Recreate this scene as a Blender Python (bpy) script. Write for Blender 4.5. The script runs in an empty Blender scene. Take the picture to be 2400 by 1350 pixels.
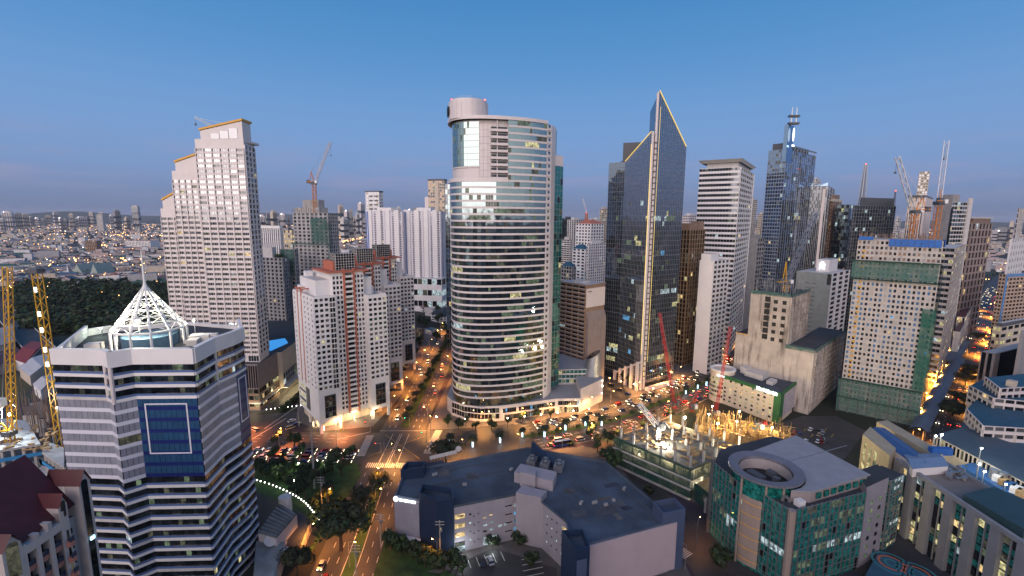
import bpy, math, random
from mathutils import Vector, Matrix
random.seed(7)
rnd = random.random
sc = bpy.context.scene
COL = sc.collection
# ------------------------------------------------------------------ camera
F, H, PITCH, ROLL = 1100.0, 120.0, math.radians(8.55), math.radians(.39)
fw = Vector((0, math.cos(PITCH), -math.sin(PITCH)))
u0 = Vector((0, math.sin(PITCH), math.cos(PITCH)))
r0 = Vector((1, 0, 0))
up = u0*math.cos(ROLL) - r0*math.sin(ROLL)
rt = r0*math.cos(ROLL) + u0*math.sin(ROLL)
EYE = Vector((0, 0, H))
cam = bpy.data.cameras.new('camera')
co = bpy.data.objects.new('camera', cam)
COL.objects.link(co)
m = Matrix.Identity(4)
for i in range(3):
    m[i][0], m[i][1], m[i][2], m[i][3] = rt[i], up[i], -fw[i], EYE[i]
co.matrix_world = m
cam.sensor_width = 36
cam.lens = F/2400*36
cam.clip_start = 1
cam.clip_end = 60000
sc.camera = co
# ------------------------------------------------------------------ sky, sun, exposure
world = bpy.data.worlds.new('World')
sc.world = world
world.use_nodes = True
nt = world.node_tree
bg = nt.nodes['Background']
def N(t, **k):
    n = nt.nodes.new(t)
    for a, b in k.items(): setattr(n, a, b)
    return n
def L(a, b): nt.links.new(a, b)
tc = N('ShaderNodeTexCoord')
nrm = N('ShaderNodeVectorMath', operation='NORMALIZE'); L(tc.outputs['Generated'], nrm.inputs[0])
sep = N('ShaderNodeSeparateXYZ'); L(nrm.outputs[0], sep.inputs[0])
def ramp(stops, fac):
    r = N('ShaderNodeValToRGB'); r.color_ramp.interpolation = 'B_SPLINE'
    e = r.color_ramp.elements
    while len(e) < len(stops): e.new(.5)
    for q, (p, c) in zip(e, stops): q.position = p; q.color = (*c, 1)
    L(fac, r.inputs[0]); return r.outputs[0]
# away from the sunset: lavender at the horizon, clear blue above, deep blue overhead
EAST = [(0, (.145, .195, .335)), (.03, (.185, .245, .41)), (.08, (.21, .325, .575)), (.17, (.19, .36, .67)), (.27, (.115, .31, .63)), (.40, (.06, .25, .56)), (.6, (.04, .18, .44)), (1, (.03, .12, .33))]
# towards the sunset: bright peach band, then pink, then the same blue overhead
WEST = [(0, (3.0, 1.8, 1.0)), (.05, (4.2, 3.0, 1.8)), (.12, (2.9, 2.4, 2.1)), (.22, (2.0, 1.8, 1.95)), (.36, (1.05, 1.05, 1.4)), (.6, (.3, .42, .75)), (1, (.03, .12, .33))]
east = ramp(EAST, sep.outputs['Z'])
west = ramp(WEST, sep.outputs['Z'])
SUN_AZ = math.radians(198)                      # behind the camera, a little to the left
sd = Vector((math.sin(SUN_AZ), math.cos(SUN_AZ), 0))
dot = N('ShaderNodeVectorMath', operation='DOT_PRODUCT'); L(nrm.outputs[0], dot.inputs[0]); dot.inputs[1].default_value = sd
mr = N('ShaderNodeMapRange', interpolation_type='SMOOTHSTEP'); L(dot.outputs['Value'], mr.inputs[0])
mr.inputs[1].default_value = -.25; mr.inputs[2].default_value = .95
mx = N('ShaderNodeMixRGB'); L(mr.outputs[0], mx.inputs[0]); L(east, mx.inputs[1]); L(west, mx.inputs[2])
# a few thin low clouds, lit pink
mp = N('ShaderNodeMapping'); L(nrm.outputs[0], mp.inputs[0]); mp.inputs['Scale'].default_value = (3.2, 3.2, 26)
cn = N('ShaderNodeTexNoise'); L(mp.outputs[0], cn.inputs[0]); cn.inputs['Scale'].default_value = 1.7; cn.inputs['Detail'].default_value = 6; cn.inputs['Roughness'].default_value = .55
cr = N('ShaderNodeMapRange'); L(cn.outputs['Fac'], cr.inputs[0]); cr.inputs[1].default_value = .46; cr.inputs[2].default_value = .72
ch = N('ShaderNodeValToRGB'); L(sep.outputs['Z'], ch.inputs[0])
e = ch.color_ramp.elements; e[0].position = 0.02; e[0].color = (0, 0, 0, 1); e[1].position = .07; e[1].color = (1, 1, 1, 1); q = e.new(.15); q.color = (0, 0, 0, 1)
cm = N('ShaderNodeMath', operation='MULTIPLY'); L(cr.outputs[0], cm.inputs[0]); L(ch.outputs[0], cm.inputs[1])
cm2 = N('ShaderNodeMath', operation='MULTIPLY'); L(cm.outputs[0], cm2.inputs[0]); cm2.inputs[1].default_value = .5
mc = N('ShaderNodeMixRGB'); L(cm2.outputs[0], mc.inputs[0]); L(mx.outputs[0], mc.inputs[1]); mc.inputs[2].default_value = (.36, .33, .50, 1)
L(mc.outputs[0], bg.inputs[0])
bg.inputs[1].default_value = 1.0
sun = bpy.data.lights.new('sun', 'SUN')
sun.energy = 3.5; sun.angle = math.radians(80); sun.color = (1, .80, .75)
so = bpy.data.objects.new('sun', sun); COL.objects.link(so)
so.rotation_euler = (Vector((-sd.x, -sd.y, -math.tan(math.radians(9))))).to_track_quat('-Z', 'Y').to_euler()
vs = sc.view_settings
vs.view_transform = 'Standard'; vs.look = 'None'; vs.exposure = 0; vs.gamma = 1
cy = sc.cycles
cy.max_bounces = 5; cy.diffuse_bounces = 2; cy.glossy_bounces = 3; cy.transmission_bounces = 3; cy.transparent_max_bounces = 8; cy.volume_bounces = 0
cy.caustics_reflective = False; cy.caustics_refractive = False
cy.sample_clamp_indirect = 4
cy.use_denoising = True
try: cy.denoiser = 'OPENIMAGEDENOISE'
except Exception: pass
# ------------------------------------------------------------------ from a sight line to a place
def ray(px, py): return fw + rt*((px-1200)/F) - up*((py-675)/F)
def G(px, py, z=0.):                            # where that sight line meets height z
    d = ray(px, py); p = EYE + d*((z-H)/d.z); return Vector((p.x, p.y))
def D(px, py, Y):                               # where it meets distance Y
    d = ray(px, py); return EYE + d*(Y/d.y)
def proj(p):
    v = Vector(p) - EYE; w = v.dot(fw)
    return 1200 + F*v.dot(rt)/w, 675 - F*v.dot(up)/w, w
def V2(x, y): return Vector((x, y))
def V3(p, z): return Vector((p[0], p[1], z))
# ------------------------------------------------------------------ materials
MATS = {}
def new_mat(name):
    mt = bpy.data.materials.new(name); mt.use_nodes = True
    return mt, mt.node_tree, mt.node_tree.nodes['Principled BSDF']
def mat(name, col, rough=.7, metal=0, var=.12, scale=.25, spec=.4, stain=0, stain_col=(.03, .025, .02), ior=None, vstretch=1, bump=0):
    """painted / mineral surface: base colour broken up by two sizes of noise, optional run-down stains"""
    if name in MATS: return MATS[name]
    mt, t, p = new_mat(name)
    n = t.nodes; l = t.links
    g = n.new('ShaderNodeNewGeometry')
    mp_ = n.new('ShaderNodeMapping'); mp_.inputs['Scale'].default_value = (1, 1, 1/vstretch); l.new(g.outputs['Position'], mp_.inputs[0])
    no = n.new('ShaderNodeTexNoise'); no.inputs['Scale'].default_value = scale; no.inputs['Detail'].default_value = 5; l.new(mp_.outputs[0], no.inputs[0])
    oi = n.new('ShaderNodeObjectInfo')
    ad = n.new('ShaderNodeMath'); ad.operation = 'MULTIPLY_ADD'; l.new(oi.outputs['Random'], ad.inputs[0]); ad.inputs[1].default_value = .25; l.new(no.outputs['Fac'], ad.inputs[2])
    r_ = n.new('ShaderNodeMapRange'); l.new(ad.outputs[0], r_.inputs[0]); r_.inputs[1].default_value = .3; r_.inputs[2].default_value = .95; r_.inputs[3].default_value = 1-var*1.6; r_.inputs[4].default_value = 1+var
    mul = n.new('ShaderNodeVectorMath'); mul.operation = 'SCALE'; mul.inputs[0].default_value = col; l.new(r_.outputs[0], mul.inputs['Scale'])
    out = mul.outputs[0]
    if stain:
        m2 = n.new('ShaderNodeMapping'); m2.inputs['Scale'].default_value = (1, 1, .12); l.new(g.outputs['Position'], m2.inputs[0])
        s2 = n.new('ShaderNodeTexNoise'); s2.inputs['Scale'].default_value = .35; s2.inputs['Detail'].default_value = 7; s2.inputs['Roughness'].default_value = .65; l.new(m2.outputs[0], s2.inputs[0])
        rr = n.new('ShaderNodeMapRange'); l.new(s2.outputs['Fac'], rr.inputs[0]); rr.inputs[1].default_value = .5; rr.inputs[2].default_value = .68; rr.inputs[4].default_value = stain
        mm = n.new('ShaderNodeMixRGB'); l.new(rr.outputs[0], mm.inputs[0]); l.new(out, mm.inputs[1]); mm.inputs[2].default_value = (*stain_col, 1)
        out = mm.outputs[0]
    l.new(out, p.inputs['Base Color'])
    p.inputs['Roughness'].default_value = rough; p.inputs['Metallic'].default_value = metal
    p.inputs['Specular IOR Level'].default_value = spec
    if bump:
        b = n.new('ShaderNodeBump'); b.inputs['Strength'].default_value = bump; b.inputs['Distance'].default_value = .1
        l.new(no.outputs['Fac'], b.inputs['Height']); l.new(b.outputs[0], p.inputs['Normal'])
    MATS[name] = mt; return mt
def glass(name, col, metal=.55, rough=.05, wob=.02, inner=(.012, .016, .018)):
    """coated window glass: mirrors the sky, a dark room behind; slight waviness"""
    if name in MATS: return MATS[name]
    mt, t, p = new_mat(name); n = t.nodes; l = t.links
    p.inputs['Base Color'].default_value = (*col, 1); p.inputs['Metallic'].default_value = 1
    p.inputs['Roughness'].default_value = rough
    d = n.new('ShaderNodeBsdfDiffuse')
    g = n.new('ShaderNodeNewGeometry')
    no = n.new('ShaderNodeTexNoise'); no.inputs['Scale'].default_value = .9; no.inputs['Detail'].default_value = 2; l.new(g.outputs['Position'], no.inputs[0])
    r_ = n.new('ShaderNodeMapRange'); l.new(no.outputs['Fac'], r_.inputs[0]); r_.inputs[1].default_value = .35; r_.inputs[2].default_value = .7; r_.inputs[3].default_value = .4; r_.inputs[4].default_value = 2.2
    mul = n.new('ShaderNodeVectorMath'); mul.operation = 'SCALE'; mul.inputs[0].default_value = inner; l.new(r_.outputs[0], mul.inputs['Scale']); l.new(mul.outputs[0], d.inputs[0])
    fr = n.new('ShaderNodeFresnel'); fr.inputs['IOR'].default_value = 1.5
    mx_ = n.new('ShaderNodeMath'); mx_.operation = 'MULTIPLY_ADD'; l.new(fr.outputs[0], mx_.inputs[0]); mx_.inputs[1].default_value = .6; mx_.inputs[2].default_value = metal; mx_.use_clamp = True
    sh = n.new('ShaderNodeMixShader'); l.new(mx_.outputs[0], sh.inputs[0]); l.new(d.outputs[0], sh.inputs[1]); l.new(p.outputs[0], sh.inputs[2])
    oi = n.new('ShaderNodeObjectInfo')
    n2 = n.new('ShaderNodeTexNoise'); n2.inputs['Scale'].default_value = .3; n2.inputs['Detail'].default_value = 1; l.new(g.outputs['Position'], n2.inputs[0])
    s1 = n.new('ShaderNodeVectorMath'); s1.operation = 'SUBTRACT'; l.new(n2.outputs['Color'], s1.inputs[0]); s1.inputs[1].default_value = (.5, .5, .5)
    s2 = n.new('ShaderNodeVectorMath'); s2.operation = 'SCALE'; l.new(s1.outputs[0], s2.inputs[0]); s2.inputs['Scale'].default_value = wob*2
    s3 = n.new('ShaderNodeVectorMath'); s3.operation = 'ADD'; l.new(g.outputs['Normal'], s3.inputs[0]); l.new(s2.outputs[0], s3.inputs[1])
    s4 = n.new('ShaderNodeVectorMath'); s4.operation = 'NORMALIZE'; l.new(s3.outputs[0], s4.inputs[0]); l.new(s4.outputs[0], p.inputs['Normal'])
    l.new(sh.outputs[0], n['Material Output'].inputs[0])
    MATS[name] = mt; return mt
def lit(name, col, strength, spread=1.0, scale=.8):
    """a lit room behind glass: uneven light, darker furniture low down"""
    if name in MATS: return MATS[name]
    mt, t, p = new_mat(name); n = t.nodes; l = t.links
    g = n.new('ShaderNodeNewGeometry')
    no = n.new('ShaderNodeTexVoronoi'); no.inputs['Scale'].default_value = scale; l.new(g.outputs['Position'], no.inputs[0])
    n2 = n.new('ShaderNodeTexNoise'); n2.inputs['Scale'].default_value = 2.2; n2.inputs['Detail'].default_value = 3; l.new(g.outputs['Position'], n2.inputs[0])
    mu = n.new('ShaderNodeMath'); mu.operation = 'MULTIPLY'; l.new(no.outputs['Color'], mu.inputs[0]); l.new(n2.outputs['Fac'], mu.inputs[1])
    r_ = n.new('ShaderNodeMapRange'); l.new(mu.outputs[0], r_.inputs[0]); r_.inputs[1].default_value = .08; r_.inputs[2].default_value = .5; r_.inputs[3].default_value = strength*(1-spread*.85); r_.inputs[4].default_value = strength*1.25
    p.inputs['Base Color'].default_value = (.02, .025, .025, 1); p.inputs['Roughness'].default_value = .08
    p.inputs['Emission Color'].default_value = (*col, 1); l.new(r_.outputs[0], p.inputs['Emission Strength'])
    mt.cycles.emission_sampling = 'NONE'
    MATS[name] = mt; return mt
def glow(name, col, strength, sample=False):
    if name in MATS: return MATS[name]
    mt, t, p = new_mat(name)
    p.inputs['Base Color'].default_value = (.2, .2, .2, 1)
    p.inputs['Emission Color'].default_value = (*col, 1); p.inputs['Emission Strength'].default_value = strength
    mt.cycles.emission_sampling = 'AUTO' if sample else 'NONE'
    MATS[name] = mt; return mt
def net(name, col, alpha):
    if name in MATS: return MATS[name]
    mt, t, p = new_mat(name); n = t.nodes; l = t.links
    g = n.new('ShaderNodeNewGeometry')
    no = n.new('ShaderNodeTexNoise'); no.inputs['Scale'].default_value = .18; no.inputs['Detail'].default_value = 5; l.new(g.outputs['Position'], no.inputs[0])
    r_ = n.new('ShaderNodeMapRange'); l.new(no.outputs['Fac'], r_.inputs[0]); r_.inputs[1].default_value = .3; r_.inputs[2].default_value = .7; r_.inputs[3].default_value = alpha-.22; r_.inputs[4].default_value = min(1, alpha+.22)
    p.inputs['Base Color'].default_value = (*col, 1); p.inputs['Roughness'].default_value = .9; l.new(r_.outputs[0], p.inputs['Alpha'])
    MATS[name] = mt; return mt
WHITE = mat('white_paint', (.74, .71, .70), .6, var=.06, scale=.12)
PALE = mat('pale_concrete', (.56, .53, .51), .75, var=.1, stain=.12)
CREAM = mat('cream_render', (.55, .47, .38), .75, var=.08)
PINKSTONE = mat('pink_granite', (.64, .57, .555), .35, var=.06, spec=.5)
GREY = mat('grey_concrete', (.3, .29, .29), .8, var=.14, stain=.25)
DARKGREY = mat('dark_grey_panel', (.085, .09, .10), .5, var=.12)
RAW = mat('raw_concrete', (.47, .41, .36), .9, var=.22, scale=.15, stain=.85, stain_col=(.06, .042, .032), bump=.3)
RAW2 = mat('board_marked_concrete', (.42, .40, .385), .9, var=.18, scale=.2, stain=.3, stain_col=(.12, .10, .09))
BROWN = mat('brown_stone', (.26, .17, .12), .6, var=.1)
BRONZE = mat('bronze_frame', (.24, .15, .08), .4, var=.1, spec=.6)
TERRA = mat('terracotta_paint', (.44, .14, .085), .7, var=.1)
REDROOF = mat('maroon_metal_roof', (.085, .016, .02), .5, var=.18, scale=.5)
ROOF = mat('bitumen_roof', (.05, .054, .062), .85, var=.25, scale=.08)
ROOFB = mat('blue_grey_membrane', (.058, .078, .108), .75, var=.5, scale=.09, stain=.4, stain_col=(.055, .06, .07))
ROOFBLUE = mat('blue_metal_roof', (.03, .10, .26), .45, var=.15)
ROOFTEAL = mat('teal_roof', (.02, .09, .15), .6, var=.2)
ROOFPALE = mat('pale_roof_sheet', (.30, .30, .32), .6, var=.1)
NAVY = mat('navy_cladding', (.013, .028, .066), .45, var=.1)
BLUESILL = mat('steel_blue_sill', (.085, .15, .33), .5, var=.08)
STEEL = mat('galvanised_steel', (.35, .36, .38), .4, .7, var=.1)
WSTEEL = mat('white_steel', (.78, .77, .74), .4, var=.04)
YELLOWP = mat('yellow_crane_paint', (.62, .33, .02), .45, var=.1)
ORANGEP = mat('orange_crane_paint', (.55, .2, .05), .5, var=.1)
REDP = mat('red_crane_paint', (.42, .03, .03), .5, var=.1)
BLUEP = mat('blue_panel_paint', (.02, .12, .42), .5, var=.1)
GOLDP = mat('gold_trim', (.72, .38, .06), .5, var=.05)
GREENP = mat('green_paint', (.03, .13, .045), .6, var=.1)
WOOD = mat('plywood', (.36, .23, .11), .8, var=.3, scale=.9)
BLACK = mat('black_rubber', (.015, .015, .015), .7)
G_TEAL = glass('teal_glass', (.56, .70, .70), .5)
G_DARK = glass('dark_glass', (.52, .56, .62), .22, .06)
G_GREY = glass('grey_glass', (.62, .64, .68), .40)
G_BLUE = glass('blue_glass', (.45, .62, .86), .45)
G_GREEN = glass('green_glass', (.30, .72, .62), .30, inner=(.004, .055, .05))
G_BRONZE = glass('bronze_glass', (.62, .48, .36), .30)
G_BLACK = glass('black_glass', (.55, .6, .66), .07, .06, inner=(.007, .009, .010))
BLUESTONE = mat('blue_grey_stone', (.20, .24, .31), .5, var=.08)
SITES = mat('dusty_slab', (.22, .20, .17), .9, var=.35, scale=.35, stain=.3, stain_col=(.08, .07, .06))
LIT_W = lit('warm_room', (1, .72, .32), 1.1)
LIT_Y = lit('yellow_room', (.95, .86, .42), .8)
LIT_C = lit('cool_room', (.75, .95, 1), .75)
LIT_G = lit('greenish_room', (.62, .85, .52), .2)
LIT_D = lit('dim_room', (.7, .68, .45), .12)
LIT_B = lit('blue_room', (.15, .55, 1), .8)
NETG = net('green_safety_net', (.085, .185, .16), .40)
NETD = net('dark_green_net', (.012, .06, .045), .85)
G_CURT = glass('curtained_glass', (.6, .64, .68), .16, .08, inner=(.11, .10, .09))
ASPH = mat('asphalt', (.05, .047, .047), .6, var=.3, scale=.12, stain=.25, stain_col=(.03, .03, .03))
PAVE = mat('paving', (.11, .10, .095), .85, var=.15, scale=.4)
LINE = mat('road_paint', (.6, .58, .52), .7, var=.2)
LINEY = mat('yellow_road_paint', (.5, .33, .04), .7, var=.2)
LEAF = mat('dark_leaves', (.02, .036, .012), .7, var=.5, scale=.5)
LEAF2 = mat('green_leaves', (.032, .06, .014), .7, var=.5, scale=.5)
LEAF3 = mat('olive_leaves', (.036, .04, .015), .7, var=.5, scale=.5)
BARK = mat('bark', (.07, .05, .035), .9, var=.2)
GRASS = mat('grass', (.035, .08, .018), .9, var=.4, scale=.3)
ORANGE = (1, .42, .08)
L_OR = glow('sodium_lamp', (1, .5, .12), 60)
L_WH = glow('white_lamp', (.95, 1, .95), 60)
L_WARM = glow('warm_lamp', (1, .85, .5), 60)
L_RED = glow('red_lamp', (1, .06, .03), 9)
L_SIGN = glow('white_sign_light', (.85, .95, 1), 3.2)
L_GOLD = glow('gold_light_strip', (1, .66, .10), 1.15)
L_BLUE = glow('blue_white_light', (.45, .8, 1), 3)
L_GRN = glow('green_signal', (.05, 1, .5), 6)
# ------------------------------------------------------------------ mesh building
class MB:
    def __init__(s): s.v = []; s.f = []; s.m = []
    def face(s, pts, m=0):
        k = len(s.v); s.v += [tuple(p) for p in pts]; s.f.append(tuple(range(k, k+len(pts)))); s.m.append(m)
    def obox(s, o, a, b, c, m=0):
        o, a, b, c = map(Vector, (o, a, b, c))
        k = len(s.v)
        s.v += [tuple(q) for q in (o, o+a, o+a+b, o+b, o+c, o+a+c, o+a+b+c, o+b+c)]
        fl = a.cross(b).dot(c) < 0
        for f in ((0, 3, 2, 1), (4, 5, 6, 7), (0, 1, 5, 4), (1, 2, 6, 5), (2, 3, 7, 6), (3, 0, 4, 7)):
            f = tuple(k+i for i in f); s.f.append(f[::-1] if fl else f); s.m.append(m)
    def box(s, c, z, rz=0, m=0):
        ca, sa = math.cos(rz), math.sin(rz)
        a = Vector((ca*z[0], sa*z[0], 0)); b = Vector((-sa*z[1], ca*z[1], 0)); h = Vector((0, 0, z[2]))
        s.obox(Vector(c)-a/2-b/2-h/2, a, b, h, m)
    def prism(s, poly, z0, z1, m=0, mt=None, bottom=False):
        n = len(poly); k = len(s.v)
        zt = z1 if isinstance(z1, (list, tuple)) else [z1]*n
        s.v += [(p[0], p[1], z0) for p in poly] + [(p[0], p[1], z) for p, z in zip(poly, zt)]
        for i in range(n):
            j = (i+1) % n; s.f.append((k+i, k+j, k+n+j, k+n+i)); s.m.append(m)
        s.f.append(tuple(k+n+i for i in range(n))); s.m.append(m if mt is None else mt)
        if bottom: s.f.append(tuple(k+i for i in range(n))[::-1]); s.m.append(m)
    def bar(s, p, q, w, m=0):
        p, q = Vector(p), Vector(q); d = (q-p)
        if d.length < 1e-6: return
        a = d.cross(Vector((0, 0, 1)))
        if a.length < 1e-4*d.length: a = Vector((1, 0, 0))
        a = a.normalized()*w; b = d.cross(a).normalized()*w
        s.obox(p-a/2-b/2, a, b, d, m)
    def cyl(s, p, q, ra, rb=None, n=10, m=0, caps=True, mt=None):
        rb = ra if rb is None else rb
        p, q = Vector(p), Vector(q); d = (q-p).normalized()
        a = d.cross(Vector((0, 0, 1)))
        a = Vector((1, 0, 0)) if a.length < 1e-4 else a.normalized()
        b = d.cross(a); k = len(s.v)
        for c, r in ((p, ra), (q, rb)):
            for i in range(n):
                t = 2*math.pi*i/n; s.v.append(tuple(c+a*(r*math.cos(t))+b*(r*math.sin(t))))
        for i in range(n):
            j = (i+1) % n; s.f.append((k+i, k+j, k+n+j, k+n+i)); s.m.append(m)
        if caps:
            s.f.append(tuple(k+n+i for i in range(n))); s.m.append(m if mt is None else mt)
            s.f.append(tuple(k+i for i in range(n))[::-1]); s.m.append(m)
    def ell(s, c, r, n=8, k=5, m=0, jit=0):
        c = Vector(c); b0 = len(s.v)
        for i in range(k+1):
            ph = math.pi*i/k
            for j in range(n):
                t = 2*math.pi*j/n; f = 1+jit*(rnd()-.5)
                s.v.append((c.x+r[0]*math.sin(ph)*math.cos(t)*f, c.y+r[1]*math.sin(ph)*math.sin(t)*f, c.z+r[2]*math.cos(ph)*f))
        for i in range(k):
            for j in range(n):
                j2 = (j+1) % n
                s.f.append((b0+i*n+j, b0+(i+1)*n+j, b0+(i+1)*n+j2, b0+i*n+j2)); s.m.append(m)
    def mesh(s, name, mats, off=(0, 0, 0)):
        me = bpy.data.meshes.new(name)
        o = Vector(off)
        me.from_pydata([(a-o.x, b-o.y, c-o.z) for a, b, c in s.v], [], s.f)
        for mt in (mats if isinstance(mats, (list, tuple)) else [mats]): me.materials.append(mt)
        me.polygons.foreach_set('material_index', s.m)
        return me
    def build(s, name, mats, parent=None, label=None, kind=None, smooth=False):
        if not s.f: return None
        off = parent_loc(parent)
        me = s.mesh(name, mats, off)
        if smooth: me.polygons.foreach_set('use_smooth', [True]*len(me.polygons))
        o = bpy.data.objects.new(name, me); COL.objects.link(o); o.parent = parent
        if label: o['label'] = label
        if kind: o['kind'] = kind
        return o
def parent_loc(p):
    v = Vector((0, 0, 0))
    while p is not None: v += p.location; p = p.parent
    return v
def tag(o, label, cat, group=None):
    o['label'] = label; o['category'] = cat
    if group: o['group'] = group
    return o
def thing(name, label, cat, loc=(0, 0, 0), group=None, rz=0):
    o = bpy.data.objects.new(name, None); COL.objects.link(o)
    o.location = (loc[0], loc[1], loc[2] if len(loc) > 2 else 0); o.rotation_euler = (0, 0, rz); o.empty_display_size = .5
    return tag(o, label, cat, group)
def dup(root, loc, rz=0, label=None, group=None, scale=1, skip=()):
    r = root.copy(); COL.objects.link(r); r.location = loc; r.rotation_euler = (0, 0, rz); r.scale = (scale,)*3
    if label: r['label'] = label
    if group: r['group'] = group
    for c0 in root.children:
        c = c0.copy(); COL.objects.link(c); c.parent = r
        for d0 in c0.children:
            d_ = d0.copy(); COL.objects.link(d_); d_.parent = c
    return r
UNIT = {}
def ibox(name, mt, M, parent, label=None):
    """one box-shaped piece; alike pieces share their mesh data"""
    key = (name, mt.name)
    if key not in UNIT:
        b = MB(); b.box((0, 0, 0), (1, 1, 1)); UNIT[key] = b.mesh(name, mt)
    o = bpy.data.objects.new(name, UNIT[key]); COL.objects.link(o); o.parent = parent
    off = parent_loc(parent)
    o.matrix_local = Matrix.Translation(-off) @ M
    if label: o['label'] = label
    return o
def boxM(c, e, n, w, d, h):
    M = Matrix.Identity(4)
    for i in range(3):
        M[i][0] = (e[i] if i < 2 else 0)*w; M[i][1] = (n[i] if i < 2 else 0)*d; M[i][2] = h if i == 2 else 0; M[i][3] = c[i]
    return M
def light(parent, loc, power, col=(1, .5, .15), r=.4, spot=0):
    l_ = bpy.data.lights.new('lamp_light', 'SPOT' if spot else 'POINT')
    if spot: l_.spot_size = math.radians(spot); l_.spot_blend = .6
    l_.energy = power; l_.color = col; l_.shadow_soft_size = r
    o = bpy.data.objects.new('lamp_light', l_); COL.objects.link(o); o.parent = parent; o.location = Vector(loc) - parent_loc(parent)
    return o
# ------------------------------------------------------------------ buildings
def pick(base, p, kinds=None):
    kinds = kinds or ((LIT_W, 2), (LIT_Y, 2), (LIT_C, 2), (LIT_D, 4), (LIT_G, 3))
    if rnd() < p:
        t = rnd()*sum(w for _, w in kinds)
        for mm, w in kinds:
            t -= w
            if t <= 0: return mm
    return base[int(rnd()*len(base))] if isinstance(base, (list, tuple)) else base
class Bld:
    """a building: its root, and the window panes collected until finish()"""
    def __init__(s, name, label, loc, cat='building', group=None):
        s.root = thing(name, label, cat, loc, group); s.panes = []; s.far = MB(); s.farm = []
    def core(s, poly, z0, z1, wall, roof=None, name='wall', parent=None):
        b = MB(); b.prism(poly, z0, z1, 0, 1); return b.build(name, [wall, roof or ROOF], parent or s.root)
    def parapet(s, poly, z, h, t, mt, name='parapet'):
        b = MB(); n = len(poly)
        c = sum((Vector(p) for p in poly), Vector((0, 0)))/n
        inn = [Vector(p)+(c-Vector(p)).normalized()*t*1.5 for p in poly]
        for i in range(n):
            j = (i+1) % n
            A, B, C_, D_ = Vector(poly[i]), Vector(poly[j]), inn[j], inn[i]
            b.face([V3(A, z), V3(B, z), V3(B, z+h), V3(A, z+h)]); b.face([V3(C_, z), V3(D_, z), V3(D_, z+h), V3(C_, z+h)])
            b.face([V3(A, z+h), V3(B, z+h), V3(C_, z+h), V3(D_, z+h)])
        return b.build(name, mt, s.root)
    def facade(s, a, c, z0, z1, nf, nb, wall, glass, sill=.42, pier=.3, proud=.3, lit=.05, spand=True, litk=None, fn=None, sillname='spandrel', pwall=None, pproud=.03, top=True, minor=0, zt=None):
        a, c = Vector(a), Vector(c); Ln = (c-a).length; e = (c-a)/Ln; n = Vector((e.y, -e.x))
        mid = (a+c)/2
        if n.dot(Vector((0, 0))-mid) < 0: return
        h = (z1-z0)/nf; w = Ln/nb
        sp = MB()
        for i in range(nf+(1 if top else 0)):
            hh = h*sill if i < nf else min(.35, h*sill)
            zc = z0+i*h+hh/2
            if hh <= 0: continue
            p = a+e*(Ln+proud*.5*0)/2+n*proud/2
            M = boxM((p.x, p.y, zc), e, n, Ln, proud, hh)
            if spand: ibox(sillname, wall, M, s.root)
            else: sp.box((p.x, p.y, zc), (Ln, proud, hh), math.atan2(e.y, e.x))
        if not spand: sp.build(sillname, wall, s.root, kind='stuff')
        if pier > 0:
            pb = MB(); pw = pier*w; pp = proud+pproud
            for j in range(nb+1):
                x0 = max(0, j*w-pw/2); x1 = min(Ln, j*w+pw/2)
                o = a+e*x0
                pb.obox(V3(o, z0), V3(e*(x1-x0), 0), V3(n*pp, 0), (0, 0, z1-z0))
            pb.build('pier', pwall or wall, s.root)
        if minor:
            pb = MB()
            for j in range(nb):
                for k in range(1, minor+1):
                    o = a+e*(j*w+w*k/(minor+1)-.04)
                    pb.obox(V3(o, z0), V3(e*.08, 0), V3(n*(proud*.6), 0), (0, 0, z1-z0-.1))
            pb.build('mullion', pwall or wall, s.root, kind='stuff')
        for i in range(nf):
            for j in range(nb):
                g = fn(i, j) if fn else pick(glass, lit, litk)
                if g is None: continue
                cc = a+e*(j+.5)*w+n*.04
                if zt and zt(cc) < z0+(i+.9)*h: continue
                s.panes.append((V3(cc, z0+i*h+h*sill+h*(1-sill)/2), e, n, w*(1-pier), h*(1-sill), g))
    def finish(s, name='window', limit=300, minpx=6.5):
        P = []
        for q in s.panes:
            x, y, w = proj(q[0])
            P.append((max(q[3], q[4])*F/w if -40 < x < 2440 and y < 1400 else 0, q))
        P.sort(key=lambda t: -t[0])
        ind = [q for z, q in P[:limit] if z >= minpx]; rest = [q for _, q in P[len(ind):]]
        for c, e, n, w, h, g in ind:
            ibox(name, g, boxM(c, e, n, w, .06, h), s.root)
        if rest:
            mats = []; b = MB()
            for c, e, n, w, h, g in rest:
                if g not in mats: mats.append(g)
                b.obox(c-V3(e*w/2, h/2)+V3(n*-.03, 0), V3(e*w, 0), V3(n*.06, 0), (0, 0, h), mats.index(g))
            o = b.build(name, mats, s.root, kind='stuff')
        s.panes = []
def rect(p, q, d):
    p, q = Vector(p), Vector(q); e = (q-p).normalized(); n = Vector((e.y, -e.x))
    return [p, q, q-n*d, p-n*d]
def along(p, dr, px, z):
    """how far from p along dr until the sight line column px is reached"""
    lo, hi = 0., 400.
    p = Vector(p); f0 = proj((p.x, p.y, z))[0]; up_ = px > f0
    for _ in range(40):
        md = (lo+hi)/2; q = p+dr*md; x = proj((q.x, q.y, z))[0]
        if (x < px) == up_: lo = md
        else: hi = md
    return lo
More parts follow.
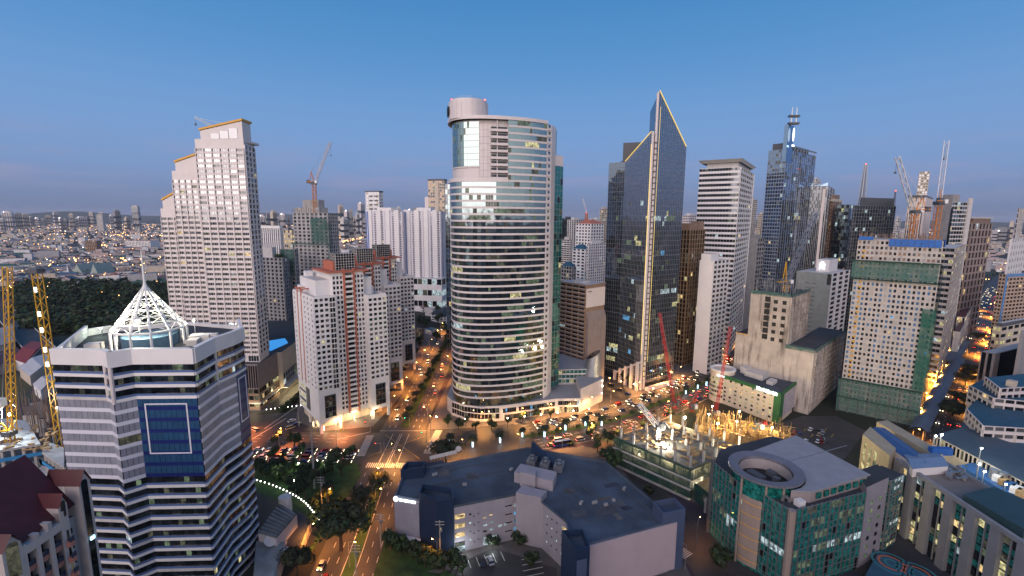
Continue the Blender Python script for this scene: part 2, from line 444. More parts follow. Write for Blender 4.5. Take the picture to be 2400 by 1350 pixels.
def corner(pxL, pxC, pxR, py, Y, th):
    """plan of a block whose near corner stands at (pxC, Y): left end, corner, right end, back; and its height"""
    c = D(pxC, py, Y); z = c.z; c = V2(c.x, c.y); t = math.radians(th)
    er = V2(math.cos(t), math.sin(t)); el = V2(-math.sin(t), math.cos(t))
    a = along(c, er, pxR, z) if pxR > pxC else 18.
    b = along(c, el, pxL, z) if pxL < pxC else 18.
    A = c+el*min(b, 90); B = c+er*min(a, 90)
    return [A, c, B, B+el*min(b, 90)], z

ORD = 'first second third fourth fifth sixth seventh eighth ninth tenth eleventh twelfth thirteenth fourteenth fifteenth sixteenth seventeenth eighteenth nineteenth twentieth'.split()
def nth(k): return ORD[k] if k < 20 else ('twenty-'+ORD[k-20] if k < 29 else ('thirty-'+ORD[k-30] if 30 <= k < 39 else 'forty-'+ORD[k-40] if 40 <= k < 49 else 'thirtieth' if k == 29 else 'fortieth'))
HAZE = 3e-5
# ================================================================== GROUND, ROADS
def struct(b, name, mt):
    o = b.build(name, mt); o['kind'] = 'structure'; return o
def ground_mat():
    mt, t, p = new_mat('city_ground'); n = t.nodes; l = t.links
    g = n.new('ShaderNodeNewGeometry')
    v = n.new('ShaderNodeTexVoronoi'); v.inputs['Scale'].default_value = .02; l.new(g.outputs['Position'], v.inputs[0])
    no = n.new('ShaderNodeTexNoise'); no.inputs['Scale'].default_value = .006; no.inputs['Detail'].default_value = 8; l.new(g.outputs['Position'], no.inputs[0])
    r_ = n.new('ShaderNodeValToRGB'); e = r_.color_ramp.elements
    e[0].position = .38; e[0].color = (.018, .028, .014, 1); e[1].position = .6; e[1].color = (.075, .065, .06, 1)
    l.new(no.outputs['Fac'], r_.inputs[0])
    mm = n.new('ShaderNodeMixRGB'); mm.blend_type = 'MULTIPLY'; mm.inputs[0].default_value = .6; l.new(r_.outputs[0], mm.inputs[1]); l.new(v.outputs['Color'], mm.inputs[2])
    l.new(mm.outputs[0], p.inputs['Base Color']); p.inputs['Roughness'].default_value = .9
    return mt
b = MB(); S = 20000
b.face([(-S, -S, 0), (S, -S, 0), (S, S, 0), (-S, S, 0)]); struct(b, 'ground', ground_mat())
def path_strip(pts, wid, z, b=None, m=0):
    b = b or MB(); pts = [Vector(p) for p in pts]; L_, R_ = [], []
    for i, p in enumerate(pts):
        d = (pts[min(i+1, len(pts)-1)]-pts[max(i-1, 0)]).normalized(); nn = V2(-d.y, d.x)
        w = wid[i] if isinstance(wid, (list, tuple)) else wid
        L_.append(p+nn*w/2); R_.append(p-nn*w/2)
    for i in range(len(pts)-1): b.face([V3(R_[i], z), V3(R_[i+1], z), V3(L_[i+1], z), V3(L_[i], z)], m)
    return b
def smooth_path(pts, n=8):
    pts = [Vector(p) for p in pts]; out = []
    for i in range(len(pts)-1):
        p0, p1, p2, p3 = pts[max(i-1, 0)], pts[i], pts[i+1], pts[min(i+2, len(pts)-1)]
        for k in range(n):
            t = k/n
            out.append(.5*((2*p1)+(p2-p0)*t+(2*p0-5*p1+4*p2-p3)*t*t+(-p0+3*p1-3*p2+p3)*t**3))
    out.append(pts[-1]); return out
def offset(pts, d):
    out = []
    for i, p in enumerate(pts):
        e = (pts[min(i+1, len(pts)-1)]-pts[max(i-1, 0)]).normalized(); out.append(p+V2(-e.y, e.x)*d)
    return out
AVE = smooth_path([(-330, 214), (-230, 224), (-140, 231), (-60, 232), (0, 243), (38, 256), (66, 270), (108, 303), (150, 340), (210, 396), (300, 478), (420, 590)])
NS = smooth_path([(-52, 60), (-55, 142), (-59, 190), (-61, 232), (-62, 300), (-63, 380), (-66, 520), (-70, 760)])
FAR = smooth_path([(205, 205), (251, 258), (300, 305), (348, 351), (440, 437), (560, 548), (740, 715), (1100, 1040)])
struct(path_strip(AVE, 34, .02), 'avenue', ASPH)
struct(path_strip(NS, 25, .04), 'cross_road', ASPH)
struct(path_strip(FAR, 30, .02), 'side_avenue', ASPH)
struct(path_strip(smooth_path([(-172, 262), (-150, 300), (-146, 345), (-150, 420)]), 17, .03), 'service_road', ASPH)
struct(path_strip(smooth_path([(62, 268), (68, 300), (70, 335), (72, 420)]), 18, .03), 'tower_street', ASPH)
struct(path_strip([(50, 232), (62, 190), (68, 165), (72, 130), (74, 80)], 15, .03), 'back_street', ASPH)
struct(path_strip([(-170, 252), (-128, 262)], 30, .05), 'junction_apron', ASPH)
b = MB(); b.prism([G(*p) for p in ((1650, 1050), (1700, 1105), (1975, 1080), (2030, 1010), (1960, 975), (1880, 975))], 0, .05); struct(b, 'car_park', ASPH)
b = MB(); b.prism([V2(-24, 143), V2(-30, 112), V2(16, 112), V2(16, 146), V2(-6, 156)], 0, .18); struct(b, 'forecourt', ASPH)
# pavements, kerb high
def slab(poly, name, mt=PAVE, h=.14):
    b = MB(); b.prism(poly, 0, h); return struct(b, name, mt)
slab([V2(-48, 252), V2(-30, 254), V2(8, 262), V2(36, 272), V2(55, 281), V2(59, 300), V2(59, 330), V2(-46, 340)], 'pavement')
slab([V2(-80, 256), V2(-75, 300), V2(-76, 480), V2(-98, 480), V2(-140, 300), V2(-128, 262), V2(-104, 250)], 'pavement')
slab([V2(80, 300), V2(98, 312), V2(140, 352), V2(200, 410), V2(180, 440), V2(84, 440)], 'pavement')
slab([V2(-45, 140), V2(-48, 205), V2(-40, 217), V2(0, 222), V2(40, 235), V2(52, 220), V2(62, 165), V2(60, 100), V2(-44, 100)], 'pavement')
slab([V2(-70, 205), V2(-76, 216), V2(-150, 212), V2(-150, 150), V2(-72, 150)], 'park_lawn', GRASS)
slab([V2(-152.8, 278), V2(-158, 345), V2(-240, 345), V2(-240, 276)], 'pavement')
slab([G(x, y, .4) for x, y in ((590, 1148), (640, 1168), (690, 1195), (745, 1240), (735, 1275), (690, 1300), (560, 1330), (560, 1150))], 'sunken_plaza', mat('dark_plaza', (.02, .018, .024), .6), .4)
slab([V2(-24, 143.2), V2(-6, 156.2), V2(-8, 158), V2(-28, 144)], 'kerb', PAVE, .3)
slab([G(x, y, .2) for x, y in ((902, 1268), (940, 1285), (1075, 1352), (1040, 1420), (850, 1420))], 'verge', GRASS, .22)
# raised planted medians
def median(pts, a, c, w, name='median'):
    b = path_strip(pts[a:c], w, .16)
    for s_ in (1, -1):
        q = offset(pts[a:c], s_*w/2)
        for i in range(len(q)-1): b.face([V3(q[i], 0), V3(q[i+1], 0), V3(q[i+1], .16), V3(q[i], .16)])
    return struct(b, name, GRASS)
median(AVE, 33, 76, 3.2)
median(NS, 0, 20, 3.4)
median(NS, 27, 52, 4.5)
# painted lines
b = MB()
def dashes(pts, off, i0, i1, ln=3, gap=5, w=.22, z=.075):
    q = offset(pts, off)[i0:i1]; acc = 0; on = True
    for i in range(len(q)-1):
        d = q[i+1]-q[i]; Ln = d.length; e = d/Ln; s_ = 0
        while s_ < Ln:
            rem = (ln if on else gap)-acc; st = min(rem, Ln-s_)
            if on: path_strip([q[i]+e*s_, q[i]+e*(s_+st)], w, z, b)
            s_ += st; acc += st
            if acc >= (ln if on else gap)-1e-6: on = not on; acc = 0
for o_ in (-8.6, -5.2, 5.2, 8.6): dashes(NS, o_, 0, 21); dashes(NS, o_, 27, 52)
for o_ in (-13, -9.4, -5.6, 5.6, 9.4, 13): dashes(AVE, o_, 34, 88); dashes(AVE, o_, 0, 22)
for o_ in (-10, -5, 0, 5, 10): dashes(FAR, o_, 2, 50)
for o_ in (-2.2, 2.2): dashes(NS, o_, 0, 20, 99, 0)
for o_ in (-.5, .5, -4.5, 4.5): dashes(NS, o_, 21, 27, 99, 0)
for o_ in (-16.4, 16.4): dashes(AVE, o_, 33, 76, 99, 0, .2)
def crosswalk(p, q, wid, n):
    p, q = Vector(p), Vector(q); d = (q-p)/n; e = d.normalized(); nn = V2(-e.y, e.x)
    for i in range(n):
        c = p+d*(i+.5); path_strip([c-nn*wid/2, c+nn*wid/2], d.length*.5, .08, b)
crosswalk((-70.5, 213.5), (-47.5, 213.5), 4.5, 23)
crosswalk((-76, 222), (-78, 245), 4, 20); crosswalk((-43, 225), (-41, 252), 4, 22)
crosswalk(G(1585, 1285), G(1615, 1305), 5, 7)
for p, q in (((1440, 1040), (1452, 1060)), ((890, 1010), (1010, 1010)), ((790, 1030), (870, 1012)), ((700, 950), (620, 1005)), ((672, 980), (590, 1030))):
    path_strip([G(*p), G(*q)], .35, .085, b)
for k in range(9):   # bays in front of the car-park block
    p = V2(4+k*.2, 150-k*2.7); path_strip([p, p+V2(7, 2)], .25, .21, b)
    p = V2(-18+k*2.9, 149.5+k*.9)
    if k < 6: path_strip([p, p+V2(1.6, -4.6)], .22, .21, b)
for k in range(12):
    p = V2(-27+k*2.6, 122-k*.5); path_strip([p, p+V2(-1.6, 5)], .2, .21, b)
struct(b, 'road_marking', LINE)
b = MB()
path_strip([V2(-70, 246), V2(-46, 220)], .25, .085, b); path_strip([V2(-72, 222), V2(-46, 246)], .25, .085, b)
for k in range(14):
    p = G(1740+k*16, 1010+(k % 3)*14); path_strip([p, p+V2(3.6, 3.4)], .3, .09, b)
for k in range(4):
    p = V2(-4+k*.9, 124+k*5.2); path_strip([p, p+V2(12, -4)], .25, .22, b)
struct(b, 'yellow_road_marking', LINEY)
# ================================================================== NEAR OFFICE TOWER WITH ZIGZAG PLAN
ZA = 78.5
A = Bld('office_tower', 'zigzag fronted office tower with white and blue bands and a navy mural', (-107, 140, 0), 'office tower')
va = [G(x, y, ZA) for x, y in ((124, 853), (246, 856), (258, 862), (312, 853), (455, 852), (503, 825), (546, 809), (570, 797))]
back = [G(563, 762, 80), G(445, 752, 80), G(259, 768, 80), G(200, 777, 80)]
pa = va+back
NFA = 23; hA = ZA/NFA
A.core(pa, 0, ZA, G_BLACK, ROOF, 'glass_core')
FILM = mat('grey_window_film', (.27, .28, .33), .3, var=.14, scale=.5, spec=.5)
FILMW = mat('white_film', (.68, .67, .74), .4, var=.05)
FILMB = mat('teal_blue_film', (.022, .075, .16), .3, var=.15, scale=.4)
FILMN = mat('navy_film', (.008, .018, .13), .4, var=.08)
seg_n = [9, 1, 4, 11, 7, 7, 5]
MUR = (13, 20)                                           # storeys covered by the printed film
for k in range(7):
    a, c = va[k], va[k+1]; Ln = (c-a).length; e = (c-a)/Ln; n = V2(e.y, -e.x)
    nb = seg_n[k]
    for i in range(NFA):
        z = i*hA; wrap = MUR[0] <= i < MUR[1] and k < 7
        blue = wrap and k in (3, 6)
        mid = (a+c)/2
        if wrap:
            ibox('film_band', FILMN if blue else FILMW, boxM(V3(mid+n*.12, z+.55), e, n, Ln, .24, 1.1), A.root, 'navy printed band' if blue else None)
        else:
            ibox('spandrel', WHITE if rnd() < .9 else PALE, boxM(V3(mid+n*.17, z+.45), e, n, Ln, .34, .9), A.root)
            f0 = .02 if k in (1,) else (.3 if k in (0, 3) else .0)
            ibox('sill_panel', BLUESILL, boxM(V3(mid+n*.14+e*Ln*0, z+1.2), e, n, Ln, .28, .58), A.root)
            ibox('rail', STEEL, boxM(V3(mid+e*Ln*f0/2+n*.25, z+1.6), e, n, Ln*(1-f0)*.9, .1, .08), A.root)
        for j in range(nb):
            g = (FILMB if blue else FILM) if wrap else pick((G_BLACK, G_DARK), .16 if i > 19 else .07, ((LIT_G, 4), (LIT_D, 5), (LIT_Y, 1), (LIT_C, .5)))
            if wrap and k == 2 and i == 16: g = LIT_D
            z0 = 1.12 if wrap else 1.55
            A.panes.append((V3(a+e*(j+.5)*Ln/nb+n*(.16 if wrap else .05), z+(z0+hA)/2), e, n, Ln/nb-.09, hA-z0, g))
A.finish('pane')
# the pale square outline on the navy mural, and its neighbour round the corner
for k, x0, x1 in ((3, .12, .83), (6, .12, .88)):
    a, c = va[k], va[k+1]; Ln = (c-a).length; e = (c-a)/Ln; n = V2(e.y, -e.x)
    b = MB(); za, zb = hA*15.1, hA*19.6
    for (s0, s1, t0, t1) in ((x0, x1, za, za+.4), (x0, x1, zb-.4, zb), (x0, x0+.4/Ln, za+.4, zb-.4), (x1-.4/Ln, x1, za+.4, zb-.4)):
        b.obox(V3(a+e*Ln*s0+n*.26, t0), V3(e*Ln*(s1-s0), 0), V3(n*.1, 0), (0, 0, t1-t0))
    b.build('mural_outline', FILMW, A.root)
# parapet, roof, inner drum
for k in range(7):
    a, c = va[k], va[k+1]; e = (c-a).normalized(); n = V2(e.y, -e.x); b = MB(); b.obox(V3(a-n*.9, ZA), V3((c-a)+e*.2, 0), V3(n*(1.4+.013*k), 0), (0, 0, 4.5)); b.build('parapet', WHITE, A.root)
for a, c, hh in ((va[-1], back[0], 4.0), (back[0], back[1], 1.2), (back[1], back[2], 1.2), (back[2], back[3], 2.4), (back[3], va[0], 3.6)):
    e = (c-a).normalized(); n = V2(e.y, -e.x); b = MB(); b.obox(V3(a-n*.8, ZA), V3(c-a, 0), V3(n*.8, 0), (0, 0, hh)); b.build('parapet', WHITE, A.root)
for k in (1, 2, 5):
    b = MB(); p = va[k]; b.cyl(V3(p, ZA-10.5), V3(p, ZA), .55, n=8); b.build('column', PINKSTONE, A.root)
rc = D(351, 775, 147); RC = V2(rc.x, rc.y)
b = MB(); b.cyl(V3(RC, ZA), V3(RC, ZA+3.6), 7.4, n=24); b.build('roof_drum', [mat('pale_blue_wall', (.07, .14, .21), .7), ROOF], A.root)
for (x, y, w, d_, h_) in ((-13, -6, 4, 3, 2.2), (12, 6, 6, 4, 2), (13, 1, 3, 4, 1.8), (-11, 6, 4, 3, 2.4), (9, 9, 3, 2, 1.5), (16, 7, 2, 2, 2.2)): b = MB(); b.box((RC.x+x, RC.y+y, ZA+h_/2), (w, d_, h_), .3); b.build('roof_plant', PALE, A.root)
SP = thing('roof_spire', 'white steel lattice pyramid with a tall mast, floodlit on the zigzag office tower roof', 'spire', (RC.x, RC.y, ZA))
apex = V3(RC, D(338, 668, 147).z); ring_z = D(351, 772, 147).z+.6; R0 = 9.8; NR = 12
tip = V3(RC, D(338, 585, 147).z)
def rp(i, f):
    t = 2*math.pi*(i+.3)/NR; return V3(RC, ring_z)*(1)+Vector((math.cos(t)*R0*(1-f), math.sin(t)*R0*(1-f), (apex.z-ring_z)*f))
for i in range(NR):
    b = MB(); b.bar(rp(i, 0), rp(i, .97), .46); b.build('rib', WSTEEL, SP)
    b = MB(); q = rp(i, 0); b.cyl((q.x, q.y, ZA), q, .38, n=6); b.build('column', WSTEEL, SP)
for f in (0, .16, .32, .48, .64):
    b = MB()
    for i in range(NR): b.bar(rp(i, f), rp(i+1, f), .3 if f else .5)
    b.build('ring', WSTEEL, SP)
b = MB()
fs = (0, .16, .32, .48, .64)
for a_ in range(4):
    for i in range(NR):
        (p, q) = (rp(i, fs[a_]), rp(i+1, fs[a_+1])) if (i+a_) % 2 else (rp(i+1, fs[a_]), rp(i, fs[a_+1]))
        b.bar(p, q, .2)
b.build('bracing', WSTEEL, SP)
b = MB(); b.cyl(apex-Vector((0, 0, 3.2)), apex+Vector((0, 0, .6)), 1.4, .4, 12); b.build('cap', WSTEEL, SP)
b = MB(); b.cyl(apex, tip, .38, .1, 8); b.build('mast', WSTEEL, SP)
def flood(px, py, Y, label, power, col, mt, size=.5, name='floodlight', base=None):
    c = D(px, py, Y); t = thing(name, label, 'floodlight', (c.x, c.y, c.z))
    b = MB(); b.box(c, (size*1.6, size, size), 0); b.build('lamp_housing', DARKGREY, t)
    b = MB(); b.ell(c+Vector((0, -size*.55, 0)), (size*.7, size*.35, size*.5), 8, 5); b.build('lamp_lens', mt, t)
    if base is not None:
        b = MB(); b.bar(c, (c.x, c.y, base), .25); b.build('pole', STEEL, t)
    light(t, c+Vector((0, -1.2, .6)), power, col, .5); return t
flood(325, 752, 142, 'bright floodlight inside the white roof pyramid', 20000, (1, .92, .70), L_WARM, .9, base=ZA)
flood(455, 750, 156, 'white floodlight at the foot of the roof pyramid near the banded parapet', 2500, (1, .95, .8), L_WARM, .5, base=ZA)
flood(238, 770, 158, 'small greenish white floodlight on the back parapet of the zigzag tower', 900, (.85, 1, .75), L_WH, .45, base=ZA)

# ================================================================== CURVED BANDED TOWER (centre)
T = Bld('curved_tower', 'tall curved office tower with pale bands, dark windows and a cylinder on its roof', (0, 275, 0), 'office tower')
key = [(-34, 300), (-37, 288), (-36.4, 279), (-33.4, 271.2), (-28.3, 266.6), (-22, 264.6), (-15, 264.3), (-6, 265.8), (4, 269.1), (12, 272.9), (19.3, 277.8)]
crv = smooth_path(key, 3)
main = crv+[V2(27, 300), V2(28, 318), V2(-28, 318)]
Z0, ZS, ZT, NL = 14, 139.6, 172.6, 34
hT = (ZS-Z0)/NL
T.core(main, 9.5, ZS, G_TEAL, ROOF, 'glass_core')
def curved_strip(pts, z0, z1, out, name, mt, parent, inner=0):
    q = offset(pts, -out); b = MB()
    for i in range(len(pts)-1):
        b.face([V3(q[i], z0), V3(q[i+1], z0), V3(q[i+1], z1), V3(q[i], z1)])
        b.face([V3(q[i], z1), V3(q[i+1], z1), V3(pts[i+1], z1), V3(pts[i], z1)])
        b.face([V3(pts[i], z0), V3(pts[i+1], z0), V3(q[i+1], z0), V3(q[i], z0)])
    for s_, j in ((0, 0), (1, -1)):
        f = [V3(pts[j], z0), V3(q[j], z0), V3(q[j], z1), V3(pts[j], z1)]; b.face(f if s_ == 0 else f[::-1])
    return b.build(name, mt, parent)
proto = curved_strip(crv, Z0, Z0+1.08, .28, 'spandrel', PINKSTONE, T.root)
for i in range(1, NL+1):
    if i == NL: break
    o = proto.copy(); COL.objects.link(o); o.location.z = i*hT
vis = list(range(5, len(crv)-1))
def curve_panes(T, crv, rng, z0, nf, h, sill, step=1, zlit=None):
    for i in range(nf):
        run = 0
        for j in rng:
            a, c = crv[j], crv[j+1]; e = (c-a).normalized(); n = V2(e.y, -e.x); w = (c-a).length
            k = max(1, round(w/1.7))
            for q in range(k):
                if run <= 0:
                    if rnd() < .045: run = int(2+rnd()*5); kind = pick(G_TEAL, 1, ((LIT_Y, 1.5), (LIT_G, 6), (LIT_D, 5), (LIT_C, .25)))
                    else: run = 1; kind = pick((G_TEAL,) if z0+i*h > 100 else (G_TEAL, G_TEAL, G_TEAL, G_TEAL, G_DARK), .05, ((LIT_G, 4), (LIT_D, 6), (LIT_Y, .4), (LIT_C, .5)))
                run -= 1
                T.panes.append((V3(a+e*w*(q+.5)/k+n*.04, z0+i*h+sill+(h-sill)/2), e, n, w/k-.1, h-sill, kind))
curve_panes(T, crv, vis, Z0, NL, hT, 1.08)
# upper part: the right half goes on up, the left half steps back to a glazed bay
kR = next(i for i, p in enumerate(crv) if p.x > -6)
right = crv[kR:]
up_poly = right+[V2(27, 300), V2(26, 316), V2(-8, 316)]
T.core(up_poly, ZS, ZT, G_TEAL, ROOF, 'upper_core')
NU = 9; hU = (ZT-ZS)/NU
protu = curved_strip(right, ZS, ZS+1.08, .28, 'spandrel', PINKSTONE, T.root)
for i in range(1, NU):
    o = protu.copy(); COL.objects.link(o); o.location.z = i*hU
curve_panes(T, right, range(len(right)-1), ZS, NU, hU, 1.08)
lft = [p+V2(1.2, 2.4) for p in crv[3:kR+1]]
lp = lft+[V2(-6, 300), V2(-33, 300)]
T.core(lp, ZS, ZT, PINKSTONE, ROOF, 'upper_wall')
curved_strip(crv[2:kR+1], ZS-.2, ZS+1.9, .8, 'terrace_wall', PINKSTONE, T.root)
# glazed bay on the left, 7 storeys
bay = lft[4:14]
for i in range(7):
    z = ZS+8.4+i*3.4
    for j in range(len(bay)-1):
        a, c = bay[j], bay[j+1]; e = (c-a).normalized(); n = V2(e.y, -e.x); w = (c-a).length
        for q in range(2): ibox('bay_pane', G_TEAL if rnd() < .93 else LIT_G, boxM(V3(a+e*w*(q+.5)/2+n*.16, z+1.7), e, n, w/2-.07, .2, 3.24), T.root)
curved_strip(bay, ZS+7.6, ZS+8.3, .5, 'bay_sill', PINKSTONE, T.root)
for i in range(9): curved_strip(lft[13:], ZS+2.5+i*3.6, ZS+2.62+i*3.6, .05, 'panel_joint', GREY, T.root)
for j in range(13, len(lft)): b = MB(); b.bar(V3(lft[j]+V2(0, -.04), ZS+2), V3(lft[j]+V2(0, -.04), ZT), .1); b.build('panel_joint', GREY, T.root)
# stacked open balconies between bay and right half
a, c = crv[kR-3], crv[kR]; e = (c-a).normalized(); n = V2(e.y, -e.x)
for i in range(NU-1):
    z = ZS+1+i*hU; b = MB()
    b.obox(V3(a+n*-1.5, z), V3((c-a)*.98, 0), V3(n*2.2, 0), (0, 0, .35)); b.obox(V3(a+n*.55, z+.35), V3((c-a)*.98, 0), V3(n*.15, 0), (0, 0, 1.0))
    b.build('balcony', PINKSTONE, T.root)
    ibox('balcony_door', G_BLACK, boxM(V3((a+c)/2-n*1.3, z+1.6), e, n, (c-a).length*.9, .3, 2.2), T.root)
b = MB(); b.obox(V3(a+(c-a)*.35-n*.4, ZS+1), V3(e*.5, 0), V3(n*.5, 0), (0, 0, ZT-ZS-1.2)); b.build('balcony_post', PINKSTONE, T.root)
curved_strip(crv[2:], ZT, ZT+1.8, .9, 'cornice', PINKSTONE, T.root)
b = MB(); b.prism(crv[2:]+[V2(27, 300), V2(-33, 300)], ZT+.1, ZT+.8); b.build('roof_slab', PALE, T.root)
cc = V2(-25.2, 276); b = MB(); b.cyl(V3(cc, ZT+.8), V3(cc, ZT+10.2), 11, n=40); b.cyl(V3(cc, ZT+10.2), V3(cc, ZT+11.2), 10.4, n=40)
b.build('roof_cylinder', PINKSTONE, T.root)
for k in range(-3, 14):
    t = math.radians(-180+k*15); d_ = V2(math.cos(t), math.sin(t)); b = MB(); b.obox(V3(cc+d_*10.95, ZT+1.2), V3(V2(-d_.y, d_.x)*.12, 0), V3(d_*.16, 0), (0, 0, 8.6)); b.build('panel_joint', PALE, T.root)
b = MB(); b.cyl(V3(cc+V2(-11.0, -2.5), ZT+5.4), V3(cc+V2(-11.35, -2.6), ZT+5.4), 3.1, n=20); b.build('round_sign', BLACK, T.root)
for x, y in ((-9, -3), (9.5, -3)):
    b = MB(); b.ell(V3(cc+V2(x, y), ZT+11.8), (.4, .4, .4), 6, 4); b.build('aviation_light', L_RED, T.root)
b = MB()
for k in range(24):
    t0 = 2*math.pi*k/24; t1 = 2*math.pi*(k+1)/24
    b.bar(V3(cc+V2(math.cos(t0), math.sin(t0))*10, ZT+12.2), V3(cc+V2(math.cos(t1), math.sin(t1))*10, ZT+12.2), .12); b.bar(V3(cc+V2(math.cos(t0), math.sin(t0))*10, ZT+11), V3(cc+V2(math.cos(t0), math.sin(t0))*10, ZT+12.2), .12)
b.build('roof_rail', STEEL, T.root)
# sloping roof canopy
b = MB(); p0, p1 = D(1128, 268, 274), D(1247, 279, 277)
b.face([p0, p1, p1+Vector((1, 10, -.8)), p0+Vector((1, 12, .4))]); b.face([q-Vector((0, 0, .5)) for q in (p0, p0+Vector((1, 12, .4)), p1+Vector((1, 10, -.8)), p1)]); b.face([p0-Vector((0, 0, .5)), p1-Vector((0, 0, .5)), p1, p0])
b.build('roof_canopy', BRONZE, T.root)
b = MB()
for k in range(9): q = p0.lerp(p1, k/8); b.bar(q+Vector((0, 4, -.4)), (q.x, q.y+4, ZT+.8), .25)
b.build('canopy_posts', STEEL, T.root)
# right-hand fin with small square openings, then the green glass slab behind it
a, c = V2(19.4, 277.9), V2(22.4, 280.6); e = (c-a).normalized(); n = V2(e.y, -e.x)
T.core([a, c, c+V2(3, 8), V2(25, 298), a+V2(-4, 6)], 9.5, ZT, PINKSTONE, None, 'fin')
for i in range(NL+NU):
    z = Z0+i*hT
    ibox('fin_window', G_GREY if rnd() < .85 else LIT_G, boxM(V3((a+c)/2+n*.02, z+2.5), e, n, 1.7, .16, 1.7), T.root)
    ibox('fin_ledge', PINKSTONE, boxM(V3((a+c)/2+n*.2, z+.6), e, n, 3.6, .4, .7), T.root)
a, c = V2(23.4, 286.8), V2(30.6, 293.2); sl = [a, c, c+V2(-6, 14), a+V2(-6, 14)]
T.core(sl, 12, 150.6, G_GREEN, ROOF, 'glass_wing'); T.core([p+(V2(0, .4)) for p in sl], 150.6, 157, PINKSTONE, ROOF, 'wing_cap')
T.facade(a, c, 12, 150.6, 38, 4, STEEL, G_GREEN, sill=.06, pier=.05, proud=.12, lit=.07, spand=False, litk=((LIT_G, 4), (LIT_D, 3), (LIT_C, 1)), fn=lambda i, j: (G_BLACK if rnd() < .1 else pick((G_GREEN,), .09, ((LIT_G, 5), (LIT_D, 3), (LIT_Y, .5)))))
T.finish('pane')
# podium
PD = Bld('tower_podium', 'low pale stone podium round the foot of the curved tower with a slanted metal cone', (10, 285, 0), 'building')
pp = [V2(-40, 300), V2(-40.2, 281), V2(-36, 272.4), V2(-28, 266), V2(-18, 263.2), V2(-7, 264.4), V2(4, 268.2), V2(28, 276.6), V2(43, 277.4), V2(43, 340), V2(-38, 340)]
PD.core(pp, 0, 9.5, PINKSTONE, ROOFPALE)
PD.core([V2(43.05, 278), V2(60.5, 297), V2(59, 330), V2(43.05, 330)], 0, 15.4, PINKSTONE, ROOFPALE, 'wall')
PD.core([V2(20, 300), V2(58, 303), V2(57, 338), V2(20, 338)], 9.6, 20, PALE, ROOFPALE, 'upper_wall')
for k in (2, 3, 4):
    PD.facade(pp[k], pp[k+1], 1.2, 8.4, 2, 5, PINKSTONE, G_BLACK, sill=.16, pier=.04, proud=.12, lit=.1)
def strip_win(a, c, z0, z1, nb, g, lit_=.2, fr=DARKGREY, kinds=None):
    a, c = Vector(a), Vector(c); e = (c-a).normalized(); n = V2(e.y, -e.x); Ln = (c-a).length; b = MB()
    b.obox(V3(a, z0-.2), V3(c-a, 0), V3(n*.1, 0), (0, 0, z1-z0+.4)); b.build('window_frame', fr, PD.root)
    for j in range(nb): PD.panes.append((V3(a+e*Ln*(j+.5)/nb+n*.14, (z0+z1)/2), e, n, Ln/nb-.25, z1-z0, pick(g, lit_, kinds)))
strip_win((-5, 265.1), (3, 267.8), 5, 7.4, 6, G_BLACK, .3, kinds=((LIT_B, 1), (LIT_D, 1))); strip_win((4.5, 268.4), (27, 276.3), 5, 7.4, 16, G_BLACK, .25, kinds=((LIT_B, 3), (LIT_D, 2)))
strip_win((29, 276.7), (42, 277.35), 5.4, 7.8, 10, G_BLACK, .25, kinds=((LIT_B, 2), (LIT_D, 2)))
strip_win((-4, 265.4), (27, 276.3), .6, 3.4, 18, G_DARK, .6, kinds=((LIT_W, 3), (LIT_C, 1), (LIT_D, 2)))
strip_win((30, 276.75), (42, 277.35), .6, 4.0, 8, G_DARK, .7, kinds=((LIT_W, 4), (LIT_Y, 2)))
PD.facade((20, 300), (58, 303), 10, 19.6, 3, 14, PALE, G_GREEN, sill=.3, pier=.1, proud=.2, lit=.4)
PD.finish('pane')
for k in range(9):
    p = V2(-20, 265.5).lerp(V2(20, 277.3), k/8); b = MB(); b.cyl(V3(p, 9.5), V3(p, 14), .55, n=10); b.build('column', PINKSTONE, PD.root)
b = MB(); kx = V2(54.6, 306); n_ = 28; k0 = len(b.v)
for i in range(n_):
    t = 2*math.pi*i/n_; b.v.append((kx.x+6.6*math.cos(t), kx.y+6.6*math.sin(t), 15.4))
for i in range(n_):
    t = 2*math.pi*i/n_; b.v.append((kx.x+4.6*math.cos(t)+.5, kx.y+4.6*math.sin(t), 29+2.9*math.cos(t)))
for i in range(n_): j = (i+1) % n_; b.f.append((i, j, n_+j, n_+i)); b.m.append(0)
b.f.append(tuple(range(n_, 2*n_))); b.m.append(1)
b.build('slanted_cone', [STEEL, G_GREY], PD.root)
for k, (px, py) in enumerate(((1412, 893), (1412, 905), (1411, 922))):
    flood(px, py, 298, ('topmost', 'middle', 'lowest')[k]+' of three white floodlights on the rounded corner of the podium', 500, (1, .95, .82), L_WARM, .45)
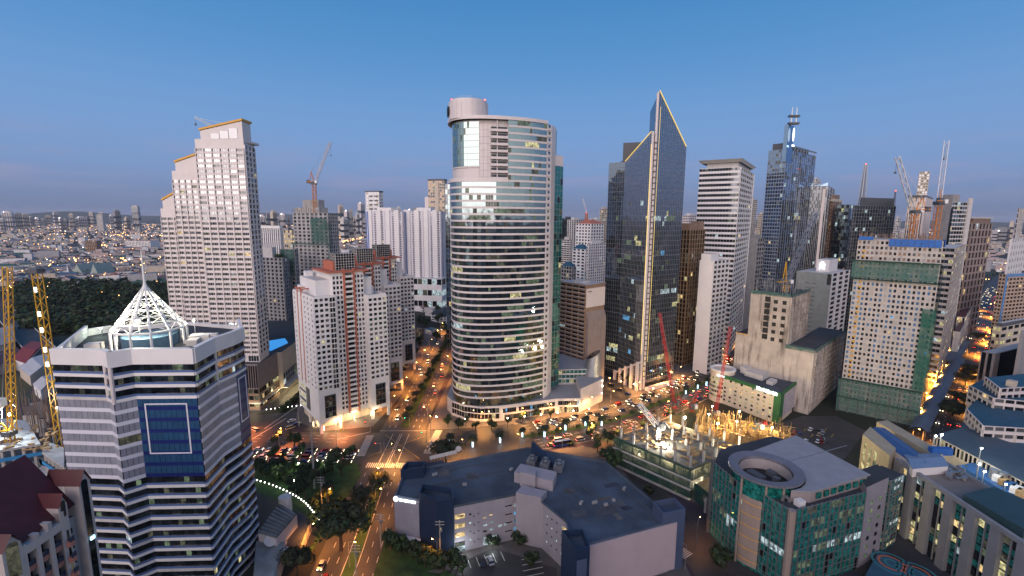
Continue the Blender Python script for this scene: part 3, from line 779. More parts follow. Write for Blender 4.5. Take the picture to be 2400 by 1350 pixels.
# ================================================================== THREE WHITE APARTMENT TOWERS
E1, E2 = V2(.764, .646), V2(-.646, .764)
def apartment(o, label, near):
    B = Bld('apartment_tower', label, (o.x, o.y, 0), 'apartment tower', 'white apartment towers with terracotta roofs')
    P = lambda s, t: o+E1*s+E2*t
    h = 2.9; ZP = 24; ZL = ZP+18*h; ZC = ZP+22*h+1.2
    box = lambda s0, s1, t0, t1: [P(s0, t0), P(s1, t0), P(s1, t1), P(s0, t1)]
    B.core(box(0, 12, 0, 37), 6, ZL, WHITE, PALE); B.core(box(30, 41.5, 0, 24), 6, ZL-2, WHITE, PALE)
    B.core(box(12.02, 29.98, 5, 37), 6, ZC, WHITE, PALE); B.core(box(4, 36, 8, 36), ZL-3, ZC-4, WHITE, PALE)
    B.core(box(2, 40, 8, 36), .1, 6.2, CREAM, PALE, 'lobby')
    win = (G_BLACK, G_DARK, G_BLACK, G_CURT)
    lk = ((LIT_W, 1.5), (LIT_D, 4), (LIT_C, .6), (LIT_Y, .5))
    # left face: narrow windows between two terracotta pilasters
    B.facade(P(0, 37), P(0, 0), ZP, ZL, 18, 6, WHITE, win, sill=.55, pier=.72, proud=.25, lit=.05, litk=lk, spand=near)
    # fronts of the wings: paired windows and a glazed stair strip
    for s0, s1, zt in ((0, 12, ZL), (30, 41.5, ZL-2)):
        nf = 18 if s0 == 0 else 17
        fn = lambda i, j: pick(win, .07, lk)
        B.facade(P(s0, 0), P(s1-4 if s0 == 0 else s1, 0), ZP, ZP+nf*h, nf, 3 if s0 == 0 else 4, WHITE, win, sill=.46, pier=.34, proud=.25, fn=fn, spand=near)
        a, c = (P(s1-3.6, 0), P(s1-.6, 0)) if s0 == 0 else (P(s0+1, 0), P(s0+3, 0))
        if s0 == 0: B.facade(a, c, ZP, ZP+nf*h, nf, 2, WHITE, win, sill=.2, pier=.12, proud=.18, fn=fn, spand=False)
        m0 = (s0+s1)/2
        g_ = P(m0-3, 0); b = MB(); b.obox(V3(g_+V2(.646, -.764)*.05, 8.5), V3(E1*6.2, 0), V3(V2(.646, -.764)*.2, 0), (0, 0, 13)); b.build('plant_grille', DARKGREY, B.root)
        for q in range(12):
            ibox('grille_pane', G_BLACK if rnd() < .85 else LIT_D, boxM(V3(P(m0-2.1+(q % 3)*2, 0)+V2(.646, -.764)*.3, 10+(q//3)*3.2), E1, V2(.646, -.764), 1.7, .1, 2.7), B.root)
    B.facade(P(41.5, 0), P(41.5, 24), ZP, ZP+17*h, 17, 5, WHITE, win, sill=.5, pier=.5, proud=.2, lit=.05, litk=lk, spand=False)
    # middle: windows either side of a balcony bay framed in terracotta
    fn = lambda i, j: pick(win, .06, lk)
    B.facade(P(12.02, 5), P(18, 5), 8, ZC-2, 28, 3, WHITE, win, sill=.4, pier=.36, proud=.25, fn=fn, spand=near)
    B.facade(P(24, 5), P(29.98, 5), 8, ZC-2, 28, 3, WHITE, win, sill=.4, pier=.36, proud=.25, fn=fn, spand=near)
    n = V2(.646, -.764); hc = (ZC-8)/28
    for i in range(28):
        z = 8+i*hc; b = MB(); b.obox(V3(P(18.6, 5), z), V3(E1*4.8, 0), V3(n*1.5, 0), (0, 0, .25)); b.obox(V3(P(18.6, 5)+n*1.4, z+.25), V3(E1*4.8, 0), V3(n*.1, 0), (0, 0, .75))
        b.build('balcony', WHITE, B.root)
        B.panes.append((V3(P(21, 5)+n*.06, z+1.7), E1, n, 4.4, 1.5, pick(win, .08, lk)))
    for s in (18.1, 23.6):
        b = MB(); b.obox(V3(P(s, 5), 6), V3(E1*.8, 0), V3(n*1.6, 0), (0, 0, ZC-4)); b.build('pilaster', TERRA, B.root)
    nl = V2(-.764, -.646)
    for t in (20, 27):
        b = MB(); b.obox(V3(P(0, t), ZP), V3(E2*1.1, 0), V3(nl*.45, 0), (0, 0, ZL-ZP+3.5)); b.build('pilaster', TERRA, B.root)
    b = MB()
    for s_, t_, z in ((0, 20.3, ZL+3), (0, 27.3, ZL+3)): b.bar(V3(P(-.5, t_), z), V3(P(16, t_), z), .6)
    b.bar(V3(P(-.5, 16), ZL+3), V3(P(-.5, 31), ZL+3), .6); b.build('pergola', TERRA, B.root)
    b = MB(); b.prism(box(9, 33, 3.4, 30), ZC, ZC+.9); b.prism(box(14, 28, 8, 24), ZC+.9, ZC+6); b.build('roof', TERRA, B.root)
    b = MB(); b.prism(box(15, 26, 6.5, 14), ZC+.9, ZC+10.2); o_ = b.build('roof_screen', G_BLACK, B.root)
    b = MB()
    for q in range(8): b.obox(V3(P(15+q*1.5, 6.5)+n*.02, ZC+1), V3(E1*.16, 0), V3(n*.12, 0), (0, 0, 9.3))
    for q in range(7): b.obox(V3(P(15, 6.5)+n*.02, ZC+1.2+q*1.5), V3(E1*11, 0), V3(n*.1, 0), (0, 0, .16))
    for q in range(6): b.obox(V3(P(15, 6.5+q*1.5)+nl*.02, ZC+1), V3(E2*.16, 0), V3(nl*.12, 0), (0, 0, 9.3))
    for q in range(7): b.obox(V3(P(15, 6.5)+nl*.02, ZC+1.2+q*1.5), V3(E2*7.5, 0), V3(nl*.1, 0), (0, 0, .16))
    b.build('screen_frame', PALE, B.root)
    b = MB()
    for s, t, w, d, z, hh in ((4, 30, 5, 6, ZL, 4), (36, 14, 5, 6, ZL-2, 4.5), (8, 33, 4, 4, ZC-4, 3)): b.box(V3(P(s, t), z+hh/2), (w, d, hh), math.atan2(E1.y, E1.x))
    b.build('roof_house', WHITE, B.root)
    B.parapet(box(0, 12, 0, 37), ZL, 1.1, .4, WHITE); B.parapet(box(30, 41.5, 0, 24), ZL-2, 1.1, .4, WHITE)
    for s, t in ((.7, .7), (11.3, .7), (30.7, .7), (40.8, .7), (40.8, 18), (.7, 20)):
        b = MB(); b.box(V3(P(s, t), 3), (1.4, 1.4, 6.1), math.atan2(E1.y, E1.x)); b.build('column', WHITE, B.root)
    # car deck openings low on the left face
    for q in range(5):
        ibox('deck_opening', LIT_Y if q % 2 == 0 else LIT_D, boxM(V3(P(0, 29)+nl*.1, 9+q*2.8), -E2, nl, 11, .2, 1.1), B.root)
    b = MB(); b.obox(V3(P(0, 16)+nl*.05, 8.5), V3(E2*6, 0), V3(nl*.2, 0), (0, 0, 13)); b.build('plant_grille', DARKGREY, B.root)
    B.finish('window', 300, 5)
    return B
o1 = V2(-105.7, 245.9)
apartment(o1, 'white apartment tower standing on the street corner, nearest of the three with terracotta roofs', True)
apartment(V2(-107.2, 286.7), 'white apartment tower in the middle of the three with terracotta roofs', False)
apartment(V2(-107.8, 333), 'white apartment tower farthest up the road of the three with terracotta roofs', False)

# ================================================================== TALL STEPPED WHITE TOWER
S_ = Bld('stepped_tower', 'tall white residential tower stepping down to the left with yellow roof edges', (-185, 290, 0), 'residential tower')
XR, YF = -156.5, 282
zt = [D(575, 332, YF).z, D(430, 406, YF+5).z, D(392, 494, YF+9).z]
xs = [XR, D(459, 360, YF).x, D(406, 440, YF+5).x, D(381, 540, YF+9).x]
W2 = mat('warm_white_cladding', (.70, .63, .60), .45, var=.05, spec=.5)
G_D = glass('grey_green_glass', (.70, .74, .74), .6, .07)
steps = [(xs[1], xs[0], YF, zt[0], 6), (xs[2], xs[1], YF+5, zt[1], 5), (xs[3], xs[2], YF+9, zt[2], 3)]
ZB = 34
lk = ((LIT_W, 1.5), (LIT_D, 4), (LIT_Y, 1.5))
for k, (x0, x1, y, z1, nb) in enumerate(steps):
    S_.core([V2(x0, y), V2(x1, y), V2(x1-(2 if k == 0 else 0), y+(15 if k == 0 else 18)), V2(x0, y+18)], ZB-4, z1, W2, PALE)
    nf = round((z1-ZB)/3.15)
    S_.facade((x0, y), (x1, y), ZB, z1-4, nf, nb, W2, (G_D, G_D, G_D, G_GREY, G_CURT), sill=.5, pier=.15, proud=.35, litk=lk, lit=.035, minor=2, pproud=.4)
    b = MB(); w = x1-x0
    b.prism([V2(x0+w*.12, y+.3), V2(x1-.3, y+.3), V2(x1-.8, y+10), V2(x0+w*.12, y+10)], z1, [z1+6, z1+11.5, z1+11.5, z1+6]); b.build('crown_wall', W2, S_.root)
    b = MB(); q0, q1 = Vector((x0+w*.1, y-.2, z1+6.2)), Vector((x1+.1, y-.2, z1+11.9))
    b.obox(q0, q1-q0, (0, 10.6, 0), (0, 0, 1.1)); b.build('yellow_coping', GOLDP, S_.root)
    b = MB(); b.prism(rect((x0, y), (x1, y), 17), z1, z1+1.4); b.build('roof_edge', W2, S_.root)
    for q in range(3 if k == 0 else 0):
        ibox('crown_pane', G_GREY, boxM((x0+w*(.42+.19*q), y+.2, z1+3+q*.8), V2(1, 0), V2(0, -1), w*.17, .3, 3+q*1.4), S_.root)
nf = round((zt[0]-ZB)/3.15)
S_.facade((XR, YF), (XR-2, YF+15), ZB, zt[0]-2, nf, 3, W2, (G_DARK, G_BLUE, G_BLACK), sill=.3, pier=.32, proud=.5, lit=.06, spand=False, litk=lk)
S_.facade((xs[0]-7, YF-.02), (xs[0]-.5, YF-.02), ZB-4, ZB, 1, 4, W2, (G_BLUE,), sill=.1, pier=.1, proud=.2, spand=False)
S_.finish('window', 300, 5)
# its podium with the pool deck
SPD = Bld('mall_podium', 'stone podium with a blank beige wall and a blue rooftop pool beside the stepped tower', (-170, 300, 0), 'building')
SPD.core([V2(-215, 277), V2(-156, 277.5), V2(-156.5, 303), V2(-215, 303)], 0, 30, mat('mauve_stone', (.22, .18, .18), .6, var=.12), ROOF)
SPD.core([V2(-215, 303.1), V2(-153.5, 303.1), V2(-158, 345), V2(-215, 345)], 6, 30, CREAM, ROOF)
SPD.core([V2(-215, 345.1), V2(-158.5, 345.1), V2(-160, 395), V2(-215, 395)], 8, 31, DARKGREY, ROOF)
SPD.core([V2(-214, 303.2), V2(-162, 303.2), V2(-164, 394), V2(-214, 394)], 0, 8, CREAM, ROOF, 'ground_floor')
SPD.facade((-156, 277.5), (-156.5, 303), 1, 14, 3, 9, BROWN, (G_BLACK, LIT_D), sill=.35, pier=.12, proud=.3, lit=.3, litk=((LIT_W, 3), (LIT_Y, 2)))
SPD.facade((-215, 277), (-156, 277.5), 1, 14, 3, 18, BROWN, G_BLACK, sill=.35, pier=.1, proud=.3, lit=.25)
SPD.facade((-170, 277.3), (-156, 277.4), 14, 29, 1, 10, mat('mauve_stone', (1, 1, 1)), G_BLACK, sill=.05, pier=.3, proud=.3, spand=False)
SPD.facade((-153.5, 303.1), (-158, 345), 6.5, 15, 2, 10, CREAM, G_BLUE, sill=.2, pier=.06, proud=.2, lit=.1)
SPD.facade((-158.5, 345.1), (-160, 395), 10, 30, 4, 10, CREAM, (G_BLACK, G_DARK), sill=.4, pier=.1, proud=.3, lit=.3)
SPD.facade((-162, 303.2), (-164, 394), .6, 5, 1, 16, CREAM, (LIT_W, LIT_Y, LIT_D), sill=.05, pier=.2, proud=.3, spand=False)
SPD.finish('window')
b = MB(); b.prism([V2(-186, 310), V2(-162, 306), V2(-160, 326), V2(-168, 338), V2(-176, 330), V2(-188, 334)], 30, 30.5); b.build('pool', [glow('lit_pool_water', (.03, .35, .95), .75)], SPD.root)
b = MB(); b.prism([V2(-215, 276.5), V2(-155, 276.9), V2(-155.5, 304)], 4.6, 5.2, bottom=True); b.prism([V2(-164, 303), V2(-151, 303), V2(-155, 345), V2(-164, 345)], 5.2, 5.9, bottom=True); b.build('canopy', PALE, SPD.root)
for k in range(7): light(SPD.root, (-152.5-k*.4, 300+k*8, 4.2), 1500, (1, .78, .4), .6)
for k in range(3): light(SPD.root, (-170+k*6, 274.5, 4), 700, (1, .8, .45), .6)

# ================================================================== POINTED CRYSTAL TOWER
K = Bld('crystal_tower', 'dark glass tower with two sloping pointed tops edged in gold light', (98, 335, 0), 'office tower')
a0, a1, a2, a3 = V2(70, 351), V2(79.6, 341.5), V2(90.2, 317.5), V2(91.8, 318)
b0, b1, b2 = V2(94.8, 319.6), V2(120, 336), V2(113.5, 352)
G_CR = glass('crystal_glass', (.58, .64, .74), .42, .03, .012)
z160, z177 = 159.5, 175.6
K.core([a0, a1, a2, a2+V2(12, 28), V2(86, 372), a0+V2(6, 12)], 0, [z160, z160, z177, z177-3, 164, z160], G_CR, DARKGREY, 'left_prism')
K.core([b0, b1, b2, V2(101, 352), V2(95, 340)], 0, [201.8, 169, 169, 179, 193], G_CR, DARKGREY, 'right_prism')
K.core([a2+V2(.6, .4), a3, b0, b0+V2(.2, 20), V2(93, 345)], 0, 174, mat('stone_spine', (.2, .17, .16), .5), None, 'spine')
K.core([V2(80, 352), V2(92, 348), V2(96, 362), V2(84, 366)], 150, 174, DARKGREY, None, 'roof_house')
def cry(a, c, nb, zf, nf=52, h=3.4):
    a, c = Vector(a), Vector(c); e = (c-a).normalized(); n = V2(e.y, -e.x); Ln = (c-a).length
    b = MB()
    for i in range(nf+8):
        z = 6+i*h; s0, s1 = 0, Ln
        ok = [s for s in [Ln*q/60 for q in range(61)] if zf(s/Ln) > z+.3]
        if not ok: continue
        big = i % 13 == 0
        b.obox(V3(a+e*ok[0], z), V3(e*(ok[-1]-ok[0]), 0), V3(n*(.22 if big else .14), 0), (0, 0, .4 if big else .2))
    for j in range(nb+1):
        s = Ln*j/nb; b.obox(V3(a+e*max(0, s-.06), 4), V3(e*.12, 0), V3(n*.2, 0), (0, 0, zf(s/Ln)-4.2))
    b.build('mullion_grid', STEEL, K.root)
    for i in range(nf+8):
        z = 6+i*h; row = rnd() < .14; run = 0; g = G_CR
        for j in range(nb):
            if zf((j+.0)/nb) < z+h or zf((j+1)/nb) < z+h: continue
            if run <= 0:
                if rnd() < (.12 if row else .025) and z < 130: run = int(1+rnd()*(5 if row else 2)); g = pick(G_CR, 1, ((LIT_Y, 3), (LIT_C, 2), (LIT_G, 3), (LIT_D, 5), (LIT_B, .3)))
                else: run = 1; g = G_CR if rnd() < .9 or z > 105 else G_DARK
            run -= 1
            K.panes.append((V3(a+e*Ln*(j+.5)/nb+n*.04, z+.2+(h-.2)/2), e, n, Ln/nb-.14, h-.24, g))
cry(a0, a1, 7, lambda f: z160)
cry(a1, a2, 17, lambda f: z160+(z177-z160)*f)
cry(b0, b1, 16, lambda f: 201.8-32.8*f)
K.finish('pane', 300, 4.5)
def strip(p, q, w=.34, name='light_strip', parent=K.root, mt=L_GOLD):
    b = MB(); b.bar(p, q, w); b.build(name, mt, parent)
nL = V2(-.8, -.6)*.3
strip(V3(a1, z160)+V3(nL, .3), V3(a2, z177)+V3(nL, .3)); strip(V3(b0, 201.8)+Vector((0, -.3, .3)), V3(b1, 169)+Vector((0, -.3, .3)))
strip(V3(a2+V2(.2, -.35), 26), V3(a2+V2(.2, -.35), 168)); strip(V3(b0+V2(-1.6, -1.2), 8), V3(b0+V2(-.6, -.5), 201)); strip(V3(b0+V2(.9, -.1), 20), V3(b0+V2(1.2, -.1), 192), .2)
for p, z in ((a2+V2(1, 0), 176), (b0+V2(-1.1, -.6), 200.5)):
    b = MB(); b.cyl(V3(p, 0), V3(p, z), .9, n=8); b.build('stone_rib', PINKSTONE, K.root)
for i in range(44):
    ibox('spine_louvre', mat('spine_stone', (.13, .11, .11), .5), boxM(V3((a3+b0)/2+V2(.4, -.9), 10+i*3.7), V2(.93, .36), V2(.36, -.93), 3.2, .5, .6), K.root)
for j in range(5):   # sloping entrance colonnade at the foot
    q = a2.lerp(a1, j*.24)+V2(-2.5, -2.0); b = MB(); b.box(V3(q, (21-j*3.4)/2), (1.7, 1.7, 21-j*3.4), .6); b.build('colonnade_pier', PINKSTONE, K.root)
b = MB(); p, q = a2+V2(-1.5, -3), a1.lerp(a2, .02)+V2(-1.5, -3); b.obox(V3(p, 20.5), Vector((q.x-p.x, q.y-p.y, -15)), (2.4, 1.8, 0), (0, 0, 1.2)); b.build('colonnade_beam', PINKSTONE, K.root)
b = MB(); b.obox(V3(b0+V2(-1, -4), .3), V3((b1-b0)*.95, 0), (1.6, -2, 0), (0, 0, 2.6)); b.build('entrance_wall', PINKSTONE, K.root)
# ================================================================== TOWERS OF THE SKYLINE
def tower(name, label, cat, pxL, pxC, pxR, py, Y, th, nf, nl, nr, wall, gl, roof=None, sill=.42, pier=.25, proud=.3, lit=.06, litk=None, zb=0, spand=False, rw=None, right=True, left=True, pwall=None, proudp=.05, group=None, minpx=6.5, core=None, fin=True, limit=300, pierR=None, sillR=None):
    poly, z = corner(pxL, pxC, pxR, py, Y, th)
    c = poly[1]; B = Bld(name, label, (c.x, c.y, 0), cat, group)
    B.core(poly, zb, z, core or wall, roof or PALE)
    if left and nl: B.facade(poly[0], poly[1], zb, z, nf, nl, wall, gl, sill, pier, proud, lit, spand, litk, pwall=pwall, pproud=proudp)
    if right and nr: B.facade(poly[1], poly[2], zb, z, nf, nr, rw or wall, gl, sill if sillR is None else sillR, pier if pierR is None else pierR, proud, lit, spand, litk, pwall=pwall or rw, pproud=proudp)
    B.poly, B.z = poly, z
    if fin: B.finish('window', limit, minpx)
    return B
def roofbox(B, s0, s1, t0, t1, z, h, mt, name='roof_house', roof=None):
    A_, C_, B_ = B.poly[0], B.poly[1], B.poly[2]
    P = lambda s, t: C_+(B_-C_)*s+(A_-C_)*t
    b = MB(); b.prism([P(s0, t0), P(s1, t0), P(s1, t1), P(s0, t1)], z, z+h, 0, 1); return b.build(name, [mt, roof or PALE], B.root)
def mast(name, label, base, z0, z1, w, mt, cat='mast', n=12):
    t = thing(name, label, cat, (base[0], base[1], z0)); b = MB(); p = Vector((base[0], base[1], 0))
    for sx, sy in ((-1, -1), (1, -1), (1, 1), (-1, 1)): b.bar(p+Vector((sx*w/2, sy*w/2, z0)), p+Vector((sx*w*.2, sy*w*.2, z1)), w*.16)
    b.build('leg_frame', mt, t); b = MB()
    for k in range(n):
        f0, f1 = k/n, (k+1)/n; w0, w1 = w/2*(1-.6*f0), w/2*(1-.6*f1)
        for (ax, ay), (bx, by) in (((-1, -1), (1, -1)), ((1, -1), (1, 1)), ((1, 1), (-1, 1)), ((-1, 1), (-1, -1))):
            b.bar(p+Vector((ax*w0, ay*w0, z0+(z1-z0)*f0)), p+Vector((bx*w1, by*w1, z0+(z1-z0)*f1)), w*.1)
    b.build('bracing', mt, t); b = MB(); b.ell((p.x, p.y, z1+.4), (.5, .5, .5), 6, 4); b.build('aviation_light', L_RED, t); return t
def crane(name, label, base, z0, zc, jib_end, cab=True, mt=YELLOWP, jmt=None, w=2.0, apex=7, tail=9, lightp=(), jw=None):
    """luffing tower crane: lattice mast from z0 to zc, jib out to jib_end, counter-jib behind"""
    t = thing(name, label, 'crane', (base[0], base[1], z0)); p = Vector((base[0], base[1], 0)); jmt = jmt or mt
    def lattice(nm, a, c, w_, mt_, mx_):
        a, c = Vector(a), Vector(c); d = c-a; Ln = d.length; x = d.cross(Vector((0, 0, 1))); x = Vector((1, 0, 0)) if x.length < .01*Ln else x.normalized(); y = d.normalized().cross(x)
        q = [(-x-y)*w_/2, (x-y)*w_/2, (x+y)*w_/2, (y-x)*w_/2]; b = MB(); k_ = max(3, int(Ln/(w_*1.3))); k_ = min(k_, mx_)
        for o_ in q: b.bar(a+o_, c+o_, w_*.14)
        for k in range(k_):
            f0, f1 = k/k_, (k+1)/k_
            for i in range(4):
                j = (i+1) % 4
                b.bar(a+d*f0+q[i], a+d*f1+q[j], w_*.085) if (k+i) % 2 else b.bar(a+d*f0+q[j], a+d*f1+q[i], w_*.085)
        b.build(nm, mt_, t)
    if zc > z0+1: lattice('mast', V3(p, z0), V3(p, zc), w, mt, 40)
    b = MB(); b.box((p.x, p.y, zc+1), (w*1.7, w*1.7, 2)); b.build('slewing_ring', DARKGREY, t)
    if jib_end is not None:
        je = Vector(jib_end); d = (je-V3(p, zc+2)); hd = V3(V2(d.x, d.y).normalized(), 0)
        lattice('jib', V3(p, zc+2)+hd*w*.6, je, jw or w*.7, jmt, 30)
        b = MB(); b.obox(V3(p, zc+2)-hd*tail-Vector((hd.y*w/2, -hd.x*w/2, 0)), hd*tail, Vector((hd.y*w, -hd.x*w, 0)), (0, 0, .6)); b.build('counter_jib', mt, t)
        b = MB(); b.box(V3(p, zc+2.5)-hd*(tail-1.5), (2.4, 2.4, 3)); b.build('counterweight', DARKGREY, t)
        ap = V3(p, zc+2+apex)-hd*2.5
        b = MB(); b.bar(V3(p, zc+2), ap, w*.22); b.bar(V3(p, zc+2)-hd*5, ap, w*.16); b.build('a_frame', mt, t)
        b = MB(); b.bar(ap, je, .14); b.build('stay_cable', STEEL, t)
        b = MB(); b.bar(je, je-Vector((0, 0, d.length*.28)), .1); b.box(je-Vector((0, 0, d.length*.28)), (.8, .8, 1.2)); b.build('hook', DARKGREY, t)
    if cab: b = MB(); b.box((p.x+w, p.y-w*.6, zc+2), (1.8, 2, 2.4)); b.build('cab', WSTEEL, t)
    return t
kn = ((LIT_W, 2), (LIT_D, 4), (LIT_C, 2), (LIT_Y, 2), (LIT_G, 3))
# banded white tower with the flared roof
B = tower('banded_tower', 'white office tower with dark window bands and a flared flat roof', 'office tower', 1640, 1737, 1767, 392, 400, 56, 38, 14, 7, WHITE, (G_BLACK, G_DARK), sill=.46, pier=.03, proud=.35, lit=.06, litk=kn, spand=True)
roofbox(B, .05, .95, .08, .85, B.z, 5, PALE); b = MB()
c_ = sum(B.poly, V2(0, 0))/4; lo = [c_+(p-c_)*.95 for p in B.poly]; hi = [c_+(p-c_)*1.07 for p in B.poly]
for i in range(4): j = (i+1) % 4; b.face([V3(lo[i], B.z+4.6), V3(lo[j], B.z+4.6), V3(hi[j], B.z+7), V3(hi[i], B.z+7)])
b.face([V3(p, B.z+7) for p in hi]); b.build('flared_roof', WHITE, B.root)
b = MB(); q = B.poly[2]; b.cyl(V3(q+V2(-.2, -.6), 0), V3(q+V2(-.2, -.6), B.z), .7, n=8); b.build('corner_mullion', WHITE, B.root)
# brown bronze-framed block
B = tower('bronze_block', 'brown office block of bronze frames between the crystal tower and the banded tower', 'office building', 1596, 1618, 1652, 540, 372, 38, 30, 3, 6, BRONZE, (G_BRONZE, G_BLACK), sill=.14, pier=.22, proud=.5, lit=.1, litk=((LIT_W, 3), (LIT_Y, 3), (LIT_D, 4)), roof=BROWN)
roofbox(B, 0, .55, .1, .95, B.z, 5.5, BROWN); roofbox(B, .6, .98, .1, .95, B.z, 7, BROWN)
# slim white-and-balcony block in front of the banded tower
B = tower('balcony_block', 'slim block with a blank white side wall in front of the banded tower', 'apartment building', 1640, 1672, 1708, 612, 352, 40, 24, 0, 4, WHITE, G_BLACK, sill=.4, pier=.08, proud=.9, lit=.04)
roofbox(B, .0, .5, .2, .9, B.z, 5, WHITE)
B = tower('colonnaded_block', 'low white building with tall pale columns beside the avenue behind the hotel', 'building', 1626, 1660, 1693, 768, 372, 40, 1, 3, 5, WHITE, G_BLACK, sill=.02, pier=.2, proud=.8, lit=.1)
roofbox(B, 0, 1, 0, 1, B.z, 2.6, WHITE)
# blue glass tower with the antenna
B = tower('blue_glass_tower', 'tall blue glass tower with a glass fin and a lit oval sign', 'office tower', 1802, 1844, 1912, 350, 480, 40, 52, 7, 13, BLUESTONE, (G_BLUE, G_DARK, G_BLUE), sill=.3, pier=.2, proud=.3, lit=.08, litk=((LIT_C, 3), (LIT_D, 6), (LIT_W, 1), (LIT_Y, 1)), right=False, fin=False, core=G_BLUE)
B.facade(B.poly[1], B.poly[2], 0, B.z, 52, 14, STEEL, (G_BLUE, G_BLUE, G_DARK), sill=.06, pier=.07, proud=.3, lit=.06, litk=((LIT_C, 3), (LIT_D, 6), (LIT_Y, 1)), spand=False)
B.finish('window', 300, 4)
roofbox(B, .05, .9, .3, .9, B.z, 7, DARKGREY); roofbox(B, -.02, .16, -.02, .2, B.z-12, 12+D(1845, 292, 480).z-B.z, G_BLUE, 'glass_fin', DARKGREY)
b = MB()
for k in range(9): q = B.poly[1].lerp(B.poly[2], .15+k*.1); b.bar(V3(q, B.z), V3(q, B.z+4), .5)
b.bar(V3(B.poly[1].lerp(B.poly[2], .12), B.z+4), V3(B.poly[2], B.z+4), 1.2); b.build('roof_crown', STEEL, B.root)
zf = D(1865, 292, 480).z; q = B.poly[1].lerp(B.poly[2], .07)+(B.poly[1]-B.poly[0]).normalized()*1.2
b = MB(); er = (B.poly[2]-B.poly[1]).normalized(); 
b.v = []; cen = V3(q+er*1.5+V2(er.y, -er.x)*1.4, zf-9)
pts = [cen+V3(er*(2.3*math.cos(t)), 6.6*math.sin(t)) for t in [2*math.pi*k/20 for k in range(20)]]
b.face(pts); b.face([p_+V3(V2(er.y, -er.x)*-.5, 0) for p_ in pts][::-1])
for k in range(20): b.face([pts[k], pts[k-1], pts[k-1]+V3(V2(er.y, -er.x)*-.5, 0), pts[k]+V3(V2(er.y, -er.x)*-.5, 0)])
b.build('oval_sign', glow('oval_sign_light', (.9, .95, 1), 1.4), B.root)
b = MB(); b.obox(cen+V3(er*-2.6, -11.5), V3(er*5.2, 0), V3(V2(er.y, -er.x)*.4, 0), (0, 0, 1.7)); b.build('lit_nameplate', L_SIGN, B.root)
t = thing('antenna', 'twin pole antenna on the fin of the blue glass tower', 'antenna', (q.x, q.y, zf)); za = D(1866, 250, 480).z
for dx in (-1.6, 3.2):
    b = MB(); b.cyl((q.x+dx, q.y, zf), (q.x+dx*.9, q.y, za), .7, .35, 6); b.build('pole', WSTEEL, t)
for z_ in (zf+1.5, zf+(za-zf)*.5):
    b = MB(); b.box((q.x+.6, q.y, z_), (10, 4, 1.8)); b.build('antenna_ring', DARKGREY, t)
# dark slab with white ribs, brown block, teal tower, silver tower
B = tower('dark_slab', 'thin dark slab with close white ribs and a raking top beside the blue glass tower', 'office tower', 1890, 1940, 1957, 436, 520, 52, 40, 12, 3, DARKGREY, (G_BLACK, G_DARK), sill=.05, pier=.22, proud=.5, lit=.03, pwall=STEEL, core=DARKGREY, litk=((LIT_C, 3), (LIT_D, 3), (LIT_B, .3)))
b = MB(); p, q = B.poly[0], B.poly[1]; b.prism([p, q, q+V2(4, 6), p+V2(4, 6)], B.z, [B.z-6, B.z+4, B.z+4, B.z-6]); b.build('raking_crown', G_BLUE, B.root)
b = MB(); q = B.poly[1].lerp(B.poly[0], .2); n_ = (B.poly[1]-B.poly[0]).normalized(); b.obox(V3(q, 0), V3(n_*2.6, 0), V3(V2(n_.y, -n_.x)*.8, 0), (0, 0, B.z-3)); b.build('stone_pylon', PINKSTONE, B.root)
B = tower('brown_tower', 'narrow brown stone tower with small windows behind the dark ribbed slab', 'office tower', 1944, 1953, 1972, 472, 560, 42, 34, 2, 4, BROWN, G_BLACK, sill=.5, pier=.55); roofbox(B, -.1, 1.05, -.1, 1, B.z, 3, CREAM); roofbox(B, .2, .8, .2, .8, B.z+3, 5, BROWN)
B = tower('teal_tower', 'dark teal glass tower left of the silver tower', 'office tower', 1962, 1990, 2006, 480, 540, 44, 34, 5, 3, G_DARK, (G_BLACK, G_TEAL), sill=.08, pier=.06, proud=.15, lit=.1, litk=((LIT_C, 4), (LIT_Y, 1), (LIT_D, 3)), core=G_BLACK)
B = tower('silver_tower', 'silver grey glass tower with a plain dark box on its roof', 'office tower', 2000, 2003, 2100, 482, 520, 20, 34, 1, 16, STEEL, (G_GREY, G_GREY, G_DARK), sill=.12, pier=.12, proud=.2, lit=.08, litk=((LIT_C, 5), (LIT_D, 4)))
roofbox(B, .15, .95, .1, .9, B.z, 9, DARKGREY)
q = D(2020, 470, 540); mast('radio_mast', 'tall thin lattice radio mast rising behind the silver glass tower', (q.x, q.y), q.z-5, D(2029, 385, 540).z, 5, STEEL, n=16)
q = D(2095, 480, 525); mast('lightning_mast', 'short dark mast on the right edge of the silver glass tower', (q.x, q.y), q.z-2, D(2096, 448, 525).z, 1.6, DARKGREY, n=6)
# cluster at the right
B = tower('slender_cream_tower', 'slender cream tower far behind, topmost of the cluster with two cranes in front', 'tower', 2155, 2180, 2192, 402, 900, 50, 40, 4, 3, CREAM, (G_GREY, LIT_D), sill=.4, pier=.35, lit=.1)
B = tower('bronze_ribbed_tower', 'bronze ribbed tower with a dark flat cornice, behind the scaffolded tower', 'office tower', 2130, 2168, 2212, 462, 500, 45, 30, 7, 8, CREAM, (G_BRONZE, G_BLACK), sill=.06, pier=.5, proud=1.0, lit=.04, pwall=PINKSTONE); roofbox(B, -.04, 1.04, -.04, 1.04, B.z, 2, DARKGREY)
B = tower('grey_slab_tower', 'plain grey slab tower with a teal window strip, right of the bronze ribbed tower', 'office tower', 2196, 2232, 2276, 474, 440, 16, 36, 0, 7, GREY, (G_BLACK, G_TEAL), sill=.3, pier=.03, proud=.2, lit=.08, rw=PALE, litk=((LIT_Y, 3), (LIT_C, 2)))
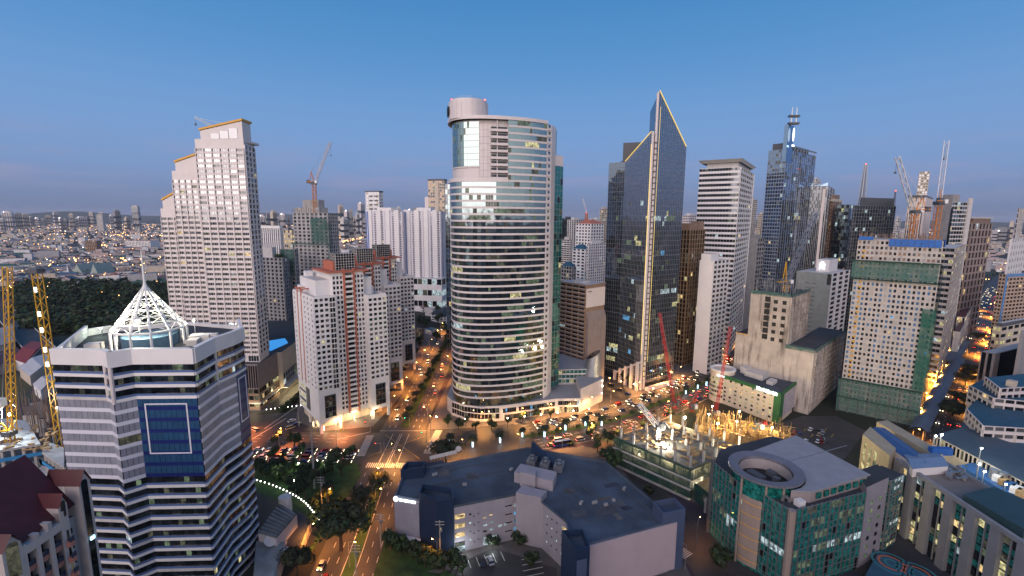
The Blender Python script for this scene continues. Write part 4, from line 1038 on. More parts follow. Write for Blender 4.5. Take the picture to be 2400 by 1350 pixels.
b = MB(); q = B.poly[2]; n_ = (B.poly[2]-B.poly[1]).normalized(); b.obox(V3(q-n_*5, 0), V3(n_*5, 0), V3(V2(n_.y, -n_.x)*1.4, 0), (0, 0, B.z+4)); b.build('end_wall', PALE, B.root); roofbox(B, 0, .35, 0, .8, B.z, 7, GREY)
b = MB(); q = B.poly[1].lerp(B.poly[0], .02); b.obox(V3(q-n_*.1, B.z*.3), V3(n_*2.2, 0), V3(V2(n_.y, -n_.x)*.5, 0), (0, 0, B.z*.66)); b.build('window_strip', G_BLACK, B.root)
B = tower('brown_grid_tower', 'brown stone tower with a grid of dark square windows beside the orange lit street', 'office tower', 2256, 2278, 2325, 524, 470, 30, 16, 3, 6, mat('rose_brown_stone', (.33, .25, .22), .6), (G_BLACK, G_DARK), sill=.25, pier=.3, proud=.6, lit=.1, litk=((LIT_Y, 4), (LIT_C, 2), (LIT_W, 2)), minpx=4); roofbox(B, .1, .95, .1, .9, B.z, 5, BROWN); roofbox(B, -.03, 1.03, -.03, 1.03, B.z+5, 1.5, PALE)
# banded office beside the scaffolded tower
B = tower('banded_office', 'beige banded office block whose street wall catches orange light, beside the scaffolded tower', 'office building', 2196, 2238, 2262, 583, 338, 43, 24, 4, 9, mat('beige_render', (.42, .38, .35), .7), (G_BLACK, G_DARK, G_TEAL), sill=.45, pier=.05, proud=.35, lit=.1, litk=((LIT_Y, 4), (LIT_C, 2)), spand=True, fin=False)
B.finish('window', 300, 5)
# crest building behind the raw concrete block
B = tower('crest_building', 'grey block with a white windowed edge and a rooftop box carrying a glowing emblem', 'office building', 1868, 1950, 1992, 642, 372, 40, 20, 0, 3, mat('grey_green_render', (.30, .33, .31), .8), G_BLACK, sill=.35, pier=.4, proud=.3, rw=WHITE)
roofbox(B, .3, .75, .25, .62, B.z, 10, WHITE); p0 = B.poly[1].lerp(B.poly[0], .62)+(B.poly[2]-B.poly[1])*.3; p1 = B.poly[1].lerp(B.poly[0], .25)+(B.poly[2]-B.poly[1])*.3
e_ = (p1-p0).normalized(); n_ = V2(e_.y, -e_.x); mid = p0.lerp(p1, .45)+n_*.2; b = MB()
out = [(-2, 0), (-.8, .9), (.8, .9), (2, 0), (1.6, 2.6), (2.1, 4.2), (1.2, 5.4), (.4, 6.3), (-.4, 6.3), (-1.2, 5.4), (-2.1, 4.2), (-1.6, 2.6)]
b.face([V3(mid+e_*x+n_*.3, B.z+1.7+y) for x, y in out]); b.face([V3(mid+e_*x, B.z+1.7+y) for x, y in out][::-1])
for k in range(12): (x0, y0), (x1, y1) = out[k-1], out[k]; b.face([V3(mid+e_*x0+n_*.3, B.z+1.7+y0), V3(mid+e_*x0, B.z+1.7+y0), V3(mid+e_*x1, B.z+1.7+y1), V3(mid+e_*x1+n_*.3, B.z+1.7+y1)])
b.build('emblem', L_SIGN, B.root)
p0, p1 = B.poly[0], B.poly[1]; e_ = (p1-p0).normalized(); n_ = V2(e_.y, -e_.x); Ln = (p1-p0).length
for i in range(17):
    for q in (.35, .52): ibox('vent_louvre', DARKGREY, boxM(V3(p0+e_*Ln*q+n_*.05, B.z-9-i*3.6), e_, n_, Ln*.11, .2, .5), B.root)
b = MB(); b.obox(V3(B.poly[1]-e_*3, B.z-9), V3(e_*3, 0), V3((B.poly[2]-B.poly[1])*1.0, 0), (0, 0, 8.5)); b.build('grid_screen', G_BLACK, B.root)
# ---------------- hotel of brown brick, towards the crystal tower
B = tower('brown_hotel', 'brown hotel block of recessed balconies with a white upper corner, left of the crystal tower', 'hotel', 1314, 1374, 1418, 672, 322, 40, 24, 4, 0, BROWN, (G_BLACK, G_BLACK, G_BRONZE), sill=.4, pier=.1, proud=.8, lit=.03, litk=((LIT_W, 1), (LIT_C, 1)), roof=BROWN, pwall=BRONZE, fin=False, spand=True)
for i in range(24):
    b = MB(); p, q = B.poly[0], B.poly[1]; e_ = (q-p).normalized(); n_ = V2(e_.y, -e_.x); h_ = B.z/24; b.obox(V3(p+n_*.85, i*h_+h_*.4), V3(q-p, 0), V3(n_*.1, 0), (0, 0, .35)); b.build('balcony_rail', PINKSTONE, B.root)
B.finish('window', 300, 4); p, q = B.poly[1], B.poly[2]; e_ = (q-p).normalized(); n_ = V2(e_.y, -e_.x); Ln = (q-p).length
b = MB(); b.obox(V3(p+e_*.3, B.z-15), V3(e_*(Ln-.3), 0), V3(n_*.4, 0), (0, 0, 13.4)); b.build('white_panel', PINKSTONE, B.root)
b = MB(); b.obox(V3(p+e_*1.5+n_*.3, B.z-4.2), V3(e_*4.2, 0), V3(n_*.2, 0), (0, 0, .9)); b.build('nameplate', BROWN, B.root)
b = MB(); b.prism([p+n_*.1+e_*.6, q+n_*.1, q+n_*2.2, p+n_*2.2+e_*.6][::-1], 0, [B.z-18, B.z-18, B.z-24, B.z-24][::-1]); b.build('slanted_wall', mat('mauve_render', (.25, .2, .19), .6), B.root)
roofbox(B, -.02, 1.02, -.02, 1.02, B.z, 1.2, BROWN); roofbox(B, .25, .6, .3, .7, B.z+1.2, 1.4, PALE)
# ---------------- background blocks between the centre towers
BK = [('cream_condominium', 'white condominium with a stepped tiled crown above the brown hotel', 1350, 1385, 1415, 525, 700, 24, 5, 5, WHITE, .45, .45),
      ('white_condominium', 'white condominium with columns of small dark windows, directly behind the brown hotel', 1376, 1380, 1420, 572, 560, 26, 1, 8, WHITE, .4, .5),
      ('gabled_condominium', 'white block with a dark hipped top and a lit strip down its face', 1342, 1372, 1384, 585, 600, 20, 3, 3, WHITE, .45, .4),
      ('teal_hipped_block', 'grey green block with a dark teal roof beside the glass wing', 1316, 1340, 1350, 626, 560, 14, 4, 2, GREY, .35, .3),
      ('grey_striped_block', 'pale grey striped block behind the glass wing of the curved tower', 1316, 1335, 1340, 562, 720, 26, 3, 2, PALE, .5, .1),
      ('arched_office', 'pale office block with tall dark arched window strips near the horizon', 1330, 1345, 1365, 515, 900, 30, 3, 4, PALE, .2, .5),
      ('dark_blue_office', 'dark blue glass block on the horizon just right of the glass wing', 1318, 1326, 1344, 512, 1000, 30, 3, 4, G_DARK, .1, .1),
      ('pale_tall_condominium', 'tall pale condominium touching the left edge of the crystal tower', 1406, 1410, 1428, 490, 800, 40, 1, 5, CREAM, .4, .35),
      ('distant_warm_tower', 'warm lit distant tower just right of the banded tower', 1750, 1758, 1775, 468, 1100, 36, 2, 5, CREAM, .4, .3),
      ('cream_narrow_tower', 'narrow cream tower farther back left of the blue glass tower', 1776, 1784, 1796, 502, 1000, 34, 3, 3, CREAM, .4, .35),
      ('grey_stepped_block', 'plain grey block with a white end wall left of the blue glass tower', 1748, 1776, 1792, 560, 470, 22, 0, 3, GREY, .4, .3),
      ('pink_horizon_block', 'pale pink block on the horizon between crystal tower and banded tower', 1600, 1615, 1636, 505, 900, 26, 4, 5, PINKSTONE, .4, .35),
      ('grey_rear_tower', 'pale tower peeping out behind the blue glass tower and the ribbed slab', 1905, 1912, 1924, 420, 900, 44, 3, 3, PALE, .4, .4),
      ('far_right_pale_tower', 'small pale tower between the silver tower and the bronze ribbed tower', 2098, 2104, 2112, 512, 800, 30, 2, 2, PALE, .4, .4)]
for nm, lb, l_, c_, r_, py, Y, nf, nl, nr, w, si, pi_ in BK:
    B = tower(nm, lb, 'building', l_, c_, r_, py, Y, 42, nf, nl, nr, w, (G_BLACK, G_GREY), sill=si, pier=pi_, lit=.06, core=w if w is not G_DARK else G_BLACK)
    if 'hipped' in nm or 'gabled' in nm or 'cream_cond' in nm:
        c2 = sum(B.poly, V2(0, 0))/4; b = MB(); hi = [c2+(p-c2)*.3 for p in B.poly]
        for i in range(4): j = (i+1) % 4; b.face([V3(B.poly[i], B.z), V3(B.poly[j], B.z), V3(hi[j], B.z+6), V3(hi[i], B.z+6)])
        b.face([V3(p, B.z+6) for p in hi]); b.build('hipped_roof', ROOFTEAL if 'cream' not in nm else TERRA, B.root)
    else: roofbox(B, .2, .7, .2, .7, B.z, 4, w if w is not G_DARK else DARKGREY)
q = D(1374, 520, 900); mast('striped_mast', 'red and white striped mast on the horizon left of the crystal tower', (q.x, q.y), q.z-8, D(1374, 499, 900).z, 7, TERRA, n=8)
q = D(1381, 520, 1000); crane('far_crane', 'thin pale crane on the horizon left of the crystal tower', (q.x, q.y), q.z-10, q.z+2, D(1366, 466, 1000), mt=PINKSTONE, w=3, apex=5)
# ---------------- left of the curved tower
for k, (l_, c_, r_, py, lb) in enumerate(((858, 942, 946, 496, 'left one of a pair of white ribbed apartment slabs with dark window strips'), (947, 1032, 1047, 496, 'right one of a pair of white ribbed apartment slabs, beside the curved tower'))):
    B = tower('ribbed_slab', lb, 'apartment building', l_, c_, r_, py, 600, 78, 44, 10, 2, mat('violet_white_paint', (.66, .63, .68), .6, var=.05), (G_DARK, G_GREY), sill=.42, pier=.5, proud=.7, lit=.02, minpx=3.0, group='white ribbed apartment slabs')
    p, q = B.poly[0], B.poly[1]; e_ = (q-p).normalized(); n_ = V2(e_.y, -e_.x); Ln = (q-p).length
    for f in (0, .3, .55, .8):
        b = MB(); b.obox(V3(p+e_*Ln*f, 0), V3(e_*Ln*(.12 if f else .17), 0), V3(n_*2.0, 0), (0, 0, B.z+2)); b.build('blank_rib', WHITE, B.root)
    for f in (.0, .045):
        b = MB(); b.obox(V3(p+e_*(Ln*f+.3)+n_*2.0, 0), V3(e_*1.2, 0), V3(n_*.3, 0), (0, 0, B.z)); b.build('blue_edge', BLUEP, B.root)
    roofbox(B, .2, .8, .3, .7, B.z, 5, WHITE)
B = tower('slab_podium', 'white car park podium under the ribbed apartment slabs', 'building', 860, 1035, 1062, 655, 585, 78, 3, 14, 3, WHITE, (G_BLACK, LIT_C), sill=.5, pier=.1, lit=.15)
B = tower('wrapped_tower', 'unfinished white tower with black formwork frames behind the ribbed slabs', 'building', 856, 888, 897, 450, 800, 72, 30, 5, 2, WHITE, (G_GREY, G_GREY, CREAM), sill=.35, pier=.3, lit=0)
b = MB(); p, q = B.poly[0], B.poly[1]; e_ = (q-p).normalized(); n_ = V2(e_.y, -e_.x); Ln = (q-p).length
for k in range(9):
    for f in (.3, .68): b.obox(V3(p+e_*Ln*f+n_*.6, B.z-8-k*7), V3(e_*Ln*.22, 0), V3(n_*.6, 0), (0, 0, 2.2))
b.build('formwork_frame', DARKGREY, B.root); roofbox(B, -.03, 1.03, -.03, 1.03, B.z, 2, DARKGREY)
B = tower('brown_white_tower', 'brown tower with a bright central strip and white stepped side left of the curved tower', 'apartment building', 1003, 1041, 1047, 424, 740, 76, 40, 7, 2, CREAM, (G_BLACK, G_BRONZE), sill=.35, pier=.22, lit=.05); p, q = B.poly[0], B.poly[1]; e_ = (q-p).normalized(); n_ = V2(e_.y, -e_.x); Ln = (q-p).length
b = MB(); b.obox(V3(p+e_*Ln*.45, 0), V3(e_*Ln*.22, 0), V3(n_*1.6, 0), (0, 0, B.z-2)); b.build('bright_strip', CREAM, B.root)
for k, (w_, z_) in enumerate(((6, 24), (12, 44))): b = MB(); b.obox(V3(p-e_*w_, 0), V3(e_*w_*.999, 0), V3(-n_*14, 0), (0, 0, B.z-z_)); b.build('stepped_side', PINKSTONE, B.root)
roofbox(B, -.02, 1.02, -.02, 1.02, B.z, 3, DARKGREY)
B = tower('teal_glass_slab', 'grey green glass tower hidden behind the left edge of the curved tower', 'office tower', 1043, 1072, 1085, 432, 420, 78, 34, 5, 1, STEEL, (G_DARK, G_TEAL), sill=.06, pier=.08, proud=.15, lit=.03, core=G_BLACK)
# raw concrete tower with the orange crane
B = tower('concrete_tower', 'unfinished grey concrete tower with green netting and an orange crane on top', 'building under construction', 686, 768, 791, 500, 420, 66, 38, 8, 5, RAW2, (G_BLACK, DARKGREY), sill=.42, pier=.42, proud=.25, lit=0, minpx=5, spand=True)
roofbox(B, .05, .9, .25, .95, B.z, 5, RAW2); roofbox(B, .2, .8, .3, .75, B.z+5, 7, RAW2); b = MB(); p, q, r_ = B.poly[0], B.poly[1], B.poly[2]; e_ = (q-p).normalized(); n_ = V2(e_.y, -e_.x); Ln = (q-p).length
for k in range(16):
    w_ = p.lerp(q, k/15); b.bar(V3(w_, B.z), V3(w_, B.z+3+3*rnd()), .3)
b.build('rebar', BROWN, B.root)
for f0, f1, z0, z1 in ((.52, .98, B.z-26, B.z-4),):
    b = MB(); b.obox(V3(p+e_*Ln*f0+n_*1, z0), V3(e_*Ln*(f1-f0), 0), V3(n_*.2, 0), (0, 0, z1-z0)); b.build('safety_net', NETG, B.root)
b = MB(); b.obox(V3(q+n_*.6-e_*1.2, 0), V3(e_*1.6, 0), V3((r_-q)*.3, 0), (0, 0, B.z-8)); b.build('safety_net', NETG, B.root)
b = MB(); b.obox(V3(p-e_*1.5+n_*.4, B.z-28), V3(e_*(Ln+2), 0), V3(n_*2, 0), (0, 0, 1.2)); b.build('catch_fan', NETG, B.root)
c0 = D(738, 470, 428); crane('tower_crane', 'orange tower crane with a long pale raised jib on the unfinished grey concrete tower', (c0.x, c0.y), B.z, D(738, 432, 428).z, D(774, 334, 420), mt=ORANGEP, jmt=PINKSTONE, w=2.6, apex=9, tail=8)
B = tower('ochre_block', 'sand coloured block with warm lights behind the concrete tower', 'building', 660, 684, 688, 540, 620, 75, 16, 5, 1, CREAM, (G_GREY, LIT_W), sill=.5, pier=.3, lit=.05)
B = tower('striped_office', 'white office block with vertical dark stripes right of the stepped tower', 'office building', 612, 655, 662, 535, 560, 75, 20, 9, 2, WHITE, G_BLUE, sill=.03, pier=.5, proud=.6, lit=0); roofbox(B, -.02, 1.02, -.02, 1.02, B.z, 3, WHITE)
B = tower('grey_apartment_block', 'grey apartment block with roof garden trees right of the stepped tower', 'apartment building', 605, 662, 676, 606, 395, 70, 26, 6, 3, GREY, (G_BLACK, G_DARK), sill=.4, pier=.5, proud=.5, lit=.03, minpx=5); roofbox(B, .2, .9, .45, 1, B.z, 9, PALE)
GAR = B
B = tower('netted_block', 'narrow block wrapped in green netting beside the concrete tower', 'building under construction', 658, 690, 698, 585, 405, 70, 26, 3, 2, RAW2, (G_BLACK, DARKGREY), sill=.4, pier=.4, lit=0)
p, q = B.poly[0], B.poly[1]; e_ = (q-p).normalized(); n_ = V2(e_.y, -e_.x); b = MB(); b.obox(V3(p+n_*.8, B.z-22), V3(q-p, 0), V3(n_*.2, 0), (0, 0, 22)); b.obox(V3(q+n_*.8, 0), V3((B.poly[2]-q), 0), V3(n_*.2, 0), (0, 0, B.z)); b.build('safety_net', NETG, B.root)
cx = D(560, 300, 300); crane('roof_crane', 'small pale crane jutting left behind the yellow roof edge of the stepped tower', (cx.x-13, cx.y), D(515, 292, 300).z-8, D(515, 292, 300).z-4, D(457, 275, 300), mt=STEEL, w=1.6, apex=3, tail=4, cab=False)
# ---------------- far right edge
B = tower('dark_mullioned_tower', 'dark tower with pale mullions cut by the right edge of the picture', 'office tower', 2386, 2390, 2440, 488, 620, 40, 20, 1, 9, PALE, (G_BLACK, G_DARK), sill=.2, pier=.25, lit=.08)
B = tower('white_edge_block', 'plain white block at the right edge below the dark mullioned tower', 'building', 2368, 2372, 2450, 560, 560, 35, 12, 0, 6, WHITE, G_GREY, sill=.5, pier=.6, lit=.02)
B = tower('blue_edged_residence', 'pinkish apartment block edged in sky blue at the right, beside the orange street', 'apartment building', 2343, 2358, 2440, 644, 430, 20, 20, 2, 10, mat('peach_render', (.45, .33, .25), .7), (G_BLACK, G_DARK), sill=.45, pier=.3, lit=.12, litk=((LIT_W, 3), (LIT_D, 3)), minpx=4)
b = MB(); p, q, r_ = B.poly[0], B.poly[1], B.poly[2]; e_ = (r_-q).normalized(); n_ = V2(e_.y, -e_.x); b.obox(V3(q, 0), V3(e_*2.2, 0), V3(n_*.8, 0), (0, 0, B.z)); b.obox(V3(q+e_*2.2, B.z-2), V3(e_*60, 0), V3(n_*.8, 0), (0, 0, 2.4)); b.build('blue_frame', mat('sky_blue_paint', (.12, .28, .55), .6), B.root)
B = tower('beige_car_park', 'beige building of horizontal louvred openings below the blue edged residence', 'building', 2328, 2346, 2460, 768, 372, 25, 6, 2, 8, CREAM, (G_BLACK, G_BLACK, LIT_Y), sill=.5, pier=.2, lit=.05); roofbox(B, .05, .9, .2, .9, B.z, 3, DARKGREY)
B = tower('grey_hall', 'grey hall with a big dark opening on its street side below the beige building', 'building', 2300, 2330, 2460, 830, 310, 25, 1, 2, 2, GREY, G_BLACK, sill=.25, pier=.35, proud=.5, lit=0)
B = tower('grey_blank_tower', 'blank grey tower wall at the right edge above the terraced hospital', 'building', 2392, 2400, 2480, 775, 290, 30, 10, 0, 0, GREY, G_BLACK)
B = tower('orange_street_arcade', 'low red roofed shops lit orange at the far left kerb of the street', 'building', 2243, 2262, 2285, 745, 430, 43, 3, 3, 5, PALE, (LIT_W, G_BLACK), roof=REDROOF, lit=.2)
B = tower('white_shop_hall', 'pale shop hall with a maroon roof beside the banded office', 'building', 2236, 2250, 2275, 778, 392, 43, 2, 0, 6, PALE, (LIT_W, G_BLACK), roof=REDROOF, lit=.2)
# ================================================================== GREEN AND WHITE HOTEL
def letters(parent, p, e, n, z, wid, ht, cnt, mt, name='sign_letter'):
    """a row of lit block letters standing just proud of a wall"""
    w = wid/cnt
    for k in range(cnt):
        o = p+e*(k*w); b = MB(); t = k % 4; s = ht*.24
        b.obox(V3(o, z), V3(e*s, 0), V3(n*.25, 0), (0, 0, ht*(1 if t != 2 else .8)))
        if t in (0, 1, 3): b.obox(V3(o+e*s, z), V3(e*(w*.45), 0), V3(n*.25, 0), (0, 0, s))
        if t in (0, 2): b.obox(V3(o+e*(w*.5), z+s), V3(e*s, 0), V3(n*.25, 0), (0, 0, ht*.6))
        if t in (1, 3): b.obox(V3(o+e*s, z+ht*.55), V3(e*(w*.4), 0), V3(n*.25, 0), (0, 0, s))
        b.build(name, mt, parent)
Hc, Hr, Hl = V2(157.4, 262.5), V2(195.8, 299), V2(136.5, 298.5)
Ho = Bld('hotel', 'low hotel with cream and lavender walls, green edges and a round tower end', (160, 285, 0), 'hotel')
LAV = mat('lavender_render', (.42, .37, .40), .7, var=.06)
CRH = mat('hotel_cream', (.62, .52, .42), .7, var=.06)
hb = Hl+(Hr-Hc)
Ho.core([Hl, Hc, Hr, hb], 0, 18.6, CRH, ROOFB)
lk = ((LIT_Y, 6), (LIT_W, 2), (LIT_G, 1), (LIT_D, 2))
Ho.facade(Hl.lerp(Hc, .1), Hl.lerp(Hc, .92), 1, 17.2, 6, 9, CRH, (G_BLACK, LIT_G, G_DARK), sill=.5, pier=.55, proud=.3, lit=.62, litk=lk, spand=True)
Ho.facade(Hl.lerp(Hc, .72), Hl.lerp(Hc, .82), 4, 17.2, 5, 1, CRH, (LIT_G, LIT_Y), sill=.22, pier=.05, proud=.34, lit=.5, litk=lk, spand=False)
Ho.facade(Hc.lerp(Hr, .12), Hc.lerp(Hr, .86), 3, 17.4, 6, 13, LAV, (G_BLACK, LIT_D), sill=.58, pier=.62, proud=.3, lit=.6, litk=((LIT_Y, 6), (LIT_W, 2), (LIT_D, 3)), spand=True)
def plate(a, c, z0, z1, t, mt, nm, parent): 
    a, c = Vector(a), Vector(c); e = (c-a).normalized(); n = V2(e.y, -e.x); b = MB(); b.obox(V3(a, z0), V3(c-a, 0), V3(n*t, 0), (0, 0, z1-z0)); return b.build(nm, mt, parent)
plate(Hl, Hl.lerp(Hc, .92), 17.2, 18.9, .45, GREENP, 'green_band', Ho.root); plate(Hl.lerp(Hc, .92), Hc, .5, 18.9, .45, GREENP, 'green_corner', Ho.root)
plate(Hc, Hc.lerp(Hr, .12), .5, 18.9, .5, GREENP, 'green_corner', Ho.root); plate(Hc.lerp(Hr, .12), Hr, 17.4, 18.9, .5, GREENP, 'green_band', Ho.root); plate(Hc.lerp(Hr, .86), Hr, .5, 17.4, .5, GREENP, 'green_corner', Ho.root)
plate(Hc.lerp(Hr, .5), Hc.lerp(Hr, .98), .3, 3, .3, G_BLACK, 'shopfront', Ho.root); plate(Hc.lerp(Hr, .8), Hc.lerp(Hr, .92), .3, 3, .6, LIT_C, 'entrance', Ho.root)
e_ = (Hc-Hl).normalized(); n_ = V2(e_.y, -e_.x); letters(Ho.root, Hl.lerp(Hc, .66)+n_*.6, e_, n_, 17.3, 13, 2.1, 9, L_SIGN)
rcx = V2(141, 301.5); b = MB(); b.cyl(V3(rcx, 0), V3(rcx, 21), 7.5, n=28); b.build('round_tower', [CRH, ROOF], Ho.root)
for i in range(5):
    for k in range(13):
        t = math.radians(178+k*10); d_ = V2(math.cos(t), math.sin(t)); Ho.panes.append((V3(rcx+d_*7.55, 4.5+i*2.9), V2(-d_.y, d_.x), d_, 1.1, 1.5, pick((G_GREY, LIT_G), .7, lk)))
b = MB()
for k in range(28):
    t0, t1 = 2*math.pi*k/28, 2*math.pi*(k+1)/28; f = lambda r, z, t: V3(rcx+V2(math.cos(t), math.sin(t))*r, z)
    b.face([f(8, 21, t0), f(8, 21, t1), f(8, 21.9, t1), f(8, 21.9, t0)]); b.face([f(8, 21.9, t0), f(8, 21.9, t1), f(6.3, 21.9, t1), f(6.3, 21.9, t0)]); b.face([f(6.3, 21.9, t0), f(6.3, 21.9, t1), f(6.3, 20.8, t1), f(6.3, 20.8, t0)])
b.build('round_rim', WHITE, Ho.root); letters(Ho.root, rcx+V2(-6, -5.4), V2(.65, -.76), V2(-.76, -.65), 18.2, 5, 1.1, 6, L_SIGN)
for f0, f1, s0, s1, hh in ((.32, .62, .25, .5, 3.2), (.4, .75, .55, .72, 4.6), (.22, .34, .3, .48, 4.2), (.7, .8, .2, .35, 2)):
    q = lambda f, s: Hl.lerp(Hc, f)+(Hr-Hc)*s; b = MB(); b.prism([q(f0, s0), q(f1, s0), q(f1, s1), q(f0, s1)], 18.6, 18.6+hh); b.build('roof_plant', PALE, Ho.root)
b = MB(); b.ell(V3(Hl.lerp(Hc, .36)+(Hr-Hc)*.62, 24), (4.5, 3, 2.4), 10, 6); b.build('roof_tank', CREAM, Ho.root, smooth=True)
Ho.parapet([Hl, Hc, Hr, hb], 18.61, .7, .5, GREENP)
Ho.finish('window', 300, 3.5)
# ================================================================== RAW CONCRETE SHELL
dr, dl = V2(.725, .69), V2(-.69, .725); Kc = V2(184.3, 276.9)
Rw = Bld('concrete_shell', 'stained raw concrete shell of an unfinished building with rebar and green mesh along its tops', (190, 300, 0), 'building under construction')
kP = lambda s, t: Kc+dl*s+dr*t
s1 = along(Kc, dl, 1842, 41); s2 = along(Kc, dl, 1757, 60); s3 = along(Kc, dl, 1727, 50)
zK = D(1790, 690, kP((s1+s2)/2, 0).y).z; tR = 40
Rw.core([kP(s1, 0), kP(0, 0), kP(0, 76), kP(s1, 76)], 0, 41, RAW, ROOF)
Rw.core([kP(s2, .02), kP(s1+.02, .02), kP(s1+.02, tR), kP(s2, tR)], 0, zK, RAW, ROOF)
Rw.core([kP(s3, -.02), kP(s2+.02, -.02), kP(s2+.02, 30), kP(s3, 30)], 0, D(1740, 780, kP(s3, 0).y).z, RAW, ROOF)
Rw.facade(kP(0, 2), kP(0, 74), 2, 40, 11, 14, RAW, (BLACK, DARKGREY), sill=.3, pier=.35, proud=.9, lit=0, spand=False)
# open slot and open right side of the tower
sx = lambda px: along(Kc, dl, px, 60)
n_ = V2(-dr.x, -dr.y)
for i in range(7): ibox('slot_opening', BLACK, boxM(V3(kP(sx(1797), 0)+n_*.1, zK-3.2-i*4.1), -dl, n_, 3.2, .3, 3.3), Rw.root)
for i in range(15):
    z = 42+i*(zK-43)/6 if i < 6 else None
    if z is None: break
    for q in range(2): ibox('open_bay', BLACK, boxM(V3(kP(s1+3+q*5, 0)+n_*.1, z+1.6), -dl, n_, 2.2, .3, 2.4), Rw.root)
Rw.facade(kP(s1, 0.3), kP(s1, tR), 41.2, zK-1, 6, 6, RAW, (BLACK, DARKGREY, RAW2), sill=.28, pier=.3, proud=.8, lit=0, spand=True)
b = MB()
for t in range(70):
    s = s1+(s2-s1)*rnd(); q = kP(s, rnd()*tR*.9); h_ = 4+rnd()*6; b.bar(V3(q, zK), V3(q+V2(rnd()-.5, rnd()-.5)*.6, zK+h_), .22)
b.build('rebar', STEEL, Rw.root)
b = MB(); 
for p, q in ((kP(s2, -.6), kP(s1, -.6)), (kP(s1-.6, 0), kP(s1-.6, tR))): b.obox(V3(p, zK-.6), V3(q-p, 0), (0, -.2, 0), (0, 0, 2.4))
b.build('safety_mesh', NETG, Rw.root)
b = MB()
for p, q in ((kP(s1, -.8), kP(0, -.8)), (kP(-.8, 0), kP(-.8, 76))): b.obox(V3(p, 39.6), V3(q-p, 0), (0, -.2, 0), (0, 0, 2.6))
b.build('safety_mesh', NETG, Rw.root)
b = MB(); p, q = kP(s3, -.5), kP(s2, -.5); zz = D(1740, 780, kP(s3, 0).y).z; b.obox(V3(p, zz), V3(q-p, 0), (0, -.2, 0), (0, 0, .5)); b.build('yellow_edge', GOLDP, Rw.root)
c0 = kP(sx(1812), 20); crane('tower_crane', 'yellow tower crane with a long raised grey jib on the raw concrete shell', (c0.x, c0.y), zK, zK+5, D(1913, 497, c0.y+20), mt=YELLOWP, jmt=STEEL, w=2.6, apex=13, tail=9, jw=2.6)
# ================================================================== TOWER IN SCAFFOLD NETTING
Mc, Ml = V2(238.8, 260.9), V2(209.1, 285.2); ed = (Mc-Ml).normalized(); bd = V2(.62, .785)
ZM = D(2005, 560, 285).z
Mt = Bld('scaffolded_tower', 'concrete tower under construction with green nets, blue windows and blue formwork panels', (224, 275, 0), 'building under construction')
Mr = Mc+bd*34; Mb = Ml+bd*34
Mt.core([Ml, Mc, Mr, Mb], 0, ZM, RAW2, RAW2)
def mfn(i, j):
    if i < 8: return (BLACK, G_BLACK, DARKGREY)[int(rnd()*3)]
    if i > 27: return (G_BLACK, G_TEAL, DARKGREY, BROWN, G_CURT, RAW2)[int(rnd()*6)]
    return (LIT_W if rnd() < .2 else LIT_B) if rnd() < .035 else (G_BLUE, G_BLUE, G_BLACK)[int(rnd()*3)]
BLF = mat('blue_window_film', (.04, .14, .30), .35, var=.3, scale=.8)
Mt.facade(Ml, Mc, 2, ZM-1, 34, 18, mat('warm_concrete', (.46, .42, .39), .85, var=.14, scale=.3, stain=.15), (BLF,), sill=.46, pier=.46, proud=.35, lit=0, fn=lambda i, j: None if (j % 3 == 1 and 8 <= i < 28 and rnd() < .5) else (BLF if 8 <= i < 28 and j % 2 == 0 and rnd() < .75 else mfn(i, j)), spand=True, top=True)
Mt.facade(Mc, Mr, 2, ZM-1, 34, 14, RAW2, (BLACK, DARKGREY), sill=.4, pier=.45, proud=.35, lit=0, spand=False)
Mt.finish('window', 300, 5)
nM = V2(ed.y, -ed.x); nR = V2(bd.y, -bd.x)
for nm_, z0, z1, mt_ in (('safety_net', 0.2, 21, NETG), ('safety_net', ZM-23, ZM-13, NETG)):
    b = MB(); b.obox(V3(Ml-ed*1.5+nM*1.6, z0), V3((Mc-Ml)*1.03, 0), V3(nM*.1, 0), (0, 0, z1-z0)); b.build(nm_, mt_, Mt.root)
b = MB(); b.obox(V3(Mc+nR*1.6-bd*1, .2), V3(bd*36, 0), V3(nR*.1, 0), (0, 0, ZM-14)); b.build('safety_net', NETG, Mt.root)
b = MB(); b.obox(V3(Mc-ed*5+nM*1.5, 22), V3(ed*6, 0), V3(nM*.1, 0), (0, 0, 48)); b.build('safety_net', net('thin_green_net', (.02, .13, .09), .45), Mt.root)
for z in (ZM-13, 9.5, 21, ZM-24):
    b = MB(); b.obox(V3(Ml-ed*2+nM*.5, z), V3((Mc-Ml)*1.06, 0), V3(nM*2.2, 0), (0, 0, .5)); b.build('catch_fan', NETD, Mt.root)
b = MB()
for k in range(9): q = Ml.lerp(Mc, k/8); b.bar(V3(q+nM*1.95, 0), V3(q+nM*1.95, 22), .28)
for k in range(7): b.bar(V3(Ml+nM*1.95, 3*k+1), V3(Mc+nM*1.95, 3*k+1), .22)
b.build('scaffold_pole', STEEL, Mt.root)
for k in range(8): ibox('formwork_panel', BLUEP, boxM(V3(Ml.lerp(Mc, .42+k*.075)+nM*.8, ZM-1.6), ed, nM, 2.7, .4, 4.2), Mt.root)
for k in range(5): ibox('formwork_panel', BLUEP, boxM(V3(Mc+bd*(2+k*3)+nR*.8, ZM-1.4), bd, nR, 2.8, .4, 4), Mt.root)
ibox('formwork_panel', BLUEP, boxM(V3(Ml.lerp(Mc, .1)+nM*.8, ZM+.6), ed, nM, 7, .4, 2), Mt.root)
b = MB()
for k in range(90): q = Ml.lerp(Mc, rnd())+bd*(rnd()*32); b.bar(V3(q, ZM), V3(q, ZM+1.5+rnd()*2.5), .22)
b.build('rebar', BROWN, Mt.root)
